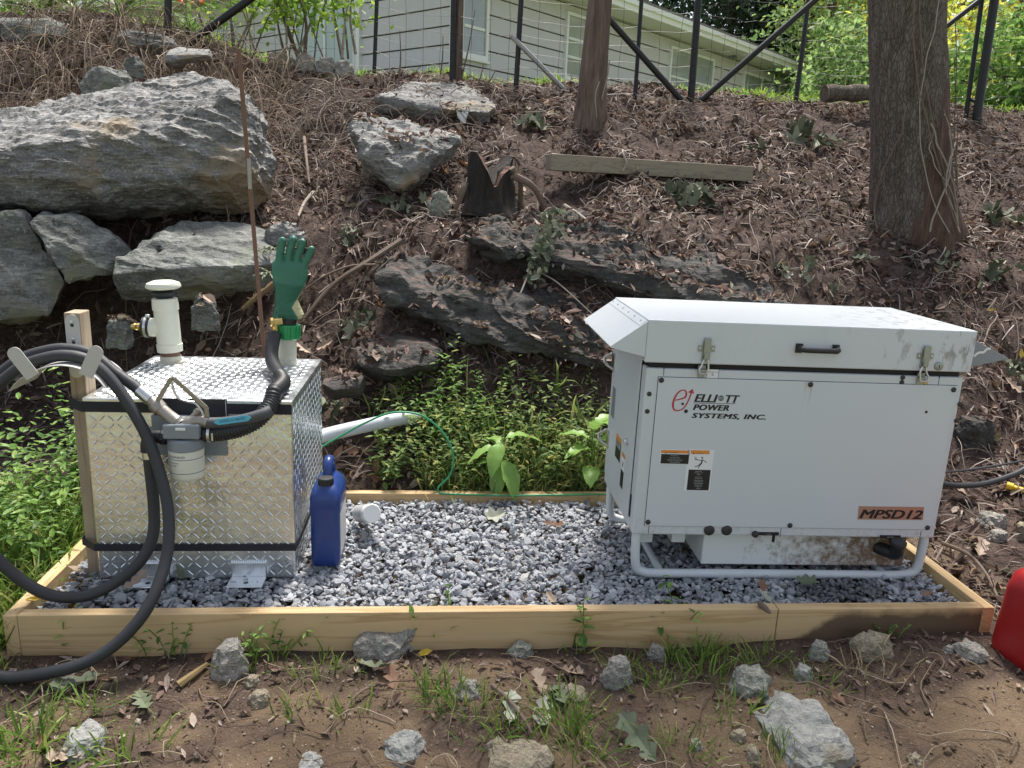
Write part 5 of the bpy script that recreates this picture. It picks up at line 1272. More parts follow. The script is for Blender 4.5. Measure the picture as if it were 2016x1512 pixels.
# ---- the two trunks on the bank
def trunk(name, label, base, topc, r0, r1, flare, m_, ridge, lean_pts, seed, zmax=8.4, nseg=72, nring=170, crown_col=None):
    root = empty(name, base, label, 'tree')
    ang = np.linspace(0, 2*math.pi, nseg, endpoint=False); rings = []
    ax_ = (topc-base)/(topc[2]-base[2])
    for t in np.linspace(-.12, 1, nring)**1.0:
        z = t*(zmax-base[2]); cpt = ax_*z
        rr = r0+(r1-r0)*np.clip(z/(topc[2]-base[2]), 0, 3)
        rr = rr*np.clip(1-.05*z, .4, 1.2)
        lob = flare*np.exp(-max(z, 0)/.16)*(1+.45*np.sin(ang*5+seed)+.25*np.sin(ang*8+2*seed))
        pz = np.stack([np.cos(ang)*9, np.sin(ang)*9, np.full_like(ang, z*2.6)], -1)+seed
        pl2 = np.stack([np.cos(ang)*2, np.sin(ang)*2, np.full_like(ang, z*.9)], -1)+seed*2
        r_ = rr+lob+ridge*(np.abs(noise3(pz*1.2))*2-.5)+ridge*1.2*noise3(pl2)
        rings.append(np.stack([cpt[0]+np.cos(ang)*r_, cpt[1]+np.sin(ang)*r_, np.full_like(ang, z)], -1))
    mb = MB(); mb.loft(rings); tr = mb.build('trunk', m_, root, sm=True, auto=False)
    return root, tr, ax_
tb_ = P(1797, 452, 2.55); tt_ = P(1784, 0, 2.55)
big, bigt, bax = trunk('tree', 'thick rough barked tree trunk standing on the bank behind the generator', tb_, tt_, .225, .222, .055, BARK, .012, None, 3)
sb_ = P(1160, 243, 3.55); s_t = P(1181, 0, 3.55)
sml, smlt, sax = trunk('tree', 'slender leaning tree trunk in front of the house', sb_, s_t, .100, .085, .022, BARK2, .004, None, 8, nseg=40)
# vines on the big trunk
rr_ = np.random.RandomState(4)
for k in range(11):
    a0 = RAD(rr_.uniform(205, 335)); zt = rr_.uniform(.5, 1.7); pts = []
    for t in np.linspace(0, 1, 12):
        z = .0+t*zt; aa = a0+.35*math.sin(t*4+k)+t*rr_.uniform(-.05, .05)
        rad = .250+.058*math.exp(-z/.16)*(1+.45*math.sin(aa*5+3)+.25*math.sin(aa*8+6)); cpt = bax*z
        pts.append((cpt[0]+math.cos(aa)*rad, cpt[1]+math.sin(aa)*rad, z))
    mb = MB(); mb.tube(spline(pts, 3), rr_.uniform(.0022, .0048), 6); mb.build('vine', PALETWIG if k % 2 else TWIG, big, sm=True)
for (u, v), (u2, v2), (u3, v3) in (((1185, 195), (1196, 150), (1200, 118)), ((1176, 240), (1172, 190), (1180, 160))):
    mb = MB(); mb.tube(spline([P(u, v, 3.44)-sb_, P(u2, v2, 3.42)-sb_, P(u3, v3, 3.42)-sb_], 6), .0045, 6); mb.build('sucker_shoot', PALETWIG, sml, sm=True)
# sticks one can tell apart
def stick(label, pts, r_, m_=TWIG, lift=.012, name='fallen_branch'):
    p = []
    for u, v, dz in pts:
        g = G(u, v); p.append(g+np.array([0, -.3*dz, lift+dz]))
    p = spline(p, 6); mb = MB(); mb.tube(p, np.linspace(r_, r_*.55, len(p)), 7); o = mb.build(name, m_, None, sm=True); return tag(o, label, 'branch')
stick('long dead branch lying down the slope right of the glove', [(790, 490, .03), (720, 540, .04), (660, 580, .04), (600, 640, .02)], .017)
stick('thin dry branch curving above the long dead branch', [(740, 545, .05), (690, 545, .04), (640, 560, .03), (600, 585, .02)], .008)
stick('yellowish splintered piece of wood behind the stake', [(540, 575, .03), (510, 598, .03), (478, 622, .02)], .022, plain('split_wood', (.34, .24, .13), .8, 0, .3, 30, .4))
stick('pale branch slanting across the dark ledge', [(1110, 420, .03), (1150, 455, .05), (1170, 485, .05), (1190, 515, .05)], .012, PALETWIG)
stick('bare forked twig standing against the lower ledge', [(1042, 575, .12), (1020, 630, .12), (990, 680, .06), (975, 700, .02)], .005, PALETWIG)
stick('thin white twig lying over the lower ledge', [(1045, 580, .12), (1085, 605, .13), (1120, 630, .12), (1160, 660, .10)], .004, PALETWIG)
stick('dark stick leaning across the corner of the frame at right', [(1850, 1082, .02), (1900, 1110, .03), (1935, 1150, .03), (1958, 1190, .02)], .008)
stick('short yellow stick lying by the rough grey stone', [(352, 1358, .0), (380, 1340, .005), (408, 1318, .0)], .013, plain('yellow_stick', (.30, .21, .09), .8, 0, .25, 30, .3))
stick('stick lying on pale leaves in the foreground', [(968, 1362, .01), (1000, 1390, .01), (1030, 1430, .01), (1046, 1455, .0)], .007)
stick('thin stick curving over the dirt below the blocky stone', [(738, 1358, .0), (712, 1375, .01), (688, 1400, .01), (678, 1425, .0)], .004)
stick('long thin stick beside the big trunk', [(1905, 372, .10), (1850, 400, .10), (1790, 440, .06), (1730, 480, .02)], .006, PALETWIG)
stick('half buried branch across the pale outcrop', [(705, 210, .02), (760, 210, .03), (820, 212, .02)], .022)
stick('branch lying over the gap left of the heart shaped rock', [(600, 290, .05), (605, 340, .06), (610, 380, .04)], .011)
stick('pale branch end sticking out below the huge boulder', [(618, 390, .02), (600, 415, .03), (588, 440, .02)], .012, PALETWIG)
mb = MB(); bp = [PZ(1493, 1186, .010), PZ(1505, 1196, .012), PZ(1517, 1207, .010)]; mb.tube(spline(bp, 4), [.006, .009, .010, .009, .010, .009, .008, .006, .003], 7); o = mb.build('fallen_branch', TWIG, None, sm=True); tag(o, 'piece of bark lying on the front board', 'branch')
# scrap of white paper on the bank
mb = MB(); pr_ = np.random.RandomState(5); gp_ = G(910, 246); pv = [(a*.035+pr_.normal()*.008, pr_.normal()*.012, b*.035+pr_.normal()*.01) for a in range(-1, 2) for b in range(0, 3)]; mb.add(pv, [(0, 3, 4, 1), (1, 4, 5, 2), (3, 6, 7, 4), (4, 7, 8, 5)]); o = mb.build('paper_scrap', LABELW, None, loc=gp_+np.array([0, -.02, .015])); md = o.modifiers.new('thick', 'SOLIDIFY'); md.thickness = .002; tag(o, 'small crumpled scrap of white paper above the stump', 'paper')

# ================================================================== LITTER AND PLANTS
VR = np.random.RandomState(23)
LEAF_T = np.array([(-1, 0, .12), (-.35, -.48, .3), (-.35, .48, .22), (.4, -.42, .16), (.4, .42, .34), (1, 0, .1), (-.35, 0, 0), (.4, 0, .02)])
LEAF_F = np.array([(0, 1, 6), (0, 6, 2), (1, 3, 7), (1, 7, 6), (6, 7, 4), (6, 4, 2), (3, 5, 7), (7, 5, 4)])
BROWN = leafmat('dead_leaves', [(0, (.05, .031, .025)), (.3, (.125, .078, .062)), (.58, (.22, .145, .118)), (.78, (.34, .25, .205)), (.9, (.52, .43, .36)), (.96, (.33, .17, .09)), (1, (.28, .28, .18))], .12, .75)
DRYBITS = leafmat('dry_bits', [(0, (.07, .047, .038)), (.4, (.16, .117, .098)), (.75, (.30, .24, .205)), (1, (.48, .42, .37))], .05, .8)
GRASS = leafmat('grass_green', [(0, (.10, .18, .035)), (.4, (.19, .32, .06)), (.75, (.30, .44, .09)), (.92, (.34, .36, .10)), (1, (.45, .38, .17))], .4, .5)
LEAFG = leafmat('leaf_green', [(0, (.08, .17, .04)), (.45, (.17, .32, .065)), (.8, (.29, .48, .11)), (1, (.40, .54, .16))], .4, .45)
WILT = leafmat('wilted_green', [(0, (.10, .13, .085)), (.5, (.19, .22, .145)), (.85, (.33, .35, .25)), (1, (.40, .36, .25))], .2, .7)
LAWN = leafmat('lawn_green', [(0, (.13, .24, .03)), (.5, (.25, .42, .05)), (1, (.42, .55, .09))], .55, .5)
def hill_points(n, x0=-3.3, x1=5.2, y0=1.02, y1=4.75):
    x = VR.uniform(x0, x1, n); y = VR.uniform(y0, y1, n)
    return x, y
def litter_points(n):
    x, y = hill_points(int(n*1.3))
    # strips at both ends of the bed as well
    m = int(n*.16); xs = np.where(VR.rand(m) < .6, VR.uniform(1.56, 3.2, m), VR.uniform(-2.6, -1.56, m)); ys = VR.uniform(.0, 1.1, m)
    x, y = np.concatenate([x, xs]), np.concatenate([y, ys])
    dens = .55+1.5*fbm(np.stack([x*1.7, y*1.7, 0*x+3], -1), 4)
    keep = VR.rand(len(x)) < np.clip(dens, .05, 1)
    return x[keep][:n+m], y[keep][:n+m]
def lay(x, y, lift, tilt, flat_n=.0):
    n_ = Hn(x, y)+VR.normal(size=(len(x), 3))*tilt
    pos = np.stack([x, y, H(x, y)+lift], -1)
    return pos, frames(n_, VR.uniform(0, 6.28, len(x)))
x, y = litter_points(36000); k = len(x)
pos, Rm = lay(x, y, VR.uniform(.001, .020, k), .5)
sc = VR.gamma(3.2, .0062, k).clip(.007, .045)[:, None]*np.stack([VR.uniform(.8, 1.3, k), VR.uniform(.45, 1.1, k), VR.uniform(.4, 2.0, k)], -1)
V, F = scatter(LEAF_T, LEAF_F, pos, Rm, sc)
o = link('leaf_litter', mesh_arrays('leaf_litter', V, F), BROWN); tag(o, 'dead brown leaves covering the bank', 'leaf litter', kind='stuff')
# leaves and shreds lying on the ledges and half burying the outcrops
rp, rn = [], []
for ob in list(bpy.data.objects):
    if ob.name.split('.')[0] in ('bedrock_ledge', 'bedrock_outcrop', 'rock') and ob.type == 'MESH' and len(ob.data.vertices) > 600:
        me = ob.data; c_ = np.zeros(3*len(me.polygons), np.float32); me.polygons.foreach_get('center', c_); n_ = np.zeros(3*len(me.polygons), np.float32); me.polygons.foreach_get('normal', n_)
        c_ = c_.reshape(-1, 3)+np.array(ob.location); n_ = n_.reshape(-1, 3); gap = c_[:, 2]-H(c_[:, 0], c_[:, 1])
        w_ = np.clip((n_[:, 2]-.55)*2.5, 0, 1)*np.clip(.25+1.6*fbm(c_*4.0, 3)+.5*smooth(.12, .0, gap), 0, 1)
        m_ = (VR.rand(len(c_)) < w_*{'bedrock_ledge': .34, 'rock': .22, 'bedrock_outcrop': .10}[ob.name.split('.')[0]]) & (gap > -.02); rp.append(c_[m_]); rn.append(n_[m_])
rp = np.concatenate(rp); rn = np.concatenate(rn); k = len(rp)
V, F = scatter(LEAF_T, LEAF_F, rp+rn*VR.uniform(.004, .016, (k, 1)), frames(rn+VR.normal(size=(k, 3))*.4, VR.uniform(0, 6.28, k)), VR.gamma(3.2, .0058, k).clip(.007, .04)[:, None]*np.stack([VR.uniform(.8, 1.3, k), VR.uniform(.45, 1.1, k), VR.uniform(.4, 1.6, k)], -1))
o = link('leaf_litter', mesh_arrays('leaf_litter', V, F), BROWN); tag(o, 'dead leaves lying on the ledges and outcrops', 'leaf litter', kind='stuff')
# stems, needles and shreds
BT = np.array([(-1, -.05, 0), (-1, .05, 0), (-.1, -.05, .16), (-.1, .05, .16), (1, -.03, .05), (1, .03, .05)]); BF = np.array([(0, 2, 3, 1), (2, 4, 5, 3)])
x, y = litter_points(18000); k = len(x)
pos, Rm = lay(x, y, VR.uniform(.006, .04, k), .35)
V, F = scatter(BT, BF, pos, Rm, VR.uniform(.02, .065, k)[:, None]*np.stack([np.ones(k), VR.uniform(.6, 1.4, k), VR.uniform(.3, 2.5, k)], -1))
o = link('dry_shreds', mesh_arrays('dry_shreds', V, F), DRYBITS); tag(o, 'dry stems and shreds strewn over the bank', 'litter', kind='stuff')
# fine mulch
x, y = hill_points(30000); k = len(x); keep = VR.rand(k) < np.clip(.65+1.2*fbm(np.stack([x*2.3, y*2.3, 0*x+8], -1), 3), .15, 1); x, y = x[keep], y[keep]; k = len(x)
pos, Rm = lay(x, y, VR.uniform(.001, .010, k), .6)
V, F = scatter(np.array([(-1, -.4, 0), (.8, -.5, .15), (1, .4, .0), (-.7, .5, .2)]), np.array([(0, 1, 2), (0, 2, 3)]), pos, Rm, VR.gamma(2.5, .0035, k).clip(.003, .02)[:, None]*np.stack([VR.uniform(.8, 1.8, k), VR.uniform(.3, 1, k), np.ones(k)], -1))
o = link('fine_mulch', mesh_arrays('fine_mulch', V, F), leafmat('mulch_bits', [(0, (.03, .02, .016)), (.5, (.085, .058, .046)), (.85, (.17, .125, .10)), (1, (.32, .26, .215))], .03, .85)); tag(o, 'fine dark mulch and crumbled leaf on the bank', 'mulch', kind='stuff')
# curling twigs and torn vine stems
def twigs(n, xr, yr, rad, ln, seed, name, m_, label, up=.05, curl=.6):
    r = np.random.RandomState(seed); Vs, Fs, o_ = [], [], 0
    nx_ = 9; ns = 4
    for i in range(n):
        x = r.uniform(*xr); y = r.uniform(*yr); L = r.uniform(*ln); a = r.uniform(0, 6.28); pts = []
        cv = r.normal()*curl; R_ = r.uniform(*rad); hz = r.uniform(.3, 1)*up
        for t in np.linspace(0, 1, nx_):
            pts.append((x, y, hz*math.sin(math.pi*t)+.008)); x += math.cos(a)*L/nx_; y += math.sin(a)*L/nx_; a += cv/nx_*2.2+r.normal()*.16
        p = np.array(pts); p[:, 2] += H(p[:, 0], p[:, 1])
        t_ = np.gradient(p, axis=0); t_ /= np.linalg.norm(t_, axis=1)[:, None]
        u = np.cross(t_, (0, 0, 1.0)); u /= np.maximum(np.linalg.norm(u, axis=1), 1e-6)[:, None]; w = np.cross(t_, u)
        an = np.arange(ns)*2*math.pi/ns; rr = R_*np.linspace(1, .5, nx_)
        ring = p[:, None]+rr[:, None, None]*(np.cos(an)[None, :, None]*u[:, None]+np.sin(an)[None, :, None]*w[:, None])
        Vs.append(ring.reshape(-1, 3))
        for s in range(nx_-1):
            for j in range(ns): Fs.append((o_+s*ns+j, o_+s*ns+(j+1) % ns, o_+(s+1)*ns+(j+1) % ns, o_+(s+1)*ns+j))
        o_ += nx_*ns
    o = link(name, mesh_arrays(name, np.concatenate(Vs), np.array(Fs), True), m_); return tag(o, label, 'twigs', kind='stuff')
twigs(560, (-2.2, 3.6), (1.1, 4.6), (.0018, .0045), (.12, .5), 31, 'loose_twigs', leafmat('twig_mix', [(0, (.07, .047, .036)), (.6, (.17, .125, .10)), (.9, (.33, .27, .225)), (1, (.50, .43, .37))], 0, .85), 'curling twigs and vine stems on the bank', .06, .7)
twigs(620, (-3.2, -1.4), (2.5, 4.3), (.0018, .004), (.2, .8), 32, 'dry_stems', leafmat('dry_stem_mix', [(0, (.09, .06, .04)), (.6, (.23, .165, .115)), (1, (.42, .33, .24))], 0, .85), 'tangle of dry stalks above the huge boulder', .34, .9)
twigs(260, (-1.5, -.2), (2.6, 4.1), (.0018, .004), (.2, .6), 33, 'dry_stems', leafmat('dry_vine_mix', [(0, (.075, .052, .04)), (.6, (.17, .125, .10)), (1, (.33, .275, .23))], 0, .85), 'tangle of torn vine stems between boulder and outcrop', .13, 1.1)
twigs(90, (1.6, 3.0), (.1, 1.2), (.0018, .004), (.12, .45), 34, 'loose_twigs', BROWN, 'twigs strewn right of the frame', .04, .7)
twigs(230, (-1.9, 2.2), (-.75, -.03), (.0012, .0028), (.06, .28), 35, 'loose_twigs', leafmat('root_mix', [(0, (.14, .095, .06)), (.6, (.33, .25, .17)), (1, (.45, .37, .27))], 0, .85), 'thin roots and twigs on the dirt in front', .02, .8)
# crumbs of earth and small pebbles on the dirt
n = 9000; x = VR.uniform(-2.0, 2.3, n); y = VR.uniform(-.85, -.01, n); T, F = rock_template(7)
pos = np.stack([x, y, H(x, y)+.001], -1)
V, FF = scatter(T, F, pos, frames(VR.normal(size=(n, 3))*.4+np.array([0, 0, 1.0]), VR.uniform(0, 6, n)), VR.gamma(1.2, .0026, n).clip(.0015, .018)[:, None]*np.array([1, .8, .6]))
q = Nodes('dirt_crumbs'); q.set(q.ramp(q.island(), [(0, (.07, .048, .032)), (.5, (.155, .11, .072)), (.85, (.25, .19, .135)), (1, (.40, .35, .29))]), .9, 0, .2)
o = link('dirt_crumbs', mesh_arrays('dirt_crumbs', V, FF), q.m); tag(o, 'crumbs of earth and small pebbles on the dirt', 'pebbles', kind='stuff')
n = 1500; x = VR.uniform(-2.0, 2.2, n); y = -.02-np.abs(VR.normal(size=n))*.20; pos, Rm = lay(x, y, VR.uniform(.001, .008, n), .3)
keep = (fbm(np.stack([x*2, y*2, 0*x], -1), 2) > -.12); V, F = scatter(LEAF_T, LEAF_F, pos[keep], Rm[keep], (VR.gamma(3, .0032, n).clip(.004, .022)[:, None]*np.stack([VR.uniform(.7, 1.6, n), VR.uniform(.25, 1.1, n), VR.uniform(.3, 1.6, n)], -1))[keep])
o = link('leaf_litter', mesh_arrays('leaf_litter', V, F), BROWN); tag(o, 'bits of dead leaf and bark below the front board', 'leaf litter', kind='stuff')

# ---- fallen leaves one can pick out
def lobed(seed, lobes, wide, deep, n=26):
    """a lobed leaf: midrib strip with two uneven edges, curled and creased"""
    r = np.random.RandomState(seed); V, F = [], []
    xs = np.linspace(-1, 1, n); ph = r.uniform(-.5, .5, 2); cz = r.uniform(.15, .5); tw = r.uniform(-.4, .4)
    for i, x in enumerate(xs):
        env = max(0.0, 1-((x-.1)/1.12)**2)**.55
        ww = [wide*env*(1-deep+deep*(.5+.5*math.cos(lobes*math.pi*x+ph[k]*2.2))**.8)*r.uniform(.88, 1.1)+.015 for k in (0, 1)]
        mz = cz*x*x*.6
        for k, sg in ((0, -1), (1, 1)):
            w = ww[k]; sweep = .16*w
            V.append((x+sweep, sg*w, mz+w*(.35+tw*sg)+.10*math.sin(5*x+sg*2+seed)*w))
        V.append((x, 0, mz))
    for i in range(n-1):
        a, b = 3*i, 3*i+3
        F += [(a, a+2, b+2), (a, b+2, b), (a+2, a+1, b+1), (a+2, b+1, b+2)]
    m = len(V); V += [(-1.45, .015, .12), (-1, .02, cz*.6), (-1, -.02, cz*.6)]; F.append((m, m+1, m+2))
    return np.array(V), np.array(F)
OAKS = [lobed(k, 3.2, .62, .62) for k in range(5)]; MAPLES = [lobed(20+k, 2.1, .85, .5) for k in range(5)]
OAK, MAPLE = 'oak', 'maple'
def leafone(name, mats, seed):
    q = Nodes(name); c = q.coord(); n_ = q.noise(c, 20, 4); col = q.mix(n_, mats[0], mats[1]); q.set(col, .6, 0, .3); return q.m
OAKG = leafone('oak_leaf_green', ((.085, .10, .06), (.17, .20, .125)), 1); OAKP = leafone('oak_leaf_pale', ((.25, .26, .19), (.44, .45, .36)), 2)
OAKB = leafone('oak_leaf_brown', ((.14, .07, .04), (.27, .16, .10)), 3); OAKT = leafone('oak_leaf_tan', ((.24, .17, .12), (.42, .33, .25)), 4); LYEL = leafone('leaf_yellow', ((.45, .30, .03), (.62, .45, .06)), 5)
def one_leaf(label, u, v, size, m_, tmpl=OAK, tilt=.25, lift=.012, group=None, on=None, seed=0):
    r = np.random.RandomState(seed+int(u)+int(v)); p = G(u, v) if on is None else PZ(u, v, on)
    dist = (p-CAM)@AX[2]; s = size/FPX*dist/2
    if isinstance(tmpl, str): tmpl = (OAKS if tmpl == 'oak' else MAPLES)[r.randint(5)]
    n_ = (Hn(p[0:1], p[1:2]) if on is None else np.array([[0, 0, 1.0]]))+r.normal(size=(1, 3))*tilt+np.array([[0, -.12, 0]])
    Rm = frames(n_, np.array([r.uniform(0, 6.28)]))
    V, F = scatter(tmpl[0], tmpl[1], np.zeros((1, 3)), Rm, np.array([[s, s*r.uniform(.7, 1), s*r.uniform(.5, 1.3)]]))
    o = link('fallen_leaf', mesh_arrays('fallen_leaf', V, F, False), m_); o.location = p+np.array([0, -.2*lift, lift]); return tag(o, label, 'leaf', group)
one_leaf('large dark green oak leaf lying at the bottom of the dirt', 1255, 1462, 108, OAKG)
one_leaf('dark green oak leaf below the blocky grey stone', 742, 1322, 74, OAKG)
one_leaf('pale torn oak leaf upside down in the foreground', 1005, 1400, 80, OAKP)
one_leaf('pale oak leaf pointing right beside the stick', 1066, 1412, 70, OAKP)
one_leaf('grey green oak leaf right of the pale leaves', 1102, 1378, 66, OAKG, seed=2)
one_leaf('rusty brown leaf left of the dirt patch', 772, 1340, 56, OAKB)
one_leaf('tan curled leaf by the pointed stone', 1125, 1330, 50, OAKT)
one_leaf('tan leaf above the pale oak leaves', 1060, 1350, 62, OAKT)
one_leaf('orange brown leaf beside the large slab', 1642, 1378, 44, OAKB, tilt=.4)
one_leaf('small orange leaf right of the lichened stone', 1482, 1386, 30, OAKB)
one_leaf('big dull green leaf hanging near the hose end', 285, 1390, 78, OAKG)
one_leaf('dark leaf lying in the left corner of the dirt', 150, 1350, 90, OAKG, seed=3)
one_leaf('brown leaf at the bottom left of the dirt', 130, 1495, 70, OAKT)
one_leaf('reddish leaf above the bottom left corner', 82, 1468, 34, OAKB)
one_leaf('yellow leaf under the front board', 836, 1293, 34, LYEL, (LEAF_T, LEAF_F))
one_leaf('green leaf lying on the gravel before the generator', 1585, 1152, 40, OAKG, MAPLE, on=-.022)
one_leaf('brown leaf on the gravel left of the green one', 1500, 1162, 34, OAKB, MAPLE, on=-.022)
one_leaf('pale green leaf on the gravel behind the front board', 1508, 1186, 36, OAKP, MAPLE, on=-.022)
one_leaf('rusty leaf on the dark gravel', 1822, 1176, 34, OAKB, OAK, on=-.022)
one_leaf('tan leaf on gravel against the front board', 1085, 1184, 36, OAKT, OAK, on=-.022)
one_leaf('wilted green leaf under the hose on the gravel', 240, 1115, 52, OAKG, MAPLE, on=-.015)
one_leaf('crumpled green leaf below the mounting foot', 355, 1140, 46, OAKG, MAPLE, on=-.02)
one_leaf('tan leaf under the tank foot', 270, 1150, 52, OAKT, OAK, on=-.02)
one_leaf('yellow leaf in the left corner of the gravel', 66, 1187, 26, LYEL, (LEAF_T, LEAF_F), on=-.015)
one_leaf('pale dry leaf on the gravel by the left rail', 150, 1130, 60, OAKT, OAK, on=-.02)
one_leaf('brown leaf in the middle of the gravel', 1090, 1040, 40, OAKB, OAK, on=-.022)
one_leaf('pale crumpled leaf in front of the tall weed', 975, 1022, 40, OAKP, MAPLE, on=-.02)
one_leaf('small dry leaf at the back of the gravel', 1052, 1000, 34, OAKT, MAPLE, on=-.02)
one_leaf('yellow leaf on the bank right of the cowl', 2008, 704, 20, LYEL, (LEAF_T, LEAF_F))
one_leaf('tiny yellow leaf on the slope above the cowl', 1950, 614, 12, LYEL, (LEAF_T, LEAF_F))
BUNCH = [mesh_arrays('leaf', t[0]*np.array([1, .9, 1.9]), t[1], False) for t in MAPLES+OAKS]
WILTL = Nodes('wilted_leaf'); q = WILTL; oi = q.n('ObjectInfo'); col = q.ramp(oi.outputs['Random'], [(0, (.07, .085, .05)), (.4, (.15, .175, .105)), (.75, (.27, .29, .20)), (1, (.46, .46, .37))]); col = q.mix(q.math('MULTIPLY', q.noise(q.coord(), 3, 4), .5), col, (.07, .075, .05)); q.set(col, .65, 0, .3); WILTL = q.m
for me in BUNCH: me.materials.append(WILTL)
def bunch(label, u, v, wpx, n, seed, Y=None):
    """a torn-off sprig of wilted leaves lying on the bank"""
    r = np.random.RandomState(seed+300); b = G(u, v) if Y is None else P(u, v, Y); b[2] += .02; dist = (b-CAM)@AX[2]; w = wpx/FPX*dist
    root = empty('wilted_sprig', b, label, 'leaves'); a = r.uniform(0, 6.28); nr0 = Hn(b[0:1], b[1:2])[0]
    t1 = np.cross(nr0, (0, 0, 1.0)); t1 /= np.linalg.norm(t1); t2 = np.cross(nr0, t1); ax0 = t1*math.cos(a*.3-.3)+t2*.3*math.sin(a)
    mb = MB(); mb.tube(spline([-ax0*w*.5, nr0*.025, ax0*w*.45], 5), .0028, 6); mb.build('stem', TWIG, root)
    for k in range(n):
        o = link('leaf', BUNCH[r.randint(len(BUNCH))], None, root); t = r.uniform(-.45, .45)
        o.location = Vector(ax0*w*t+t1*r.normal()*w*.10+t2*r.normal()*w*.13+nr0*r.uniform(0, .035))
        Rm = frames((nr0+r.normal(size=3)*.55)[None], np.array([r.uniform(0, 6.28)]))[0]; sc = w*r.uniform(.12, .24)
        o.rotation_euler = Matrix(Rm.tolist()).to_euler(); o.scale = (sc, sc*r.uniform(.6, 1), sc)
for i, (u, v, wp, n, lab) in enumerate(((1358, 396, 110, 13, 'bunch of wilted green leaves below the weathered timber'), (1815, 455, 120, 11, 'wilted leaves lying at the foot of the thick trunk'), (1965, 435, 110, 10, 'wilted leaves on the slope right of the thick trunk'), (1705, 522, 60, 7, 'small wilted bunch above the middle of the hood'),
        (1560, 545, 80, 9, 'wilted bunch right of the long dark ledge'), (1855, 530, 50, 5, 'curled leaves on the slope below the thick trunk'), (1955, 548, 100, 8, 'dull wilted leaves on the slope above the grey cowl'), (700, 655, 80, 8, 'dull green leaves above the streaked low rock'), (1985, 742, 90, 7, 'whitish wilted leaves just below the grey cowl'),
        (690, 482, 70, 8, 'wilted leaves above the long dead branch'), (1050, 255, 90, 9, 'wilted sprig above the stump'), (1580, 280, 110, 12, 'wilted pale bunch above the end of the timber'), (1480, 300, 60, 6, 'small wilted sprig touching the end of the timber'), (800, 420, 80, 8, 'greenish leaves left of the stump'), (1190, 520, 80, 9, 'wilted leaves at the tip of the pale slanting branch'), (900, 690, 70, 7, 'leaves in the hollow below the jagged ledge'), (1640, 580, 50, 5, 'torn leaves close above the hood'), (660, 815, 90, 9, 'wilted leaves beside the white pipe'))):
    bunch(lab, u, v, wp, n, i)
for i, (u, v, s_, m_, lab) in enumerate(((1215, 510, 50, OAKB, 'dry brown leaf at the end of the pale slanting branch'), (1890, 985, 62, OAKT, 'tan leaf below the thick black cable'), (1925, 1095, 60, OAKT, 'tan leaf between the white stones and the red can'), (1830, 640, 46, OAKT, 'tan leaf above the right end of the hood'), (1990, 770, 40, OAKT, 'tan leaf below the whitish leaves'), (110, 548, 40, OAKB, 'rusty leaf caught under the pale lichened slab'), (95, 570, 36, OAKB, 'second rusty leaf under the pale lichened slab'), (15, 600, 50, OAKB, 'brown leaf below the dark shaded boulder'), (650, 935, 44, OAKB, 'brown leaf behind the blue jug'), (690, 900, 40, OAKB, 'brown leaf under the white pipe'), (640, 690, 44, OAKT, 'tan leaf behind the tank right of the filler pipe'), (600, 700, 40, OAKT, 'tan leaf touching the filler pipe'), (865, 640, 36, OAKB, 'rusty leaf on the jagged ledge'), (1080, 530, 40, OAKT, 'tan leaf under the end of the wilted vine'))):
    one_leaf(lab, u, v, s_, m_, OAK, .35, .03, None, seed=i+40)

# ---- grass and weeds
BLADE_T = np.array([(-.05, 0, 0), (.05, 0, 0), (-.045, .12, .4), (.045, .12, .4), (-.03, .38, .75), (.03, .38, .75), (0, .75, .92)])
BLADE_F = np.array([(0, 1, 3), (0, 3, 2), (2, 3, 5), (2, 5, 4), (4, 5, 6)])
def blades(x, y, h, w=1.0, lean=.35, z=None):
    n = len(x); pos = np.stack([x, y, (H(x, y) if z is None else z)-.004], -1)
    nr = VR.normal(size=(n, 3))*lean*.5+np.array([0, 0, 1.0])
    return scatter(BLADE_T, BLADE_F, pos, frames(nr, VR.uniform(0, 6.28, n)), np.stack([h*w*VR.uniform(.6, 1.4, n), h*VR.uniform(.3, 1.1, n), h], -1))
def sprig(base, height, nleaf, lsize, r, lean=.15, droop=.2, spread=1.0, top_bias=.3):
    """a stem with leaves in spirals; returns leaf V,F and the stem path"""
    a0 = r.uniform(0, 6.28); ln = np.array([math.cos(a0), math.sin(a0), 0])*lean*height*r.uniform(.3, 1)
    ts = np.linspace(top_bias, 1, nleaf)
    path = np.array([base+ln*t*t+np.array([0, 0, height*t]) for t in np.linspace(0, 1, 8)])
    pos, rot, sc = [], [], []
    for i, t in enumerate(ts):
        an = a0+i*2.4+r.normal()*.3; out = np.array([math.cos(an), math.sin(an), 0])
        s = lsize*r.uniform(.65, 1.15)*(1-.35*(t-.4)); p = base+ln*t*t+np.array([0, 0, height*t])
        x_ = out*math.cos(droop)+np.array([0, 0, r.uniform(-.5, .55)]); x_ /= np.linalg.norm(x_); z_ = np.array([0, 0, 1.0])-x_*x_[2]; z_ /= np.linalg.norm(z_); y_ = np.cross(z_, x_)
        pos.append(p+x_*s*1.05*spread); rot.append(np.stack([x_, y_, z_], -1)); sc.append((s, s*.8, s*.8))
    V, F = scatter(LEAF_T, LEAF_F, np.array(pos), np.array(rot), np.array(sc))
    return V, F, path
def stuffmesh(name, parts, m_, label, cat):
    Vs, Fs, o_ = [], [], 0
    for V, F in parts: Vs.append(V); Fs.append(F+o_); o_ += len(V)
    o = link(name, mesh_arrays(name, np.concatenate(Vs), np.concatenate(Fs), False), m_); return tag(o, label, cat, kind='stuff')
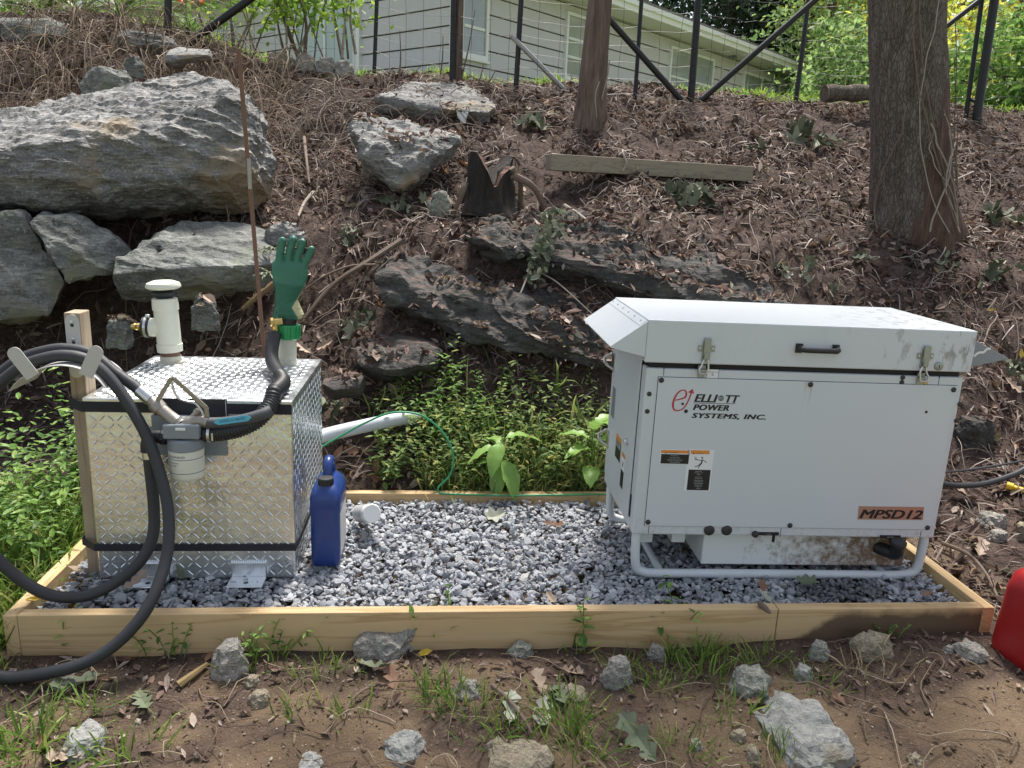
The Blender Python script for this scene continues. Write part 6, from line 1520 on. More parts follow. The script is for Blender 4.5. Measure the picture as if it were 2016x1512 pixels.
# the weedy patch behind the bed
n = 4600; x = VR.uniform(-.60, .62, n); y = 1.0+np.abs(VR.normal(size=n))*.16
keep = (fbm(np.stack([x*3, y*3, 0*x+9], -1), 2) > .0-.35*smooth(.5, .2, np.abs(x-.10))) & (y < 1.6); x, y = x[keep], y[keep]
g1 = blades(x, y, VR.uniform(.04, .14, len(x))*(1+.5*smooth(1.0, 1.3, y)), .6, 1.1)
g2 = []; rr_ = np.random.RandomState(77)
for i in range(330):
    x_ = rr_.uniform(-.55, .52); y_ = 1.02+abs(rr_.normal())*.20
    if y_ > 1.6: continue
    b_ = np.array([x_, y_, float(H(x_, y_))]); V, F, _ = sprig(b_, rr_.uniform(.10, .24), rr_.randint(6, 12), rr_.uniform(.013, .027), rr_, .5); g2.append((V, F))
stuffmesh('weed_patch', [g1], leafmat('weed_grass', [(0, (.12, .18, .06)), (.45, (.23, .33, .09)), (.78, (.38, .48, .14)), (.93, (.55, .50, .18)), (1, (.60, .48, .2))], .45, .6), 'grassy weeds growing behind the back rail of the frame', 'weeds')
stuffmesh('weed_patch', g2, leafmat('weed_leaf', [(0, (.13, .21, .08)), (.5, (.26, .39, .12)), (.85, (.42, .54, .17)), (1, (.60, .50, .16))], .45, .5), 'small leafy weeds mixed into the grass behind the frame', 'weeds')
# taller leafy weeds at the top of that patch
g3 = []
for i in range(46):
    x_ = rr_.uniform(-.42, .06); y_ = rr_.uniform(1.2, 1.5); b_ = np.array([x_, y_, float(H(x_, y_))]); V, F, _ = sprig(b_, rr_.uniform(.12, .22), 12, rr_.uniform(.016, .026), rr_, .4); g3.append((V, F))
stuffmesh('weed_patch', g3, LEAFG, 'taller leafy weeds topping the patch behind the frame', 'weeds')
# left of the bed
n = 5200; x = -1.55-np.abs(VR.normal(size=n))*.42; y = VR.uniform(-.05, 1.0, n); keep = x > -2.6; x, y = x[keep], y[keep]
g1 = blades(x, y, VR.uniform(.07, .20, len(x)), .6, 1.0)
stuffmesh('weed_patch', [g1], GRASS, 'long bright grass growing along the left rail', 'grass')
g2 = []
for i in range(120):
    x_ = -1.58-abs(rr_.normal())*.22; y_ = rr_.uniform(.35, 1.15)
    b_ = np.array([x_, y_, float(H(x_, y_))]); V, F, _ = sprig(b_, rr_.uniform(.18, .55), rr_.randint(9, 17), rr_.uniform(.016, .030), rr_, .35, top_bias=.15); g2.append((V, F))
stuffmesh('weed_patch', g2, LEAFG, 'bright leafy weeds standing left of the wooden post', 'weeds')
n = 900; x = VR.uniform(-2.2, -1.2, n); y = VR.uniform(-.55, -.03, n)
keep = fbm(np.stack([x*3, y*3, 0*x+2], -1), 2)+smooth(-1.35, -1.75, x)*.5 > .12; stuffmesh('ground_grass', [blades(x[keep], y[keep], VR.uniform(.03, .09, keep.sum()), .6, 1.0)], GRASS, 'short grass in front of the left end of the frame', 'grass')
# lawn above the bank
n = 16000; x = VR.uniform(-4.5, 5.5, n); y = 4.45+VR.gamma(1.4, .55, n); keep = (fbm(np.stack([x*1.3, y*1.3, 0*x+5], -1), 3) > -.16+.4*smooth(4.9, 4.4, y)); x, y = x[keep], y[keep]
stuffmesh('lawn_grass', [blades(x, y, VR.uniform(.03, .10, len(x)), 1.1, .9)], LAWN, 'sunlit grass along the top of the bank', 'grass')
# tufts one can tell apart in front of the bed
def tuft(label, u, v, n, h, m_, group=None, spread=.03, leafy=0, name='grass_tuft'):
    g = G(u, v); r = np.random.RandomState(int(u+v)); root = empty(name, g, label, 'grass' if name == 'grass_tuft' else 'weed', group)
    x = r.normal(size=n)*spread; y = r.normal(size=n)*spread*.7
    pos = np.stack([x, y, H(g[0]+x, g[1]+y)-g[2]-.003], -1)
    nr = np.stack([x, y, 0*x], -1)*9+r.normal(size=(n, 3))*.25+np.array([0, 0, 1.0])
    hh = r.uniform(.5, 1, n)*h
    V, F = scatter(BLADE_T, BLADE_F, pos, frames(nr, r.uniform(0, 6.28, n)), np.stack([hh*r.uniform(.35, .9, n), hh*r.uniform(.2, 1.0, n), hh], -1))
    o = link('blades', mesh_arrays('blades', V, F), m_, root); o['kind'] = 'stuff'
    if leafy:
        pr = [sprig(np.array([r.normal()*spread*.8, r.normal()*spread*.5, 0]), h*r.uniform(.7, 1.2), r.randint(5, 9), h*.16, r, .6) for _ in range(leafy)]
        Vs, Fs, o_ = [], [], 0
        for V, F, _ in pr: Vs.append(V); Fs.append(F+o_); o_ += len(V)
        o = link('leaves', mesh_arrays('leaves', np.concatenate(Vs), np.concatenate(Fs)), LEAFG, root); o['kind'] = 'stuff'
        mb = MB()
        for _, _, pth in pr: mb.tube(pth, .0016, 5)
        mb.build('stems', LEAFG, root)['kind'] = 'stuff'
    return root
for u, v, n, h, sp, lab in ((860, 1370, 46, .10, .035, 'thin grass tuft above the smooth dark grey stone'), (930, 1395, 60, .10, .045, 'spreading grass tuft left of the pale oak leaves'), (990, 1440, 60, .09, .04, 'grass tuft behind the broad pale stone'), (1125, 1425, 90, .10, .045, 'dense bright grass tuft left of the large oak leaf'), (1290, 1355, 60, .08, .045, 'low dull grass tuft right of the pointed stone'), (1400, 1330, 70, .09, .05, 'grass tuft left of the lichened stone'), (1500, 1300, 60, .08, .045, 'grass tuft above the lichened stone'), (1230, 1320, 30, .08, .03, 'sparse grass at the foot of the pointed stone'), (640, 1330, 50, .08, .05, 'grass tuft below the pale shooted weed'), (1340, 1480, 50, .08, .05, 'sparse tuft around the lone grey pebble'), (1390, 1290, 50, .10, .03, 'grass tuft against the front board near its joint'), (1150, 1480, 60, .09, .04, 'grass tuft right of the broad pale stone'), (1540, 1480, 50, .08, .04, 'grass tuft left of the pale stone under the slab'), (700, 1400, 30, .08, .05, 'scanty grass left of the smooth dark grey stone'), (250, 1490, 40, .10, .05, 'grass tuft right of the flat half buried stone'), (60, 1440, 90, .12, .07, 'thick grass tuft left of the flat half buried stone'), (30, 1500, 90, .12, .07, 'thick grass tuft below the reddish leaf'), (180, 1400, 50, .09, .05, 'grass tuft just behind the flat half buried stone'), (1330, 1300, 46, .08, .04, 'grass tuft below the leafy sprout'), (1600, 1345, 40, .07, .04, 'grass tuft between slab and dark grey stone'), (590, 1400, 26, .07, .04, 'wispy grass left on the bare dirt'), (1450, 1410, 40, .08, .05, 'grass tuft above the orange tan pebble')):
    tuft(lab, u, v, n, h, GRASS, None, sp)
tuft('leafy weed clump beside the rough grey stone', 520, 1300, 40, .10, GRASS, None, .05, 7, 'weed_plant')
tuft('weed with pale shoots left of the blocky stone', 625, 1270, 14, .10, GRASS, None, .04, 4, 'weed_plant')
tuft('slim grass sprig rising over the board right of the blocky stone', 852, 1262, 22, .16, GRASS, None, .022, 2, 'weed_plant')
tuft('single bright sprout against the middle of the front board', 1140, 1278, 10, .16, GRASS, None, .02, 2, 'weed_plant')
tuft('leafy sprout against the front board joint', 1320, 1268, 12, .15, GRASS, None, .03, 4, 'weed_plant')
tuft('low leafy weed under the front board left of the hose', 180, 1275, 16, .12, GRASS, None, .05, 5, 'weed_plant')
tuft('grey green leafy weed under the board right of the hose', 330, 1290, 8, .10, WILT, None, .04, 6, 'weed_plant')
tuft('small round leaved weed by the cracked tan stone', 1745, 1255, 4, .05, GRASS, None, .03, 5, 'weed_plant')
tuft('dry yellow stalks lying beside the cracked tan stone', 1700, 1330, 26, .12, leafmat('straw', [(0, (.30, .23, .12)), (1, (.50, .42, .26))], .2, .7), None, .05)
# the two broad-leaved weeds, every big leaf a part
def big_leaf(length, width, r, bend):
    n = 9; V, F = [], []
    for i, t in enumerate(np.linspace(0, 1, n)):
        w = width*(math.sin(math.pi*min(t*.92+.05, 1))**.8)*(1-.25*t); z = -bend*t*t*length
        for j, s in enumerate((-1, -.5, 0, .5, 1)):
            V.append((length*t, s*w, z+abs(s)*w*.30+.006*math.sin(i*2.3+s*4)*abs(s)))
    for i in range(n-1):
        for j in range(4): F.append((i*5+j, i*5+j+1, (i+1)*5+j+1, (i+1)*5+j))
    return np.array(V), np.array(F)
q = Nodes('broad_leaf'); c = q.coord(); n_ = q.noise(c, 30, 4); col = q.mix(n_, (.19, .36, .07), (.32, .50, .13)); q.set(col, .42, 0, .4); tr = q.n('BsdfTranslucent'); q.l(col, tr.inputs[0]); mx = q.n('MixShader'); mx.inputs[0].default_value = .35; q.l(q.b.outputs[0], mx.inputs[1]); q.l(tr.outputs[0], mx.inputs[2]); q.l(mx.outputs[0], q.out.inputs[0]); BROAD = q.m
def broad_weed(label, base, height, leaves, seed):
    r = np.random.RandomState(seed); root = empty('broad_leaf_weed', base, label, 'weed')
    mb = MB(); mb.tube(spline([(0, 0, -.01), (.004, 0, height*.5), (-.004, .004, height)], 5), [.0045]*6+[.003]*5, 8); mb.build('stem', LEAFG, root, sm=True)
    for az, zt, L, W_, pitch, bend in leaves:
        V, F = big_leaf(L, W_, r, bend); Rm = euler(0, -RAD(pitch), 0); Rz = np.array(Matrix.Rotation(RAD(az), 3, 'Z'))
        V = (Rz@(Rm@(V+np.array([.02, 0, 0])).T)).T+np.array([0, 0, height*zt])
        o = link('leaf', mesh_arrays('leaf', V, F, True), BROAD, root)
        mb = MB(); mb.tube([(0, 0, height*zt), tuple((Rz@(Rm@np.array([.025, 0, 0])))+np.array([0, 0, height*zt]))], .0018, 6); mb.build('petiole', LEAFG, root)
b_ = PZ(985, 985, -.01); b_[1] = 1.02; b_[0] = P(985, 960, 1.02)[0]; b_[2] = float(H(b_[0], b_[1]))
broad_weed('tall weed with big bright leaves leaning over the back rail', b_, .25, [(-60, .70, .165, .048, -38, .35), (-112, .62, .14, .040, -58, .2), (195, .85, .12, .036, 10, .7), (245, 1.0, .14, .042, -25, .5), (20, 1.0, .15, .036, 20, .6), (-25, .45, .13, .036, -48, .3), (120, .9, .12, .034, 20, .6), (165, .65, .12, .03, -5, .5)], 3)
b_ = P(1160, 960, 1.08); b_[2] = float(H(b_[0], b_[1]))
broad_weed('broad leaved weed beside the left side of the generator', b_, .26, [(-80, .95, .15, .046, 50, .5), (-30, .75, .14, .045, 30, .6), (-150, .65, .12, .038, 15, .5), (30, 1.0, .12, .038, 40, .5), (-100, .35, .14, .044, 5, .4), (160, .8, .12, .038, 25, .5)], 5)
b_ = G(2005, 560)
# spiky leaves by the small pale rock, and the wilted vine on the ledge
def spiky(label, u, v, Y, n, L, seed):
    r = np.random.RandomState(seed); b = P(u, v, Y); root = empty('spiky_plant', b, label, 'plant')
    for i in range(n):
        an = r.uniform(math.pi*.55, 2.2*math.pi); V, F = big_leaf(L*r.uniform(.6, 1), .008, r, .6); Rz = np.array(Matrix.Rotation(an, 3, 'Z')); Rm = euler(0, -RAD(r.uniform(5, 60)), 0)
        link('leaf', mesh_arrays('leaf', (Rz@(Rm@V.T)).T, F, True), WILT, root)
spiky('pale spiky leaved plant behind the glove fingers', 540, 492, 1.62, 14, .10, 2)
spiky('smaller spiky plant left of the glove wrist', 528, 540, 1.5, 8, .08, 3)
root = empty('wilted_vine', P(1085, 420, 2.05), 'wilted leafy vine hanging down over the dark ledge', 'vine'); c0 = np.array(root.location); r = np.random.RandomState(12)
vp = spline([P(1090, 415, 2.02), P(1085, 450, 1.93), P(1070, 485, 1.87), P(1058, 520, 1.84), P(1052, 545, 1.82)], 6)
mb = MB(); mb.tube(vp-c0, .004, 6); mb.build('stem', TWIG, root, sm=True)
pos = np.repeat(vp[None], 7, 0).reshape(-1, 3)+r.normal(size=(len(vp)*7, 3))*np.array([.03, .02, .02]); nr = r.normal(size=(len(pos), 3))*.6+np.array([0, -1, .3])
V, F = scatter(LEAF_T, LEAF_F, pos-c0, frames(nr, r.uniform(0, 6, len(pos))), r.uniform(.015, .030, len(pos)))
o = link('leaves', mesh_arrays('leaves', V, F), WILT, root); o['kind'] = 'stuff'

# ================================================================== HOUSE
C0 = PD(895, 150, 11.4)[:2]; HA = RAD(44)
hd1 = np.array([math.cos(HA), math.sin(HA)]); hd2 = np.array([-math.sin(HA), math.cos(HA)])     # along the two walls, away from the near corner
def onwall(u, v, w):
    dv = hd1 if w == 1 else hd2; n_ = np.array([-dv[1], dv[0], 0]); d = ray(u, v); t = ((np.array([*C0, 0])-CAM)@n_)/(d@n_); p = CAM+d*t
    return float((p[:2]-C0)@dv), float(p[2])
HZ0 = 1.75
HC = np.array([C0[0], C0[1], HZ0])
HT = onwall(1165, 20, 1)[1]                      # top of the walls
house = empty('house', HC, 'low pale grey house with wide siding behind the fence', 'house')
SIDING = Nodes('house_siding'); q = SIDING; c = q.coord('Object', (1, 1, .08)); n1 = q.noise(c, 14, 5, .6); n2 = q.noise(q.coord(), 1.4, 4)
col = q.mix(n1, (.545, .53, .545), (.64, .62, .635)); col = q.mix(q.math('MULTIPLY', n2, .4), col, (.49, .475, .485)); q.set(col, .75, 0, .3); q.bump(n1, .5, .01); SIDING = q.m
TRIM = plain('house_trim', (.78, .78, .77), .5, 0, .04, 10)
SOFFIT = plain('house_soffit', (.66, .66, .62), .6, 0, .06, 6)
q = Nodes('window_glass'); c = q.coord(); q.set(q.mix(q.noise(c, 2.2, 3), (.20, .225, .24), (.36, .385, .395)), .08, 0, .9); GLASS = q.m
q = Nodes('door_glass'); c = q.coord(); q.set(q.mix(q.noise(q.coord('Object', (1, 1, .2)), 3.2, 3), (.26, .34, .31), (.42, .52, .48)), .08, 0, .9); GLASS2 = q.m
def W3(s, z, w, off_=0.0):
    """point on wall w at s metres from the near corner; off_ metres out of the wall"""
    dv, ov = (hd1, -hd2) if w == 1 else (hd2, -hd1)
    p = C0+dv*s+ov*off_; return np.array([p[0], p[1], z])
def wbox(mb, s0, s1, z0, z1, w, o0, o1):
    P8 = [W3(s, z, w, o) for z in (z0, z1) for (s, o) in ((s0, o0), (s1, o0), (s1, o1), (s0, o1))]
    return mb.add(P8, [(0, 3, 2, 1), (4, 5, 6, 7), (0, 1, 5, 4), (1, 2, 6, 5), (2, 3, 7, 6), (3, 0, 4, 7)])
LEN1, LEN2 = onwall(1556, 180, 1)[0], 13.5
HT2 = onwall(300, 34, 2)[1]
SPLIT = onwall(560, 60, 2)[0]
FELT = plain('wall_gap_shade', (.03, .03, .032), .9, 0, .2)  # near-black core paints the shade lines between the siding courses
mb = MB(); wbox(mb, -.0, LEN1, HZ0, HT, 1, -.25, -.02); wl1 = wb(mb, 'wall', FELT, house); wl1['label'] = 'long side wall facing the fence'
mb = MB(); wbox(mb, .26, LEN2, HZ0, HT2, 2, -.25, -.02); wl2 = wb(mb, 'wall', FELT, house); wl2['label'] = 'shorter wall left of the near corner'
exp_ = .252
def courses(w, wl, s0, s1, ztop, skip=()):
    z = HZ0
    while z < ztop-.01:
        z1 = min(z+exp_, ztop)
        spans = [(s0, s1)]
        for a, b, za, zb_ in skip:
            if z1 > za and z < zb_:
                spans = [t for sp in spans for t in ((sp[0], min(sp[1], a)), (max(sp[0], b), sp[1])) if t[1]-t[0] > .02]
        for a, b in spans:
            mb = MB(); P_ = []
            P8 = [W3(a, z+.016, w, .026), W3(b, z+.016, w, .026), W3(b, z+.016, w, -.015), W3(a, z+.016, w, -.015), W3(a, z1, w, .004), W3(b, z1, w, .004), W3(b, z1, w, -.015), W3(a, z1, w, -.015)]
            mb.add(P8, [(0, 3, 2, 1), (4, 5, 6, 7), (0, 1, 5, 4), (1, 2, 6, 5), (2, 3, 7, 6), (3, 0, 4, 7)])
            wb(mb, 'siding_board', SIDING, wl)
        z = z1
def window(w, u0, v0, u1, v1, panes=1, rail=None, gm=GLASS, name='window', fr=.05, ubase=None):
    """a window seen between two corners of the photograph"""
    s0, zt = onwall(u0, v0, w); s1, zb_ = onwall(u1, v1, w)
    if s0 > s1: s0, s1 = s1, s0
    um = (u0+u1)/2; zb_ = onwall(u1 if w == 1 else u0, v1, w)[1]; zt = onwall(u0 if w == 1 else u1, v0, w)[1]
    mb = MB()
    for a, b, za, zb2 in ((s0, s0+fr, zb_, zt), (s1-fr, s1, zb_, zt), (s0+fr, s1-fr, zt-fr, zt), (s0+fr, s1-fr, zb_, zb_+fr*1.3)): wbox(mb, a, b, za, zb2, w, -.01, .062)
    f = wb(mb, name, TRIM, house)
    mb = MB(); wbox(mb, s0-.03, s1+.03, zb_-.035, zb_-.002, w, -.01, .09); wb(mb, 'sill', TRIM, f)
    wp_ = (s1-s0-2*fr)/panes
    for k in range(panes):
        a = s0+fr+wp_*k; b = a+wp_
        mids = [zb_+fr*1.3, zt-fr] if rail is None else [zb_+fr*1.3]+[zb_+(zt-zb_)*rl for rl in rail]+[zt-fr]
        for za, zb2 in zip(mids[:-1], mids[1:]):
            mb = MB(); wbox(mb, a+.001, b-.001, za+.001, zb2-.001, w, .028, .036); wb(mb, 'pane', gm, f)
        if k: mb = MB(); wbox(mb, a-.022, a+.022, zb_+fr*1.3, zt-fr, w, .0365, .055); wb(mb, 'mullion', TRIM, f)
        for rl in (rail or ()):
            zr = zb_+(zt-zb_)*rl; mb = MB(); wbox(mb, a+.024, b-.024, zr-.02, zr+.02, w, .0365, .052); wb(mb, 'meeting_rail', TRIM, f)
    return (s0, s1, zb_-.03, zt)
win1 = [window(1, 904, -30, 955, 122, 1, [.45]), window(1, 1113, 22, 1162, 168, 1, [.35, .62]), window(1, 1318, 90, 1394, 215, 2, [.45]), window(1, 1462, 140, 1526, 225, 2)]
win2 = [window(2, 583, -40, 706, 175, 2, None, GLASS2, 'sliding_door', .07), window(2, 392, 26, 468, 110, 1, [.5])]
courses(1, wl1, .0, LEN1, HT)
courses(2, wl2, .03, win2[0][0]-.09, HT+.4); courses(2, wl2, win2[0][1]+.05, LEN2, HT2)
mb = MB(); wbox(mb, -.045, .06, HZ0, HT, 1, .028, .05); wb(mb, 'corner_board', TRIM, house)
mb = MB(); wbox(mb, .0, .07, HZ0, HT+.4, 2, .030, .052); wb(mb, 'corner_board', TRIM, house)
s_ = win2[0][0]; mb = MB(); wbox(mb, s_-.09, s_-.005, HZ0, HT+.4, 2, -.01, .06); wb(mb, 'corner_board', TRIM, house)
mb = MB(); wbox(mb, LEN1-.07, LEN1+.02, HZ0, HT, 1, .028, .05); wb(mb, 'corner_board', TRIM, house)
# roof with wide eaves, soffit and fascia
OV = .55
rf = MB(); P8 = [W3(-.6, HT+.16, 1, OV+.02), W3(LEN1+.5, HT+.16, 1, OV+.02), W3(LEN1+.5, HT+1.9, 1, -7), W3(-.6, HT+1.9, 1, -7)]; P8 += [p+np.array([0, 0, .07]) for p in P8]; rf.add(P8, [(0, 3, 2, 1), (4, 5, 6, 7), (0, 1, 5, 4), (1, 2, 6, 5), (2, 3, 7, 6), (3, 0, 4, 7)])
roof = wb(rf, 'roof', plain('roof_shingle', (.11, .105, .10), .9, 0, .25, 12, .5), house)
mb = MB(); wbox(mb, -.6, LEN1+.5, HT+.002, HT+.022, 1, -.02, OV); wb(mb, 'soffit', SOFFIT, roof)
mb = MB(); wbox(mb, -.6, LEN1+.5, HT-.005, HT+.155, 1, OV+.001, OV+.03); wb(mb, 'fascia', TRIM, roof)
mb = MB(); wbox(mb, -.6, LEN1+.5, HT+.09, HT+.165, 1, OV+.031, OV+.075); wb(mb, 'gutter', TRIM, roof)
mb = MB(); wbox(mb, SPLIT+.6, LEN2+.4, HT2+.002, HT2+.025, 2, -.2, 1.1); wb(mb, 'soffit', plain('porch_soffit', (.60, .62, .46), .6, 0, .05, 6), roof)
mb = MB(); wbox(mb, SPLIT+.6, LEN2+.4, HT2+.0, HT2+.2, 2, 1.101, 1.13); wb(mb, 'fascia', TRIM, roof)
mb = MB(); a = onwall(1432, 108, 1); cc = W3(a[0], a[1], 1, .05); mb.lathe([(.05, 0), (.06, .02), (.03, .05)], cc, (hd2[0]*-1, hd2[1]*-1, 0), 14); mb.lathe([(.02, .0), (.045, .06), (.05, .12), (.02, .13)], cc+np.array([*(-hd2*.06), -.02]), (-hd2[0], -hd2[1], -.8), 12); wb(mb, 'wall_lamp', GREYPAINT, house, sm=True)
mb = MB(); cc = W3(LEN1-.22, 2.0, 1, .07); mb.tube([cc, cc+np.array([0, 0, HT-2.1])], .045, 10); wb(mb, 'downspout', GREYPAINT, house, sm=True)

# ================================================================== FENCE
FENCE = plain('black_fence_tube', (.014, .014, .016), .42, .2, .2, 40)
GALV = plain('galvanised_tube', (.36, .37, .38), .4, .7, .15, 40)
fence = empty('wire_fence', (1.5, 4.5, 2.05), 'tall black tube and wire mesh fence along the top of the bank', 'fence')
def fbase(u, v):
    p = G(u, v, 3.0, 5.4)
    if p[1] > 5.0: p = P(u, v, 4.75)
    return p
posts = []
for (u, v), (u2, v2), r_, m_ in (((330, 97), (331, 0), .026, FENCE), ((737, 138), (742, 0), .016, FENCE), ((890, 166), (893, 0), .022, FENCE), ((1016, 172), (1026, 0), .020, FENCE), ((1250, 193), (1263, 0), .016, FENCE), ((1360, 197), (1375, 0), .028, FENCE), ((1567, 198), (1592, 0), .020, FENCE), ((1902, 228), (1933, 0), .018, FENCE), ((1922, 238), (1958, 0), .034, FENCE)):
    b = fbase(u, v); t = P(u2, v2, b[1]); d_ = (t-b); d_ = d_/d_[2]*2.3; b = b-d_*.05
    mb = MB(); mb.tube([b, b+d_], r_, 12); wb(mb, 'post', m_, fence, sm=True); posts.append((b, d_))
    mb = MB(); mb.lathe([(r_*1.12, 0), (r_*1.12, .02), (r_*.7, .035), (.003, .04)], b+d_, (0, 0, 1), 12); wb(mb, 'post_cap', m_, fence, sm=True)
for (u, v), (u2, v2), Yb, Yt, r_, m_ in (((362, 93), (495, -4), None, None, .028, FENCE), ((1112, 178), (1020, 84), None, None, .019, GALV), ((1340, 196), (1192, 30), None, None, .023, FENCE), ((1378, 200), (1612, -6), None, None, .023, FENCE), ((1850, 62), (1932, -2), 4.2, 4.0, .02, FENCE)):
    b = fbase(u, v) if Yb is None else P(u, v, Yb); t = P(u2, v2, b[1]-.02)
    mb = MB(); mb.tube([b, t+(t-b)*.15], r_, 12); wb(mb, 'brace', m_, fence, sm=True)
for tt in (.25, 1.05):
    a, b = posts[7][0]+posts[7][1]*tt/2.3*1.0, posts[8][0]+posts[8][1]*tt/2.3; mb = MB(); mb.tube([a, b], .012, 8); wb(mb, 'rung', FENCE, fence, sm=True)
# a wooden post stands beside the corner post
b = fbase(902, 166); t = P(905, 0, b[1]); d_ = (t-b)/(t-b)[2]*2.2; mb = MB(); mb.tube([b-d_*.03, b+d_], .033, 10); o = wb(mb, 'wooden_post', BARK2, fence, sm=True)
WIRE = plain('fence_wire', (.05, .05, .052), .5, .5, .2, 30)
wr = np.random.RandomState(9)
order = sorted(range(8), key=lambda k: posts[k][0][0]); ends = [np.array([-4.6, 4.2, float(H(-4.6, 4.2))])]+[posts[k][0] for k in order]+[np.array([5.6, 4.5, float(H(5.6, 4.5))])]
for a, b in zip(ends[:-1], ends[1:]):
    L = np.linalg.norm((b-a)[:2]); mb = MB(); nseg = max(3, int(L/.11))
    for z_ in (.03, .14, .25, .36, .48, .60, .73, .87, 1.02, 1.18, 1.35, 1.52, 1.7, 1.88, 2.05):
        tt = np.linspace(0, 1, nseg); p = a+(b-a)*tt[:, None]; p[:, 2] += z_+wr.normal(size=nseg)*.006-.02*np.sin(math.pi*tt); p[:, 1] -= .03
        mb.tube(p, .0016, 3, False)
    for k in range(1, int(L/.155)+1):
        t = k*.155/L
        if t > .98: continue
        p = a+(b-a)*t; hz_ = np.linspace(.0, 2.06, 16); pp = np.stack([p[0]+wr.normal(size=16)*.004, np.full(16, p[1]-.03), p[2]+hz_], -1); mb.tube(pp, .0015, 3, False)
    o = wb(mb, 'wire_mesh', WIRE, fence); o['kind'] = 'stuff'

# ================================================================== TREES AND SHRUBS BEYOND
LQ = np.array([(-1, 0, 0), (0, -.5, .12), (1, 0, 0), (0, .5, .12)]); LQF = np.array([(0, 1, 2, 3)])
def crown(centre, rad, nclump, per, leaf, seed, low=0.0, clump_r=.22):
    r = np.random.RandomState(seed); c = []
    for k in range(nclump):
        d = r.normal(size=3); d /= np.linalg.norm(d); c.append(np.asarray(centre)+d*np.asarray(rad)*r.uniform(.35, 1.0)**.6*(1+.18*r.normal()))
    c = np.array(c); cr = clump_r*np.mean(rad)*r.uniform(.5, 1.4, nclump)
    pos = (c[:, None]+r.normal(size=(nclump, per, 3))*cr[:, None, None]*np.array([1, 1, .62])).reshape(-1, 3)
    nr = r.normal(size=(len(pos), 3))*.8+np.array([0, 0, .8])
    return scatter(LQ, LQF, pos, frames(nr, r.uniform(0, 6.28, len(pos))), leaf*r.uniform(.6, 1.3, len(pos)))+(c,)
def far_tree(name, label, u, depth, z_c, rad, m_, seed, nclump=90, per=110, leaf=.085, group='trees beyond the fence', rt=.16, cat='tree'):
    p = PD(u, 120, depth); b = np.array([p[0], p[1], float(H(p[0], p[1]))])
    root = empty(name, b, label, cat, group)
    V, F, c = crown((0, 0, z_c-b[2]), rad, nclump, per, leaf, seed)
    o = link('crown', mesh_arrays('crown', V, F), m_, root); o['kind'] = 'stuff'
    mb = MB(); r = np.random.RandomState(seed+1); ztop = z_c-b[2]+rad[2]*.5
    mb.tube(spline([(0, 0, -.2), (r.normal()*.1, r.normal()*.1, ztop*.4), (r.normal()*.2, r.normal()*.2, ztop)], 6), np.linspace(rt, rt*.35, 13), 10); mb.build('trunk', BARK2, root, sm=True)
    for k in range(8):
        t = r.uniform(.25, .8); cc = c[r.randint(len(c))]; mb = MB(); s0 = np.array([0, 0, ztop*t]); mb.tube(spline([s0, (s0+cc)/2+np.array([0, 0, .15]), cc], 5), np.linspace(rt*.4, rt*.1, 11), 6); mb.build('limb', BARK2, root, sm=True)
    return root
YG = leafmat('backlit_leaves', [(0, (.24, .34, .06)), (.4, (.46, .54, .09)), (.75, (.70, .68, .11)), (1, (.88, .72, .12))], .72, .5)
MG = leafmat('mid_green_leaves', [(0, (.11, .20, .07)), (.5, (.23, .36, .12)), (1, (.38, .50, .18))], .62, .5)
DG = leafmat('dark_green_leaves', [(0, (.018, .040, .022)), (.5, (.040, .080, .042)), (1, (.085, .14, .07))], .3, .5)
far_tree('evergreen_tree', 'dense dark evergreen tree rising behind the house roof', 1440, 25, 7.6, (3.2, 3.0, 4.2), DG, 1, 150, 130, .12, None)
far_tree('evergreen_tree', 'second dark evergreen behind the far end of the house', 1580, 27, 7.0, (2.4, 2.4, 4.5), DG, 2, 110, 120, .12, None)
far_tree('broadleaf_tree', 'mid green tree filling the gap between house and thick trunk', 1640, 19, 4.6, (1.7, 1.7, 2.6), MG, 3, 62, 80, .085, None)
far_tree('broadleaf_tree', 'golden backlit tree high above the fallen log', 1680, 21, 7.2, (2.2, 2.0, 1.9), YG, 4, 80, 80, .09, None)
far_tree('broadleaf_tree', 'yellow green tree behind the double fence post', 1900, 17, 5.2, (1.9, 1.9, 2.6), YG, 5, 66, 75, .085, None)
far_tree('broadleaf_tree', 'yellowish leafy tree right of the double fence post', 2040, 14, 4.2, (1.7, 1.7, 2.3), YG, 6, 60, 70, .075, None)
far_tree('broadleaf_tree', 'sunlit tree far back between the trunk and the fence posts', 1840, 24, 6.0, (2.4, 2.2, 3.4), YG, 7, 64, 70, .10, None)
far_tree('broadleaf_tree', 'tall hazy green tree at the far right', 2120, 23, 6.5, (2.6, 2.4, 3.6), YG, 8, 66, 70, .10, None)
far_tree('broadleaf_tree', 'green tree beyond the far left end of the house', 120, 26, 7.5, (2.8, 2.5, 2.6), MG, 9, 100, 110, .11, None)
far_tree('green_bush', 'leafy bush growing below the double fence post', 1985, 8.2, 2.55, (.8, .6, .55), LEAFG, 10, 46, 60, .05, None, .03, 'bush')
far_tree('green_bush', 'low bush behind the fallen log', 1660, 10.5, 2.9, (.9, .7, .75), MG, 11, 50, 70, .055, None, .03, 'bush')
far_tree('green_bush', 'bush at the right end of the fence line', 2090, 8.6, 2.9, (.9, .7, .9), MG, 12, 50, 70, .05, None, .03, 'bush')
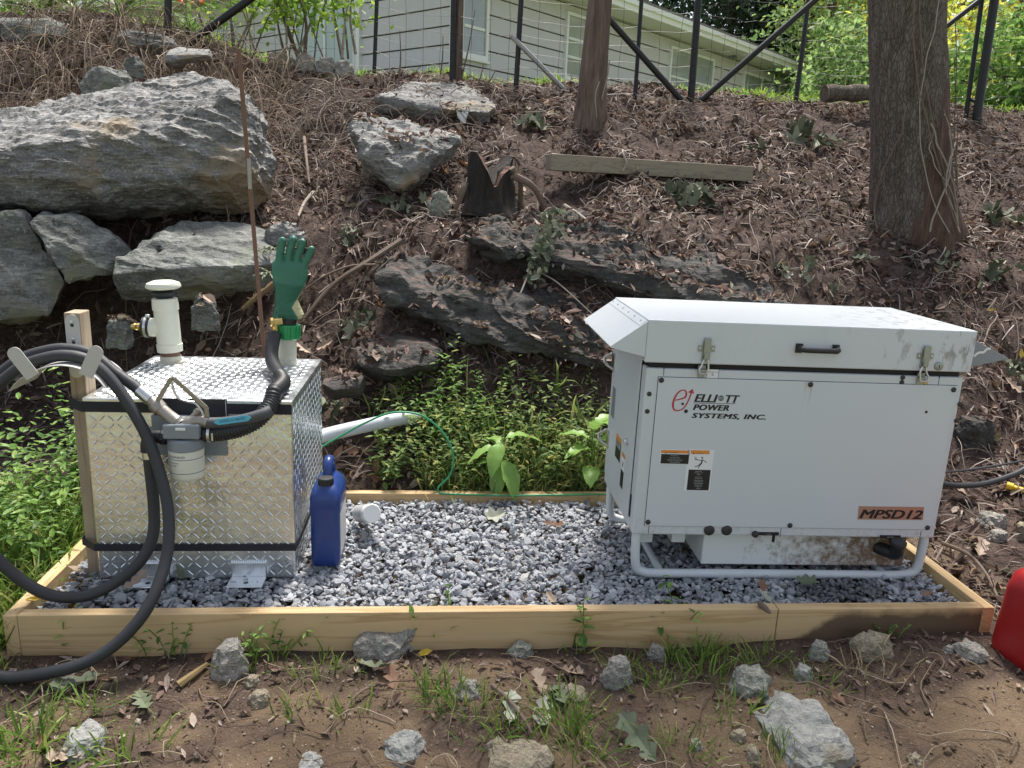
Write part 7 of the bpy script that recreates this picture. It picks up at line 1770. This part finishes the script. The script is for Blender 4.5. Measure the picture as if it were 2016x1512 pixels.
# crowns of the two trunks, high above the picture
for root, ax_, z_, rad, sd_, lab in ((big, bax, 8.6, (1.5, 1.2, .8), 21, 0), (sml, sax, 8.8, (.9, .8, .7), 22, 0)):
    bz = np.array(root.location); cc = ax_*(z_-bz[2]); V, F, c = crown(cc, rad, 22, 40, .085, sd_); o = link('crown', mesh_arrays('crown', V, F), MG, root); o['kind'] = 'stuff'
    r = np.random.RandomState(sd_)
    for k in range(7):
        s0 = ax_*(z_-bz[2]-1.4+.2*k); mb = MB(); mb.tube(spline([s0, (s0+c[k])/2+np.array([0, 0, .1]), c[k]], 5), np.linspace(.05, .015, 11), 7); mb.build('limb', BARK2, root, sm=True)

# shrub with many stems before the sliding door
sb = fbase(600, 112); shrub = empty('leafy_shrub', sb, 'many stemmed shrub with bright round leaves before the sliding door', 'shrub'); r = np.random.RandomState(41); pos = []
for k in range(22):
    u0 = r.uniform(430, 720); b = P(u0, r.uniform(105, 128), sb[1]+r.uniform(-.15, .2)); u1 = u0+r.normal()*45; t = P(u1, -60, sb[1]+r.uniform(-.3, .3))
    p = spline([b, (b+t)/2+np.array([r.normal()*.05, r.normal()*.05, 0]), t], 6)-sb; mb = MB(); mb.tube(p, np.linspace(r.uniform(.006, .018), .004, len(p)), 6); mb.build('stem', TWIG if k % 3 else PALETWIG, shrub, sm=True)
    if u0 > 540 or k % 3 == 0:
        for q_ in p[6:]: pos += [q_+r.normal(size=3)*np.array([.13, .10, .08]) for _ in range(9)]
pos = np.array(pos); nr = r.normal(size=(len(pos), 3))*.6+np.array([0, -.5, .6]); V, F = scatter(LEAF_T, LEAF_F, pos, frames(nr, r.uniform(0, 6, len(pos))), r.uniform(.022, .042, len(pos))[:, None]*np.array([1, 1.1, .6]))
o = link('leaves', mesh_arrays('leaves', V, F), leafmat('shrub_leaves', [(0, (.14, .26, .04)), (.5, (.26, .42, .06)), (1, (.44, .56, .10))], .6, .5), shrub); o['kind'] = 'stuff'
# strap-leaved plants and flowers at the top left
def strap_plant(label, u, v, Y, n, L, seed, m_, flower=None):
    r = np.random.RandomState(seed); b = P(u, v, Y); b[2] = float(H(b[0], b[1])) if abs(b[2]-float(H(b[0], b[1]))) < .25 else b[2]; root = empty('strap_leaf_plant', b, label, 'plant')
    for i in range(n):
        an = r.uniform(0, 2*math.pi); V, F = big_leaf(L*r.uniform(.6, 1.1), .016, r, r.uniform(.4, 1.0)); Rz = np.array(Matrix.Rotation(an, 3, 'Z')); Rm = euler(0, -RAD(r.uniform(35, 80)), 0)
        link('leaf', mesh_arrays('leaf', (Rz@(Rm@V.T)).T, F, True), m_, root)
    if flower is not None:
        for i in range(5):
            t = np.array([r.normal()*.12, r.normal()*.08, L*r.uniform(.5, .8)]); mb = MB(); mb.tube([(0, 0, 0), tuple(t)], .003, 5); mb.build('flower_stalk', LEAFG, root)
            V, F = scatter(LEAF_T, LEAF_F, np.repeat(t[None], 7, 0)+r.normal(size=(7, 3))*.012, frames(r.normal(size=(7, 3)), r.uniform(0, 6, 7)), np.full(7, .02)); link('flower', mesh_arrays('flower', V, F), flower, root)
STRAPL = leafmat('strap_leaf', [(0, (.08, .16, .04)), (.5, (.15, .27, .06)), (1, (.27, .40, .10))], .45, .45)
FLO = plain('orange_flower', (.75, .22, .06), .6, 0, .15); FLR = plain('red_flower', (.62, .05, .07), .6, 0, .15)
strap_plant('clump of arching strap leaves left of the dark fence post', 240, 62, 4.5, 26, .5, 1, STRAPL)
strap_plant('strap leaved plant with orange flowers behind the dark fence post', 375, 62, 4.8, 22, .4, 2, STRAPL, FLO)
strap_plant('leafy plant with red flowers at the top left corner', 80, 38, 4.6, 30, .42, 3, STRAPL, FLR)
strap_plant('bushy green plant beside the red flowers', 160, 40, 4.7, 28, .38, 4, STRAPL)
# dry saplings standing by the house corner
for i, (u, v, u2, v2) in enumerate(((905, 168, 935, 20), (935, 178, 952, 125), (948, 178, 975, 140), (785, 165, 787, 60), (865, 160, 872, 70))):
    b = fbase(u, v); t = P(u2, v2, b[1]); mb = MB(); mb.tube(spline([b, (b+t)/2+np.array([.01, 0, 0]), t], 5), np.linspace(.009, .003, 11), 6); o = mb.build('bare_sapling', TWIG, None, sm=True)
    tag(o, ['tall bare sapling in front of the corner window', 'short hooked bare stem below the corner window', 'curved dry stem right of the hooked one', 'thin dry stalk before the left house wall', 'leaning dry stalk beside the wooden fence post'][i], 'sapling')
